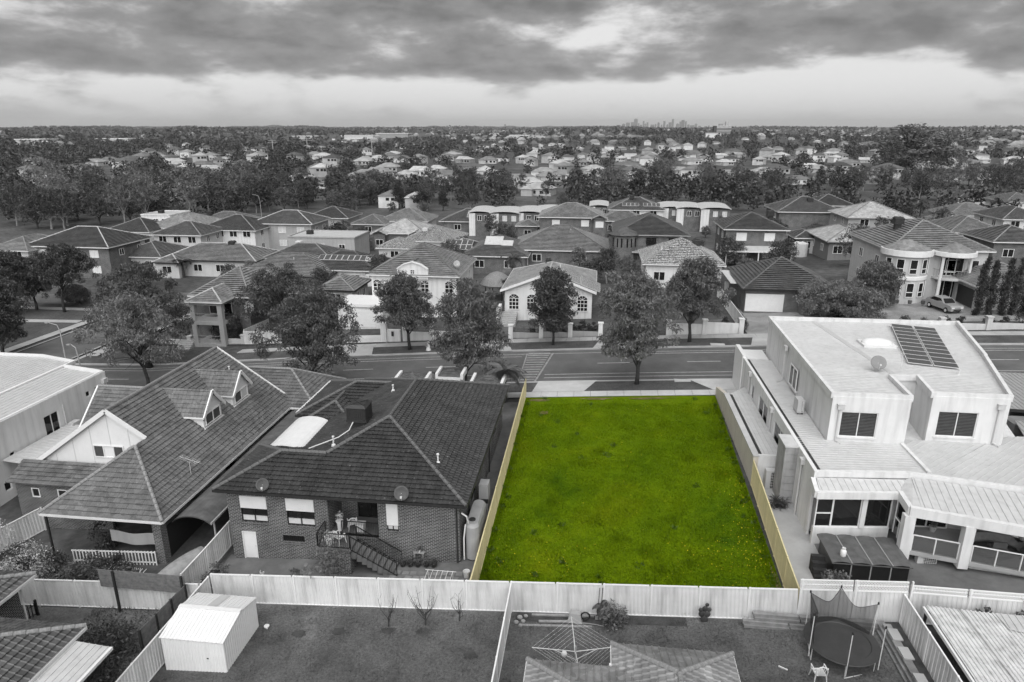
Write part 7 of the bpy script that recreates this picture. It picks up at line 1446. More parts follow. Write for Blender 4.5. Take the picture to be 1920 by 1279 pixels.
# --- the rest of the streets behind: front eave left u, right u, height v in the photograph, eave height, depth
GH = [
 ('dark brick two-storey house with tiled hip roof on far left', 42, 203, 463, 5.7, 13, 'tile_charcoal', 'brick_plain', dict(nw=3, gut='gutter_white', cap='ridge_pale', pane='shutter')),
 ('pale tiled house cut by the left edge', -30, 52, 470, 5.2, 12, 'tile_light', 'pale_render', dict(nw=2)),
 ('low white house with dark roof left of the pale roofed one', 190, 280, 435, 3.0, 12, 'tile_charcoal', 'white_render', dict(nw=3)),
 ('house with wide pale grey roof behind the palms', 268, 376, 428, 3.2, 14, 'tile_pale', 'white_render', dict(nw=2)),
 ('two-storey rendered house behind the tall twin palms', 281, 377, 441, 5.4, 10, 'tile_grey', 'pale_render', dict(nw=3)),
 ('dark roofed white two-storey house near the small palms', 366, 479, 432, 5.2, 12, 'tile_charcoal', 'white_render', dict(nw=4, cap='ridge_grey')),
 ('mid grey roof peeking behind the dark roofed white house', 366, 458, 417, 3.0, 10, 'tile_mid', 'pale_render', dict(nw=2, bits=(('cool', .2, .3, .6),))),
 ('low grey tiled house behind the big dark street tree', 212, 302, 482, 3.0, 11, 'tile_grey', 'pale_render', dict(nw=2, bits=(('coolw', .3, .4, .5),))),
 ('long low tiled house with striped roof and dark cooler', 297, 480, 489, 3.0, 11, 'tile_mid', 'pale_render', dict(nw=4, cap='ridge_pale', gut='gutter_dark', bits=(('cool', .62, .5, .4), ('wing', .0, .28, 2.2, .1)))),
 ('square house with striped pyramid roof behind the street trees', 432, 614, 518, 3.0, 13, 'tile_mid', 'pale_render', dict(nw=3, cap='ridge_dark', gut='gutter_dark', bits=(('vent', .55, .35),))),
 ('dark low roof with cooler behind the pyramid roof', 492, 622, 486, 3.0, 10, 'tile_grey', 'brick_plain', dict(nw=2, bits=(('coolw', .35, .6, .6),))),
 ('dark roofed house with a long row of solar panels', 560, 704, 507, 3.0, 11, 'tile_charcoal', 'white_render', dict(nw=2, cap='ridge_dark', bits=(('solar', .18, 9, 1, 2.6, 'blind_dark'), ('skyl', .82, 2.4, .9, 1.2)))),
 ('small striped roof left of the white pediment house', 588, 664, 545, 2.8, 8, 'tile_mid', 'pale_render', dict(nw=1, gut='gutter_dark')),
 ('grey two-storey house with parapet walls and tiled roof', 468, 585, 420, 5.8, 11, 'tile_grey', 'grey_render', dict(nw=3, cap='ridge_pale', pane='curtain')),
 ('dark roofed house behind the grey parapet house', 570, 653, 409, 3.6, 11, 'tile_charcoal', 'grey_render', dict(nw=2)),
 ('plain mid grey roof right of the thin palms', 656, 722, 421, 2.8, 10, 'tile_mid', 'brick_plain', dict(nw=1)),
 ('light grey hipped roof before the tree belt', 706, 802, 415, 3.0, 12, 'tile_light', 'pale_render', dict(nw=2)),
 ('pale metal roofed house with white gablets', 694, 800, 438, 3.4, 12, 'tile_pale', 'brick_plain', dict(nw=3, step=.02, bits=(('wing', .05, .32, 1.5, .0, True), ('wing', .7, .95, 1.2, .0, True)))),
 ('house with mottled speckled tile roof', 752, 858, 453, 3.0, 12, 'tile_speckled', 'pale_render', dict(nw=3, bits=(('coolw', .35, .35, 1.2),))),
 ('low speckled roof below the mottled roof', 704, 772, 466, 2.8, 8, 'tile_speckled', 'pale_render', dict(nw=1)),
 ('dark roof with two pale solar rows near the thatched hut', 808, 905, 478, 3.0, 11, 'tile_dark', 'pale_render', dict(nw=1, cap='ridge_pale', bits=(('solar', .2, 5, 2, 1.4, 'blind_dark'),))),
 ('dark tiled house with white panel patch on its roof', 862, 990, 481, 3.0, 14, 'tile_grey', 'brick_plain', dict(nw=2, cap='ridge_dark', bits=(('skyl', .32, 3.2, 3.2, 2.6), ('skyl', .58, 3.0, 2.0, 1.6)))),
 ('dark house with white solar frames by the small cypresses', 823, 948, 416, 3.0, 12, 'tile_grey', 'brick_plain', dict(nw=2, bits=(('solar', .4, 6, 2, 1.8, 'mid_render'),))),
 ('large plain tiled house right of the thatched hut', 956, 1142, 470, 3.0, 15, 'tile_mid', 'brick_plain', dict(nw=2, axis='x', pitch=25, cap='ridge_dark', bits=(('vent', .6, .4),))),
 ('pale roofed two-storey house before the town houses', 1008, 1132, 408, 5.7, 12, 'tile_light', 'brick_plain', dict(nw=2, cap='ridge_grey', pane='shutter', bits=(('wing', .82, 1.06, 1.4, .1, True),))),
 ('tiny hipped roof wing before the pale two-storey house', 966, 1012, 424, 3.2, 6, 'tile_mid', 'brick_plain', dict(nw=1)),
 ('dark tiled house with solar panels before the right town houses', 1140, 1248, 394, 5.2, 12, 'tile_grey', 'white_render', dict(nw=3, bits=(('cool', .42, .4, .2), ('solar', .25, 4, 1, 1.6), ('solar', .62, 4, 1, 1.6)))),
 ('plain mid roof beside the pale two-storey house', 1120, 1215, 415, 3.2, 9, 'tile_mid', 'brick_plain', dict(nw=2)),
 ('two-storey dark brick house with white roller shutters', 1357, 1482, 431, 5.7, 11, 'tile_charcoal', 'brick_plain', dict(nw=2, pane='shutter', cap='ridge_dark', bits=(('cool', .8, .5, .5), ('verandah', 3.2, 2.9, 'metal_roof')))),
 ('broad dark brick house with two roof coolers', 1458, 1586, 398, 5.6, 13, 'tile_grey', 'brick_plain', dict(nw=0, cap='ridge_grey', bits=(('cool', .55, .35, 1.0),))),
 ('dark roof behind the broad brick house', 1520, 1608, 386, 5.2, 12, 'tile_charcoal', 'brick_plain', dict(nw=0, bits=(('cool', .7, .4, .6),))),
 ('pale curved metal roofed house behind the white awning', 1588, 1716, 409, 5.4, 12, 'tile_pale', 'grey_render', dict(nw=2, step=.015, cap='ridge_grey', gut='gutter_grey')),
 ('low pale gabled house with dark patio', 1551, 1655, 454, 3.0, 13, 'tile_pale', 'mid_render', dict(nw=3, step=.015, cap='ridge_grey', gut='gutter_grey')),
 ('small dark garage roof beside the water tanks', 1490, 1542, 447, 2.8, 7, 'tile_charcoal', 'brick_plain', dict(nw=1)),
 ('tiled house right behind the mansion roof', 1780, 1894, 437, 3.4, 13, 'tile_mid', 'white_render', dict(nw=2, pitch=24)),
 ('wide light tiled roof below the tall right palm', 1778, 1892, 405, 3.2, 13, 'tile_light', 'white_render', dict(nw=2)),
 ('dark low roof at the top right among trees', 1796, 1890, 373, 3.2, 12, 'tile_grey', 'pale_render', dict(nw=2)),
 ('white walled two-storey house at the top right edge', 1886, 1960, 379, 5.6, 12, 'tile_mid', 'white_render', dict(nw=2)),
 ('tall white house with stacked roofs at the right edge', 1880, 1975, 412, 5.4, 12, 'tile_grey', 'white_render', dict(nw=2)),
 ('dark tiled house front at the right edge below the stacked roofs', 1862, 1985, 455, 3.4, 11, 'tile_grey', 'brick_plain', dict(nw=2)),
 ('white single storey house with wide pale awnings at right', 1745, 1800, 416, 2.8, 7, 'tile_light', 'white_render', dict(nw=1)),
]
for i, (lab, u0, u1, v, h, dep, rf, wl, kw) in enumerate(GH):
    ghouse('tiled_house' if 'two-storey' not in lab else 'two_storey_house', lab, u0, u1, v, h, dep, rf, wl, **kw)
# corner house with hexagonal bay, two storeys
R, x0, x1, y0, y1, g, ze = ghouse('bay_corner_house', 'two-storey dark tiled house with angled corner bay and balcony', 1150, 1295, 441, 5.6, 15, 'tile_charcoal', 'brick_mid', 23, axis='y', cap='ridge_dark', gut='gutter_grey', nw=3, fr='black_paint', side=1, ret=True)
m = MB(); bp = [(x0 + 1.9 + 2.3 * math.cos(math.radians(a)), y0 + .9 + 2.3 * math.sin(math.radians(a))) for a in range(0, 360, 45)]; m.prism(bp, g - .5, ze - .1); bay = m.build('corner_bay', 'brick_mid', R); m = MB(); m.lathe([(2.75, ze - g), (.05, ze - g + 1.35)], (x0 + 1.9, y0 + .9, g), 8); m.build('bay_roof', 'tile_charcoal', bay)
for a in (-135, -90, -45):
    c = Vector((x0 + 1.9 + 2.16 * math.cos(math.radians(a)), y0 + .9 + 2.16 * math.sin(math.radians(a)), g + 3.6)); td = Vector((-math.sin(math.radians(a)), math.cos(math.radians(a)), 0)); pn = MB(); pn.slab([c - td * .6, c + td * .6, c + td * .6 + Vector((0, 0, 1.5)), c - td * .6 + Vector((0, 0, 1.5))], Vector((math.cos(math.radians(a)), math.sin(math.radians(a)), 0)), .05); pn.build('pane', 'glass', bay)
m = MB(); m.box(x0 + 3.2, x0 + 7.5, y0 - 1.2, y0 + .48, g + 2.7, g + 2.95); bl = m.build('balcony', 'grey_render', R); railing(bl, [(x0 + 3.2, y0 - 1.15, g + 2.95), (x0 + 7.5, y0 - 1.15, g + 2.95)], .95, sp=.25)
# flat roofed pale block houses
for lab, u0, u1, v, h, dep, wl, rm in (('white flat-roofed house with cooler among the palms', 540, 664, 446, 5.0, 9, 'grey_render', 'white_metal_roof'), ('white flat-roofed block below the dark forest', 264, 318, 404, 4.6, 9, 'white_render', 'white_metal_roof')):
    x0, x1, y0, g = eave(u0, u1, v, h); R = thing('flat_roof_house', lab, 'house', ((x0 + x1) / 2, y0, g)); m = MB(); m.box(x0, x1, y0, y0 + dep, g - 1, g + h); m.build('wall', wl, R); m = MB(); m.box(x0 + .3, x1 - .3, y0 + .3, y0 + dep - .3, g + h + .003, g + h + .1); m.build('roof', rm, R); m = MB()
    for a, b in (((x0, y0), (x1, y0)), ((x1, y0), (x1, y0 + dep)), ((x1, y0 + dep), (x0, y0 + dep)), ((x0, y0 + dep), (x0, y0))): m.bar((*a, g + h + .12), (*b, g + h + .12), .3, .25)
    m.build('parapet', wl, R); side_windows(R, 's', y0, x0 + .5, x1 - .5, g + 2.6, 3, 1.3, 1.2); cooler(R, (x0 + 3, y0 + 4, g + h + .1), .6, .8)
# row of town houses with pale curved roofs
for i, (u0, u1, v) in enumerate(((878, 920, 400), (918, 974, 401), (967, 1016, 400), (1002, 1058, 398), (1105, 1142, 388), (1238, 1292, 391), (1268, 1318, 392), (1314, 1371, 393))):
    x0, x1, y0, g = eave(u0, u1, v, 5.4); dep = 9; R = thing('town_house', ['leftmost pale curved-roof town house of the row', 'second pale curved-roof town house from the left', 'third pale curved-roof town house from the left', 'fourth pale curved-roof town house from the left', 'lone pale curved roof behind the solar roof', 'left one of the three right-hand curved-roof town houses', 'middle one of the three right-hand curved-roof town houses', 'rightmost curved-roof town house beside the tree belt'][i], 'town house', ((x0 + x1) / 2, y0, g), 'town houses with pale curved roofs'); ze = g + 5.4
    m = MB(); m.box(x0 + .2, x1 - .2, y0 + .3, y0 + dep, g - 1, ze - .02); m.build('wall', 'brick_plain', R); m = MB(); m.box(x0 + .15, x0 + (x1 - x0) * .3, y0 + .1, y0 + .298, g - 1, ze - .02); m.build('pale_bay', 'white_render', R)
    m = MB(); vs = []; n = 12
    for k in range(n + 1): a = math.pi * (.14 + .72 * k / n); xx = (x0 + x1) / 2 - (x1 - x0) / 1.78 * math.cos(a); zz = ze - .15 + .75 * math.sin(a); vs += [(xx, y0 - .2, zz), (xx, y0 + dep, zz + .3), (xx, y0 - .2, zz - .14), (xx, y0 + dep, zz + .16)]
    fs = [];
    for k in range(n): q = 4 * k; fs += [(q, q + 4, q + 5, q + 1), (q + 2, q + 3, q + 7, q + 6), (q, q + 2, q + 6, q + 4)]
    m.add(vs, fs); m.build('roof', 'white_metal_roof', R); side_windows(R, 's', y0 + .3, x0 + (x1 - x0) * .35, x1 - .3, g + 3.6, 2, 1.1, 1.3, 'white_paint', 'curtain' if i % 2 else 'glass')
# ------------------------------------------------------------------ front walls, gardens and street furniture
def pier_wall(label, xs, y, h, ph, mat='white_render', fence_h=0, infill='pale_render'):
    R = thing('front_wall', label, 'wall', (xs[0], y, G(xs[0], y)))
    for i, x in enumerate(xs):
        z = G(x, y); m = MB(); m.box(x - .25, x + .25, y - .25, y + .25, z - .3, z + ph); m.box(x - .32, x + .32, y - .32, y + .32, z + ph + .003, z + ph + .1); m.build('pier', mat, R)
    for a, b in zip(xs[:-1], xs[1:]):
        m = MB(); za, zb = G(a, y), G(b, y); zt = max(za, zb) + h; m.add([(a + .255, y - .1, za - .3), (b - .255, y - .1, zb - .3), (b - .255, y - .1, zt), (a + .255, y - .1, zt), (a + .255, y + .1, za - .3), (b - .255, y + .1, zb - .3), (b - .255, y + .1, zt), (a + .255, y + .1, zt)], [(0, 1, 2, 3), (7, 6, 5, 4), (3, 2, 6, 7), (0, 3, 7, 4), (1, 5, 6, 2)]); m.build('wall_panel', infill, R)
        if fence_h: railing(R, [(a + .28, y, zt), (b - .28, y, zt)], fence_h, sp=.16, name='picket_rail', bar=.02, rail=.03)
pier_wall('white piers and grey low wall before the arched-window house', [-9.6, -6.0, -2.6, .9], 77.0, .55, 1.6, 'white_render', .45, 'grey_render'); pier_wall('white stepped wall before the hidden patterned-roof house', [8.6, 12.6, 16.6], 76.9, 1.2, 1.7, 'white_render', 0, 'white_render'); pier_wall('white piers and dark rails before the pediment house', [-22.5, -19.2, -15.7, -12.3], 77.2, .9, 2.1, 'white_render', .5, 'white_render'); pier_wall('low pale wall with piers before the mansion', [37.5, 42.2, 46.9, 51.6, 56.3], 76.6, .55, 1.35, 'pale_render', 0, 'pale_render'); pier_wall('low white wall on the corner before the balcony house', [-55, -50.5, -46, -43.3], 77.2, .6, 1.1, 'pale_render', 0, 'pale_render')
t = thing('letterbox_pillar', 'white letterbox pillar at the pediment house drive', 'letterbox', (-25.0, 77.0, G(-25, 77))); z = G(-25, 77); m = MB(); m.box(-25.4, -24.7, 76.7, 77.3, z - .2, z + 2.3); m.box(-24.69, -23.0, 76.85, 77.2, z - .2, z + 1.5); m.build('pillar', 'white_render', t); m = MB(); m.box(-25.5, -24.6, 76.6, 77.4, z + 2.303, z + 2.45); m.build('cap', 'white_paint', t); m = MB(); m.box(-24.1, -23.8, 76.82, 76.846, z + .7, z + 1.3); m.build('slot', 'dark_plastic', t)
def ball(label, x, y, r, seed, leaf='leaf_dark', h=None, group=None): return shrub(label, (x, y, G(x, y)), r, h or r * 2, seed, leaf, 14, 36, .1, .14, group=group, name='topiary_ball')
for i, (x, y, r) in enumerate(((-4.8, 78.3, .55), (-1.7, 78.0, .55), (-.6, 78.6, .6), (.2, 79.5, .5), (-2.6, 80.2, .45), (-6.2, 78.6, .35), (-3.4, 78.2, .3), (-5.4, 80.0, .4), (-7.2, 78.5, .4), (-1.2, 80.8, .5))): ball('clipped shrub ball in the garden of the arched-window house', x, y, r, 100 + i, group='clipped shrubs before the arched-window house')
for i, (x, y, r) in enumerate(((38.4, 78.0, .6), (40.2, 78.2, .55), (42.9, 78.0, .65), (44.5, 77.9, .5), (46.4, 78.1, .75), (48.3, 78.1, .6), (36.2, 77.8, .55), (34.6, 78.6, .6))): ball('round clipped shrub behind the low pale wall at right', x, y, r, 120 + i, group='round shrubs behind the pale wall')
for i, (x, y, r) in enumerate(((17.2, 78.4, .55), (17.3, 79.5, .55), (17.35, 80.6, .5), (17.4, 81.7, .5))): ball('round hedge ball in the row beside the wide driveway', x, y, r, 140 + i, group='hedge balls beside the driveway')
for i, (x, lab) in enumerate(((11.2, 'left dark cone shrub behind the white stepped wall'), (15.0, 'right dark cone shrub behind the white stepped wall'))): shrub(lab, (x, 77.9, G(x, 78)), .65, 1.9, 150 + i, 'leaf_dark', 22, 40, .08, .14, cone=True)
for i, (u, vt, vb) in enumerate(((1830, 483, 592), (1851, 490, 592), (1876, 486, 592), (1896, 486, 592), (1917, 500, 588))):
    p = gp(u, vb); H = py(u, vt, p[1])[2] - p[2]; rng = np.random.default_rng(160 + i); R = thing('cypress_tree', ['leftmost pencil cypress of the row by the mansion garage', 'second pencil cypress from the left by the mansion', 'middle pencil cypress of the row by the mansion', 'fourth pencil cypress from the left by the mansion', 'rightmost pencil cypress at the picture edge'][i], 'tree', p, 'pencil cypresses by the mansion'); C_ = [(rng.normal() * .12, rng.normal() * .12, H * (k + .5) / 26) for k in range(26)]
    V = []; F = []; nb = 0
    for k, c in enumerate(C_): a, b = leaf_quads(rng, [c], 130, .5 * math.sin(math.pi * (.13 + .84 * (k + .5) / 26)) ** .7 + .05, .08, .28, -.6); V.append(a); F.append(b + nb); nb += len(a)
    link(bpy.data.objects.new('crown', np_mesh('crown', np.concatenate(V), np.concatenate(F), 'leaf_dark')), R); m = MB(); m.tube([(0, 0, -.2), (0, 0, H * .9)], [.12, .02], 6); m.build('trunk', 'bark', R, world=False)
# thatched hut
p = gp(932, 560); t = thing('thatched_hut', 'round thatched garden hut beside the arched-window house', 'hut', p); m = MB(); m.lathe([(2.3, 2.1), (2.45, 2.3), (1.9, 3.1), (1.0, 3.8), (.1, 4.1)], p, 18); m.build('thatch_roof', 'thatch', t)
for a in range(6): m = MB(); c, s = math.cos(a * 1.05), math.sin(a * 1.05); m.tube([(p[0] + 1.7 * c, p[1] + 1.7 * s, p[2] - .2), (p[0] + 1.7 * c, p[1] + 1.7 * s, p[2] + 2.6)], .07, 6); m.build('post', 'timber_dark', t)
# street lamps, signs and small things
def lamp(label, x, y, h, arm, group=None):
    z = G(x, y); t = thing('street_lamp', label, 'street lamp', (x, y, z)); m = MB(); m.tube([(x, y, z - .2), (x, y, z + h * .8), (x + arm * .2, y, z + h * .95), (x + arm, y, z + h)], [.09, .06, .05, .04], 8); m.build('pole', 'concrete', t); m = MB(); m.box(x + arm - .1, x + arm + .45 * (1 if arm > 0 else -1), y - .12, y + .12, z + h - .06, z + h + .04); m.build('lamp_head', 'grey_metal', t)
p = gp(125, 682); lamp('tall pale street lamp beside the side street on the left', p[0], p[1], py(113, 606, p[1])[2] - p[2], -1.2); p = gp(217, 722); lamp('thin pale pole beside the left street tree', p[0] + .3, 61.0 - curve(p[0]), 6.0, -.5)
p = gp(492, 420); lamp('far curved street lamp before the dark forest', p[0], p[1], 8, -1.5); p = gp(1518, 405); lamp('far street lamp left of the broad brick house', p[0], p[1], 7, 1.2)
t = thing('fire_hydrant', 'small white hydrant marker on the far nature strip', 'hydrant', (-18.5, 73.0, G(-18.5, 73))); z = G(-18.5, 73) + .13; m = MB(); m.lathe([(.3, 0), (.22, .3), (.15, .8), (.12, 1.0), (.02, 1.08)], (-18.5, 72.6, z), 10); m.build('body', 'white_paint', t); m = MB(); m.lathe([(.35, 0), (.35, .05)], (-18.5, 72.6, z - .03), 10); m.build('base', 'concrete', t)
# pale utility vehicle parked on the mansion drive
def car(label, x, y, rot, mat='car_paint', name='parked_car'):
    z = G(x, y) + .07; t = thing(name, label, 'car', (x, y, z), rotz=rot); m = MB()
    prof = [(-2.1, .35), (-2.15, .8), (-1.95, .95), (-.85, 1.02), (-.3, 1.5), (1.0, 1.55), (1.9, 1.1), (2.1, .95), (2.1, .4)]
    vs = [(-.82 if j == 0 else .82, a, b) for j in (0, 1) for a, b in prof]; vs = [((-.68 if v_[0] < 0 else .68), v_[1], v_[2]) if v_[2] > 1.3 else v_ for v_ in vs]; n = len(prof); m.add(vs, [tuple(range(n)), tuple(range(2 * n - 1, n - 1, -1))] + [(i, i + n, (i + 1) % n + n, (i + 1) % n) for i in range(n)]); m.build('body', mat, t, world=False)
    for (a, b, c_, d) in (((-.66, -.86, 1.03), (.66, -.86, 1.03), (.58, -.35, 1.46), (-.58, -.35, 1.46)),): m = MB(); m.add([(p_[0], p_[1] - .04, p_[2] + .03) for p_ in (a, b, c_, d)], [(0, 1, 2, 3)]); m.build('windscreen', 'glass', t, world=False)
    for s in (-1, 1):
        m = MB(); m.add([(s * .8, -.6, 1.06), (s * .8, 1.5, 1.1), (s * .72, .95, 1.47), (s * .72, -.25, 1.44)], [(0, 1, 2, 3)]); m.build('side_window', 'glass', t, world=False)
        m = MB(); m.box(s * .55 - .16, s * .55 + .16, -2.17, -2.1, .66, .8); m.build('headlight', 'acrylic', t, world=False)
        for yy in (-1.35, 1.35): m = MB(); m.tube([(s * .68, yy, .33), (s * .86, yy, .33)], .33, 14); w_ = m.build('wheel', 'rubber', t, world=False); m = MB(); m.tube([(s * .855, yy, .33), (s * .87, yy, .33)], .18, 10); m.build('rim', 'alu', w_, world=False)
    m = MB(); m.box(-.45, .45, -2.175, -2.1, .4, .58); m.build('grille', 'dark_plastic', t, world=False)
p = gp(1768, 582); car('pale car parked facing out on the mansion driveway', p[0], p[1], .25)
p = gp(245, 610); car('white car parked on the side street behind the leaning tree', p[0], p[1], 1.2, 'white_paint')
# steel water tanks
for i, (u, v_, r) in enumerate(((1497, 480, 1.4), (1524, 474, 1.1))): p = gp(u, v_); t = thing('water_tank', ['wide pale water tank behind the garage house', 'narrow pale water tank behind the garage house'][i], 'water tank', p); m = MB(); m.lathe([(r, 0), (r, .6), (r * 1.02, .65), (r, .7), (r, 1.5), (r * 1.02, 1.55), (r, 1.6), (r, 2.3), (r * .3, 2.6)], p, 18); m.build('body', 'pale_render', t); m = MB(); m.lathe([(.3, 2.55), (.3, 2.75), (.05, 2.78)], p, 10); m.build('lid', 'dark_plastic', t)
# ================================================================== TREES
def street_tree(label, x, y, ul, ur, vt, seed, base=2.6, leaf='leaf', lean=(0, 0), nl=14, cl=15, per=112, r0=.19, asp=.62, name='street_tree', spread=.6, **kw):
    z = G(x, y) + .1; um = (ul + ur) / 2; H = py(um, vt, y)[2] - z; R_ = (py(ur, vt + 60, y)[0] - py(ul, vt + 60, y)[0]) / 2 * 1.06; lean = (py(um, vt + 60, y)[0] - x, 0) if abs(py(um, vt + 60, y)[0] - x) > .3 else lean
    return tree(name, label, (x, y, z), H * .97, R_ * .96, base, seed, leaf, nl, cl, per, spread, .085, .29, .66, r0, lean, 'bark', None, asp=asp, **kw)
street_tree('tall street tree directly beyond the green lot', 4.28, 61 - curve(4.3) - .1, 1108, 1272, 500, 1, 2.0, nl=15, cl=15)
street_tree('narrow upright street tree before the arched-window house', -4.4, 73.8, 995, 1082, 497, 22, 1.6, 'leaf_dark', nl=15, cl=15, r0=.14)
street_tree('drooping street tree between brick house and pediment house', -11.8, 60.6, 806, 957, 520, 3, 2.0, nl=15, cl=15)
street_tree('round street tree before the pediment house garage', -20.8, 73.0, 694, 806, 511, 4, 2.4, nl=15, cl=15, lean=(.4, 0))
street_tree('widest street tree behind the dormer house', -27.3, 60.3, 487, 692, 540, 5, 2.0, nl=15, cl=15)
street_tree('broad dark tree beside the balcony house', -38.5, 79.0, 442, 605, 506, 6, 2.0, 'leaf_dark', nl=15, cl=15, r0=.25)
street_tree('leaning pale street tree at the left junction', -45.0, 60.6, 160, 322, 545, 7, 3.2, 'leaf_pale', (0, 0), 14, 12, 90)
street_tree('big dark round tree at the left junction', -50.2, 68.4, 178, 345, 487, 8, 2.6, 'leaf_dark', nl=15, cl=15, r0=.3)
street_tree('street tree before the hidden patterned-roof house', 10.5, 73.8, 1248, 1364, 478, 9, 2.6, nl=15, cl=15, lean=(.5, 0))
for lab, u, vb, ul, ur, vt, sd, lf, bs in (('broad leafy round bush before the garage house', 1572, 602, 1488, 1660, 540, 31, 'leaf', .3), ('leafy tree behind the round bush before the mansion', 1640, 575, 1585, 1690, 492, 32, 'leaf', .8), ('tall dark tree at the left picture edge', 8, 668, -40, 46, 505, 33, 'leaf_dark', 1.2), ('slim dark tree beside the park path', 121, 586, 74, 178, 464, 34, 'leaf_dark', 4.5), ('wide dark tree at the far end of the park', 70, 582, 10, 92, 482, 35, 'leaf_dark', 2.5), ('tree over the left edge of the park', 20, 590, -30, 60, 470, 36, 'leaf_dark', 2.0), ('dark bush beside the balcony tower', 428, 640, 404, 450, 590, 37, 'leaf_dark', .2), ('rounded tree by the cross street', 150, 570, 125, 170, 540, 38, 'leaf', .8)):
    p = gp(u, vb); street_tree(lab, p[0], p[1], ul, ur, vt, sd, bs, lf, nl=15, cl=15, name='leafy_tree', asp=.7)
palm('small palm with drooping fronds by the lot front corner', (-7.7, 57.0, G(-7.7, 57)), 3.0, 20, 2.2, 2, .2); palm('young palm at the front of the brick house', (-14.2, 58.6, G(-14, 58)), 1.6, 12, 1.8, 4, .1)
for i, (u, vb, vt, lab) in enumerate(((318, 470, 428, 'left of the tall twin palms'), (336, 470, 426, 'right of the tall twin palms'), (1722, 420, 375, 'tall palm behind the pale curved metal roof'), (1850, 420, 380, 'feathery palm at the right among the roofs'), (660, 470, 443, 'palm beside the flat-roofed house'), (700, 440, 410, 'palm behind the flat-roofed house'), (604, 420, 400, 'thin palm before the dark forest'), (1690, 520, 470, 'palm beside the mansion bay'), (962, 540, 468, 'palm beside the thatched hut'), (432, 505, 478, 'palm before the long striped roof'), (345, 520, 478, 'bushy palm behind the big dark street tree'), (430, 452, 430, 'leftmost of the small palms by the dark roofed white house'), (455, 450, 428, 'rightmost of the small palms by the dark roofed white house'))):
    p = gp(u, vb); H = py(u, vt, p[1])[2] - p[2]; palm(lab, p, max(1.5, H - 1.2), 16, 2.8 if i < 3 else 2.2, 20 + i, .18)
# pencil pines in the second street
for i, (u, vb, vt) in enumerate(((987, 490, 452), (865, 430, 408), (873, 430, 406), (893, 432, 413), (899, 432, 414), (536, 440, 423), (1752, 395, 360))):
    p = gp(u, vb); H = py(u, vt, p[1])[2] - p[2]; rng = np.random.default_rng(60 + i); R = thing('pencil_pine', ['pencil pine beside the large plain tiled house', 'left of a pair of pencil pines by the solar house', 'right of a pair of pencil pines by the solar house', 'short pencil pine left by the solar house gable', 'short pencil pine right by the solar house gable', 'pencil pine by the grey parapet house', 'pencil pine by the pale curved metal roof'][i], 'tree', p); V, F = leaf_quads(rng, [(0, 0, H * (k + .5) / 14) for k in range(14)], 30, .55, .12, .3, -.6); k = np.clip(1.25 - V[:, 2] / H, .15, 1); V[:, 0] *= k; V[:, 1] *= k; link(bpy.data.objects.new('crown', np_mesh('crown', V, F, 'leaf_dark')), R); m = MB(); m.tube([(0, 0, -.2), (0, 0, H * .6)], [.1, .02], 5); m.build('trunk', 'bark', R, world=False)
# ---- prototypes for the trees further back
PROTO = []
for k, (H, R_, base, leaf, bark, nl) in enumerate(((13, 5.2, 3.5, 'leaf_dark', 'bark_pale', 11), (11, 4.8, 2.2, 'leaf', 'bark', 11), (15, 5.4, 5.0, 'leaf_pale', 'bark_pale', 11), (9, 4.2, 1.4, 'leaf_dark', 'bark', 10), (12, 4.0, 3.0, 'leaf_dark', 'bark_pale', 9), (7, 3.4, .8, 'leaf', 'bark', 9), (12, 2.6, 1.0, 'leaf_dark', 'bark', 12))):
    PROTO.append((H, R_, base, leaf, bark, nl, k))
PM = []
def protos():
    for H, R_, base, leaf, bark, nl, k in PROTO:
        rng = np.random.default_rng(200 + k); lb = lobes(rng, H, R_, base, nl); V, F = leaf_quads(rng, crown_points(rng, lb, 12), 22, .85, .26, .48, .4); PM.append((np_mesh('crown', V, F, leaf), wood(rng, H, base, lb, .26, (rng.normal() * .8, rng.normal() * .5)).mesh('trunk', bark), H))
protos()
_rg = random.Random(77)
HOUSES = []     # footprints that trees must not stand on
bpy.context.view_layer.update()
for o in bpy.data.objects:
    if o.parent is None and o.get('category') in ('house', 'town house'):
        xs = []; ys = []
        for c in o.children:
            if c.type == 'MESH' and c.name.startswith(('wall', 'lower_wall', 'upper_wall')):
                for b in c.bound_box: q = c.matrix_world @ Vector(b); xs.append(q.x); ys.append(q.y)
        if xs: HOUSES.append((min(xs) - 1.5, max(xs) + 1.5, min(ys) - 1.5, max(ys) + 1.5))
def free(x, y, r=1.0):
    return not any(a - r < x < b + r and c - r < y < d + r for a, b, c, d in HOUSES)
NTREE = [0]
def back_tree(x, y, kind, sc, group, label, name='back_tree'):
    cm, tm, H = PM[kind]; R = thing(name, label, 'tree', (x, y, G(x, y)), group, _rg.uniform(0, 6.3)); s = (sc * _rg.uniform(.9, 1.12), sc * _rg.uniform(.9, 1.12), sc * _rg.uniform(.88, 1.1)); R.scale = s
    for nm, me in (('crown', cm), ('trunk', tm)): link(bpy.data.objects.new(nm, me), R)
    NTREE[0] += 1; return R
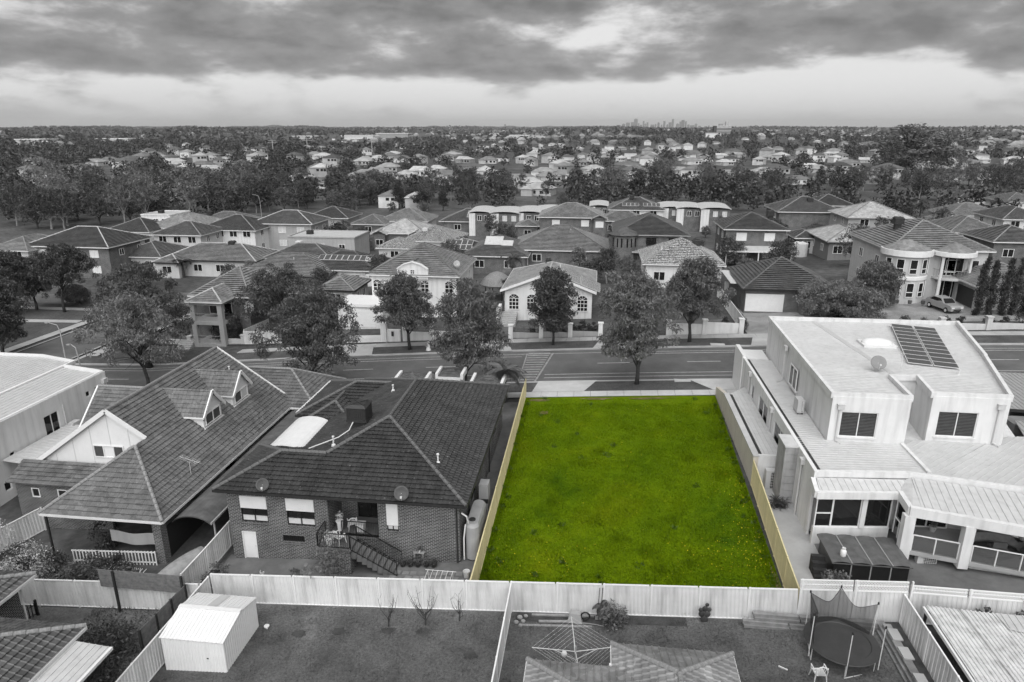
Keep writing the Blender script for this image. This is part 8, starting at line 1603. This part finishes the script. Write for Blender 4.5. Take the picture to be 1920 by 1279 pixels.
# garden trees and shrubs between the houses of the near streets
for u, v in [(640, 500), (655, 508), (690, 470), (700, 490), (735, 480), (670, 535), (760, 470), (780, 465), (615, 520), (590, 575), (215, 462), (235, 470), (195, 470), (300, 440), (400, 445), (420, 440), (385, 450), (505, 445), (520, 440), (560, 445), (585, 455), (630, 460), (640, 440), (680, 450), (815, 440), (840, 470), (830, 480), (1000, 440), (1020, 450), (1150, 480), (1165, 500), (1185, 470), (925, 470), (945, 500), (1370, 470), (1365, 500), (1350, 440), (1340, 430), (1390, 460), (1450, 480), (1560, 470), (1600, 500), (1470, 500), (1730, 400), (1700, 415), (1650, 450), (1620, 470), (1760, 440), (1860, 470), (250, 505), (270, 500), (400, 490), (450, 480), (165, 500), (220, 500), (490, 470), (345, 455), (1075, 400), (1055, 405), (960, 395), (1300, 420), (1420, 390), (1440, 385), (795, 400), (665, 398), (735, 400), (625, 395)]:
    p = gp(u, v)
    if free(p[0], p[1], 0.3): back_tree(p[0], p[1], _rg.choice((3, 5, 5, 1)), _rg.uniform(.35, .62), 'garden trees between the houses', 'small garden tree between the houses of the back streets', 'garden_tree')
for _k in range(900):
    x, y = _rg.uniform(-95, 95), _rg.uniform(79, 165)
    if NTREE[0] >= 125: break
    if abs(x) < .78 * y and free(x, y, -.6) and not (17 < x < 50 and y < 92) and not (-72 < x < -57 and y < 106) and not (-140 < x < -60 and y < 104): back_tree(x, y, _rg.choice((3, 5, 5, 1, 4)), _rg.uniform(.28, .55), 'garden trees between the houses', 'small garden tree', 'garden_tree')
# tree belt behind the second street
def scatter(n, u0, u1, v0, v1, kinds, s0, s1, group, label, minr=2.6, seed=0):
    rg = random.Random(seed); out = []; k = 0
    while len(out) < n and k < n * 30:
        k += 1; p = gp(rg.uniform(u0, u1), rg.uniform(v0, v1))
        if not free(p[0], p[1], 1.5) or any((p[0] - a) ** 2 + (p[1] - b) ** 2 < minr ** 2 for a, b in out): continue
        out.append((p[0], p[1])); back_tree(p[0], p[1], rg.choice(kinds), rg.uniform(s0, s1), group, label)
    return out
T1 = scatter(46, -40, 500, 374, 432, (0, 1, 4, 3, 2), .75, 1.15, 'forest edge at the left', 'dark forest tree standing above the roofs on the left', 3.5, 1)
T2 = scatter(46, 480, 900, 362, 400, (0, 1, 4, 1, 6), .6, .9, 'tree belt behind the centre houses', 'tall eucalypt in the belt behind the centre houses', 3.2, 2)
T3 = scatter(50, 1120, 1960, 345, 384, (0, 2, 2, 4, 1, 6), .7, 1.0, 'tree belt on the right', 'tall pale-limbed eucalypt in the tree belt on the right', 3.2, 3)
T4 = scatter(28, 860, 1130, 356, 384, (0, 1, 4), .55, .85, 'tree belt behind the town houses', 'tall eucalypt behind the curved-roof town houses', 3.2, 4)
p = gp(1700, 330); big = back_tree(p[0], p[1], 1, 2.9, None, 'giant broad eucalypt rising above the horizon at right', 'giant_tree'); big.scale = (5.6, 4.4, 2.5)
for dx, sd in ((-13, 'left'), (13, 'right')): back_tree(p[0] + dx, p[1] - 6, 0, 1.5, 'trees beside the giant eucalypt', 'large dark tree on the ' + sd + ' of the giant eucalypt')

def proj(p):
    q = np.array(p) - _C; return 960 + FPX * (q @ _R) / (q @ _F)
ORD = 'leftmost second third fourth fifth sixth seventh eighth ninth tenth eleventh twelfth thirteenth fourteenth fifteenth sixteenth seventeenth eighteenth nineteenth twentieth twenty-first twenty-second twenty-third twenty-fourth twenty-fifth twenty-sixth twenty-seventh twenty-eighth twenty-ninth thirtieth'.split()
def name_by_house():
    """call each tree of the belts by the house it stands behind and its place in that row"""
    hs = [(0.5 * (r[1] + r[2]), r[0]) for r in GH ]; by = {}
    for o in bpy.data.objects:
        if o.parent is None and o.get('category') == 'tree' and o.get('group', '').startswith(('forest edge', 'tree belt', 'garden trees')):
            u = proj(o.location); h = min(hs, key=lambda q: abs(q[0] - u))[1]; by.setdefault((o['group'][:4], h), []).append((u, o))
    for (g, h), l in by.items():
        l.sort(key=lambda q: q[0]); w = {'fore': 'forest tree', 'tree': 'eucalypt', 'gard': 'garden tree'}[g]
        for i, (u, o) in enumerate(l): o['label'] = ('lone ' if len(l) == 1 else ORD[min(i, 29)] + ' ') + w + ' by the ' + ' '.join(h.split()[:11])
name_by_house()
# ================================================================== THE DISTANCE
plain('far_roof_pale', .30, .2, .3, .7, objrand=.55); plain('far_roof_dark', .11, .2, .3, .7, objrand=.5); plain('far_wall', .46, .15, .3, .8, objrand=.4)
def far_protos():
    out = []
    for k, (w, d, h, p, rm, ax) in enumerate(((15, 11, 3, 24, 'far_roof_pale', 'x'), (12, 13, 5.8, 24, 'far_roof_dark', 'y'), (17, 12, 3.2, 22, 'far_roof_dark', 'x'), (11, 12, 5.6, 25, 'far_roof_pale', 'y'), (14, 9, 3, 26, 'far_roof_pale', 'x'))):
        q = hip(-w / 2, w / 2, -d / 2, d / 2, h, p, (k != 4, True), ax); r = MB()
        for pl in q['planes']: r.poly(pl)
        r.poly([(-w / 2, -d / 2, h), (w / 2, -d / 2, h), (w / 2, d / 2, h), (-w / 2, d / 2, h)])
        if k % 2 == 0:
            q2 = hip(-w / 2 + 1, -w / 2 + 7, -d / 2 - 3, 1, h - .05, p, (True, False), 'y')
            for pl in q2['planes']: r.poly(pl)
        wl = MB(); wl.box(-w / 2 + .5, w / 2 - .5, -d / 2 + .5, d / 2 - .5, -1.5, h - .03)
        if k % 2 == 0: wl.box(-w / 2 + 1.5, -w / 2 + 6.5, -d / 2 - 2.5, -d / 2 + .49, -1.5, h - .1)
        win = MB(); win.box(-.8, .8, -.04, .04, 0, 1.3); ws = [(-w * .05, -d / 2 + .44, h - 2.1), (w * .18, -d / 2 + .44, h - 2.1), (w * .36, -d / 2 + .44, h - 2.1)]
        out.append((wl.mesh('wall', 'far_wall'), r.mesh('roof', rm), win.mesh('window', 'glass'), ws))
    return out
FP = far_protos(); FARH = []
def far_house(x, y, k, rot, sc, label, group, wins=False):
    R = thing('distant_house', label, 'house', (x, y, G(x, y)), group, rot); R.scale = (sc, sc, sc); wm, rm, im, ws = FP[k]
    link(bpy.data.objects.new('wall', wm), R); link(bpy.data.objects.new('roof', rm), R)
    if wins:
        for p in ws: o = bpy.data.objects.new('window', im); link(o, R); o.location = p
    FARH.append((x, y)); return R
SPOT = [(560, 358, 0, 'pale roofed house in the dip left of the tree belt'), (697, 350, 1, 'dark roofed house alone in the centre tree belt'), (735, 388, 3, 'two-storey pale house in the gap of the centre trees'), (782, 392, 3, 'white gabled house at the far end of the gap street'), (340, 366, 2, 'left half of a long brown roof in the forest'), (392, 368, 2, 'right half of a long brown roof in the forest'), (100, 346, 0, 'flat pale building in the left forest'), (300, 300, 0, 'pale roof alone above the left forest'), (352, 322, 0, 'pale house left in the row above the forest'), (400, 324, 4, 'pale house right in the row above the forest'), (405, 338, 4, 'small white gable below the pale row'), (590, 352, 0, 'small roofs beside the pale house in the dip'), (992, 352, 4, 'pale church-like gable behind the centre trees'), (1010, 365, 0, 'wide light roof behind the town houses'), (1085, 345, 4, 'white gable among the trees behind the town houses'), (1130, 345, 0, 'pale low house right of the white gable'), (1020, 330, 0, 'light roof behind the centre trees'), (1430, 330, 0, 'wide pale roof above the right tree belt'), (1565, 305, 3, 'pale two-storey house above the right tree belt'), (1590, 312, 0, 'white walled house right of the pale two-storey'), (1620, 325, 2, 'long low roof before the giant tree'), (1765, 330, 3, 'pale two-storey house under the giant tree'), (1815, 320, 1, 'dark house with white roof panel at right'), (1835, 345, 0, 'white house behind the right garden trees'), (1760, 290, 0, 'pale house beside the giant tree'), (1890, 310, 3, 'pale house at the right edge above the trees'), (1440, 300, 0, 'pale house in the right hand suburb'), (1500, 292, 1, 'dark roofed house in the right hand suburb')]
for i, (u, v, k, lab) in enumerate(SPOT): p = gp(u, v); far_house(p[0], p[1], k, _rg.uniform(-.3, .3), .72 if k == 3 else .9, lab, None, True)
def far_rows(n, u0, u1, v0, v1, seed, label, group, minr=15):
    rg = random.Random(seed); c = 0; k = 0
    while c < n and k < n * 40:
        k += 1; p = gp(rg.uniform(u0, u1), v0 + (v1 - v0) * rg.random() ** .8)
        if any(abs(p[0] - a) < minr and abs(p[1] - b) < minr for a, b in FARH) or not free(p[0], p[1], 6): continue
        far_house(p[0], p[1], rg.choice((0, 0, 1, 2, 3, 4)), rg.choice((0, 1.57, .4, -.3)) + rg.uniform(-.2, .2), rg.uniform(.68, 1.0), label, group, p[1] < 650); c += 1
far_rows(84, 600, 1240, 262, 312, 1, 'small house of the distant suburb in the centre', 'houses of the centre suburb'); far_rows(90, 1220, 1930, 260, 308, 2, 'small house of the distant suburb on the right', 'houses of the right suburb'); far_rows(40, 230, 620, 270, 325, 3, 'small pale house dotted in the left forest', 'houses dotted in the left forest'); far_rows(26, 560, 1240, 318, 352, 5, 'house showing between the trees of the centre belt', 'houses between the centre trees', 17); far_rows(20, 1240, 1920, 308, 345, 6, 'house showing between the trees of the right belt', 'houses between the right trees', 17); far_rows(10, 0, 260, 300, 350, 4, 'pale house deep in the far left forest', 'houses deep in the left forest', 25)
# trees too many to count: one mass for each distance
def crown_template(rng, n, lw, ll):
    lb = lobes(rng, 1.0, .42, .18, 5, .8); V, F = leaf_quads(rng, crown_points(rng, lb, max(1, n // 10)), 2, .09, lw, ll, .3); return V.reshape(-1, 4, 3)
def mass(name, label, pts, hs, nq, lw, ll, mat, seed):
    rng = np.random.default_rng(seed); T = [crown_template(rng, nq, lw, ll) for _ in range(6)]; Vs = []
    pts = np.asarray(pts); hs = np.asarray(hs); pick = rng.integers(0, 6, len(pts)); ang = rng.uniform(0, 6.3, len(pts)); wd = rng.uniform(.85, 1.25, len(pts))
    for t in range(6):
        k = np.where(pick == t)[0]
        if not len(k): continue
        c, s = np.cos(ang[k])[:, None, None], np.sin(ang[k])[:, None, None]; A = T[t][None]; h = hs[k][:, None, None]; w = (hs * wd)[k][:, None, None]
        x = (A[..., 0] * c - A[..., 1] * s) * w + pts[k, 0][:, None, None]; y = (A[..., 0] * s + A[..., 1] * c) * w + pts[k, 1][:, None, None]; z = A[..., 2] * h + pts[k, 2][:, None, None]; Vs.append(np.stack([x, y, z], -1).reshape(-1, 3))
    V = np.concatenate(Vs); o = bpy.data.objects.new(name, np_mesh(name, V, np.arange(len(V)).reshape(-1, 4), mat)); link(o); tag(o, label, 'trees', kind='stuff'); return o
def vnoise(x, y, s, ph):
    return np.sin(x / s + ph + 1.7 * np.sin(y / s * .8 + ph)) * np.sin(y / s * 1.1 + 2 * ph + 1.3 * np.sin(x / s * .7)) + .5 * np.sin(x / s * 2.7 + ph * 3) * np.sin(y / s * 2.3 - ph)
def wood_band(name, label, n, d0, d1, h0, h1, nq, lw, ll, seed, dens, gap=6.5):
    rng = np.random.default_rng(seed); d = np.sqrt(rng.uniform(d0 ** 2, d1 ** 2, n * 4)); a = YAW * -1 + rng.uniform(-.70, .72, n * 4); x = d * np.sin(a); y = d * np.cos(a)
    k = vnoise(x, y, d0 * .16 + 18, seed) + rng.normal(0, .45, len(x)) > dens(a + YAW, d); x, y = x[k][:n], y[k][:n]
    H = np.array(FARH); ok = np.ones(len(x), bool)
    for hx_, hy_ in H: ok &= ~((np.abs(x - hx_ * y / hy_) < gap + 2) & (y - hy_ < gap) & (y - hy_ > -gap - max(12, hy_ * .11)))
    x, y = x[ok], y[ok]
    if d0 < 400: q = np.array([free(p, r, 1) for p, r in zip(x, y)]); x, y = x[q], y[q]
    z = np.array([G(p, q) for p, q in zip(x, y)]) - .5; return mass(name, label, np.stack([x, y, z], 1), rng.uniform(h0, h1, len(x)), nq, lw, ll, 'leaf_far', seed)
wood_band('near_forest', 'dense dark woodland filling the valley behind the houses', 2000, 225, 640, 5, 10.5, 170, .08, .11, 5, lambda a, d: np.where(a < -.12, -2.0, -.3) - np.where(d < 270, .6, 0))
wood_band('mid_forest', 'wooded suburb stretching into the middle distance', 5000, 600, 1700, 5, 11.5, 40, .18, .2, 6, lambda a, d: np.where(a < -.25, -1.3, .0))
wood_band('far_forest', 'thin dark lines of trees near the horizon', 12000, 1600, 7000, 8, 18, 10, .6, .45, 7, lambda a, d: np.where(a < -.25, -.8, -.1) + 0 * d)
def roofs():
    """pale rooftops of the suburbs further out, far too many and small to tell apart"""
    rng = np.random.default_rng(9); n = 3000; d = np.sqrt(rng.uniform(950 ** 2, 5200 ** 2, n * 3)); a = -YAW + rng.uniform(-.68, .70, n * 3); x = d * np.sin(a); y = d * np.cos(a); k = (vnoise(x, y, 160, 2.2) + rng.normal(0, .4, len(x)) > np.where(a + YAW < -.2, 1.0, .25)); x, y = x[k][:n], y[k][:n]; n = len(x)
    T = np.array([(-1, -1, 0), (1, -1, 0), (1, 1, 0), (-1, 1, 0), (-1, -1, 1), (1, -1, 1), (1, 1, 1), (-1, 1, 1), (-.45, 0, 1.75), (.45, 0, 1.75)], float); F = np.array([(0, 1, 5, 4), (1, 2, 6, 5), (2, 3, 7, 6), (3, 0, 4, 7), (4, 5, 9, 8), (6, 7, 8, 9), (5, 6, 9, 9), (7, 4, 8, 8)])
    w = rng.uniform(5, 9, n); dd = rng.uniform(4, 7, n); h = rng.choice([3.0, 3.4, 5.8], n); w = np.where(rng.random(n) < .04, w * 4, w); an = rng.uniform(-.8, .8, n); z = np.array([G(p, q) for p, q in zip(x, y)]); P = np.empty((n, 10, 3)); tx = T[:, 0][None] * w[:, None]; ty = T[:, 1][None] * dd[:, None]; c, s = np.cos(an)[:, None], np.sin(an)[:, None]; P[..., 0] = tx * c - ty * s + x[:, None]; P[..., 1] = tx * s + ty * c + y[:, None]; P[..., 2] = T[:, 2][None] * h[:, None] + z[:, None]
    FF = (F[None] + (np.arange(n) * 10)[:, None, None]).reshape(-1, 4); q = FF[FF[:, 2] != FF[:, 3]]; t = FF[FF[:, 2] == FF[:, 3]][:, :3]; m = bpy.data.meshes.new('far_rooftops'); m.from_pydata(P.reshape(-1, 3).tolist(), [], q.tolist() + t.tolist()); m.update(); m.materials.append(MAT['far_roof_mix']); o = bpy.data.objects.new('far_rooftops', m); link(o); tag(o, 'countless pale rooftops of the far suburbs', 'rooftops', kind='stuff')
leafmat('far_roof_mix', .26, .75, 0.0)
roofs()
# long pale warehouses near the horizon
for i, (u0, u1, v, h) in enumerate(((640, 700, 261, 9), (705, 765, 258, 10), (548, 600, 262, 9), (760, 800, 256, 12), (905, 945, 256, 11), (955, 1000, 262, 8), (30, 75, 272, 8), (180, 240, 268, 8), (1600, 1660, 262, 9))):
    p = gp((u0 + u1) / 2, v); q = py(u0, v, p[1]), py(u1, v, p[1]); t = thing('warehouse', ['long white warehouse left of the far centre', 'longest white warehouse near the horizon', 'pale warehouse at the far left of the row', 'dark office block near the warehouses', 'pale stepped office block left of the skyline', 'low pale hall below the stepped office block', 'pale hall at the far left horizon', 'long pale hall in the left distance', 'long pale hall below the giant tree horizon'][i], 'warehouse', p); m = MB(); m.box(q[0][0], q[1][0], p[1], p[1] + 40, p[2] - 2, p[2] + h); m.build('wall', 'far_wall' if i != 3 else 'far_roof_dark', t); m = MB(); m.box(q[0][0] - 1, q[1][0] + 1, p[1] - 1, p[1] + 41, p[2] + h + .01, p[2] + h + 1.2); m.build('roof', 'white_paint' if i != 3 else 'far_roof_dark', t)
# multi-storey block on the horizon
p = gp(1355, 257); Y = p[1]; sc = Y / FPX * 1.03; x0 = py(1338, 250, Y)[0]; x1 = py(1370, 250, Y)[0]; zt = py(1354, 236, Y)[2]; t = thing('hospital_block', 'multi-storey banded block standing on the horizon', 'tower block', p); m = MB(); m.box(x0, x1, Y, Y + 18, p[2] - 2, zt); m.build('wall', 'far_roof_dark', t); nfl = 8
for i in range(nfl): zz = p[2] + (zt - p[2]) * (i + .75) / nfl; m = MB(); m.box(x0 + (x1 - x0) * .16, x1 + .6, Y - .6, Y - .01, zz - .9, zz + .6); m.build('floor_band', 'far_wall', t)
for a, b, hh in ((.3, .55, 4), (.68, .86, 8)): m = MB(); m.box(x0 + (x1 - x0) * a, x0 + (x1 - x0) * b, Y + 4, Y + 12, zt + .01, zt + hh); m.build('plant_room', 'far_wall', t)
t = thing('hospital_annex', 'low white building before the multi-storey block', 'building', (py(1330, 256, Y)[0], Y - 30, p[2])); m = MB(); m.box(py(1318, 256, Y)[0], py(1346, 256, Y)[0], Y - 40, Y - 25, p[2] - 2, p[2] + 8); m.build('wall', 'white_paint', t); m = MB(); m.box(py(1318, 256, Y)[0] - .5, py(1346, 256, Y)[0] + .5, Y - 41, Y - 24, p[2] + 8.01, p[2] + 9); m.build('roof', 'far_roof_pale', t)
# city skyline
CT = [(1166, 1172.6, 232), (1174, 1181, 230), (1183, 1188.5, 229), (1189, 1196, 222.5), (1196.5, 1199, 231), (1205.5, 1208.5, 227), (1208.7, 1211.7, 231.5), (1212.5, 1216, 229.5), (1220, 1227, 233.8), (1233, 1237, 229.5), (1239, 1242, 234), (1244, 1248, 227), (1250, 1253, 233), (1254, 1259, 229.5), (1260, 1264, 223.2), (1268, 1273.5, 231.5), (1274.4, 1278, 228), (1278.5, 1284, 225), (1285, 1288, 227), (1289, 1293, 233.5), (1294, 1302, 235), (1303, 1307.5, 232), (1310, 1314, 236), (1321, 1326, 236.6), (1328, 1331, 235), (945.5, 948, 233), (953, 955, 237), (1228, 1231, 232.5), (1200, 1204, 234), (1812, 1822, 238), (1160, 1164, 235)]
CO = ['leftmost', 'second', 'third', 'tallest broad', 'narrow stepped', 'slim', 'squat', 'seventh', 'wide low', 'short slim', 'small', 'tall slender', 'small pale', 'broad mid-height', 'tallest slender', 'broad right-hand', 'tall right-hand', 'broad tall right-hand', 'slim right-hand', 'low right-hand', 'wide right-hand', 'lone square', 'tiny', 'faint', 'faintest', 'isolated slim left', 'isolated low left', 'stubby middle', 'low gap-filling', 'faint far right', 'low outlying']
for i, (u0, u1, vt) in enumerate(CT):
    Y = 17000 + (i * 37 % 11) * 90; a, b = py(u0, vt, Y), py(u1, vt, Y); w = b[0] - a[0]; t = thing('city_tower', CO[i] + ' tower of the hazy city skyline', 'tower', (a[0], Y, 0), 'towers of the city skyline'); m = MB(); m.box(a[0], b[0], Y, Y + 40, -5, a[2] - (12 if i % 3 == 0 else 0)); m.build('shaft', 'tower', t)
    if i % 3 == 0: m = MB(); m.box(a[0] + w * .25, b[0] - w * .25, Y + 8, Y + 32, a[2] - 11.9, a[2]); m.build('crown', 'tower', t)
# power poles in the distance
for i, (u, vb, vt) in enumerate(((513, 290, 262), (577, 285, 258), (698, 285, 262))): p = gp(u, vb); H = py(u, vt, p[1])[2] - p[2]; t = thing('power_pylon', ['left lattice pylon in the distance', 'middle lattice pylon in the distance', 'right lattice pylon in the distance'][i], 'pylon', p); m = MB(); m.bar((p[0], p[1], p[2]), (p[0], p[1], p[2] + H), .7); m.build('mast', 'grey_metal', t); m = MB(); m.bar((p[0] - 4, p[1], p[2] + H * .92), (p[0] + 4, p[1], p[2] + H * .92), .4); m.bar((p[0] - 5, p[1], p[2] + H * .8), (p[0] + 5, p[1], p[2] + H * .8), .4); m.build('crossarm', 'grey_metal', t)
# ---- the air
hm = MB(); hm.box(-27500, 27500, -600, 45000, -90, 420); hz = hm.build('haze', 'white_paint'); tag(hz, 'thin grey haze hanging over the distant suburbs', 'haze', kind='stuff')
mt = bpy.data.materials.new('haze'); mt.use_nodes = True; nt = mt.node_tree; nt.nodes.clear(); vo = nt.nodes.new('ShaderNodeVolumePrincipled'); vo.inputs['Color'].default_value = (.8, .8, .8, 1); vo.inputs['Density'].default_value = 4.5e-5; vo.inputs['Anisotropy'].default_value = 0.0; ou = nt.nodes.new('ShaderNodeOutputMaterial'); nt.links.new(vo.outputs[0], ou.inputs['Volume']); hz.data.materials.clear(); hz.data.materials.append(mt)
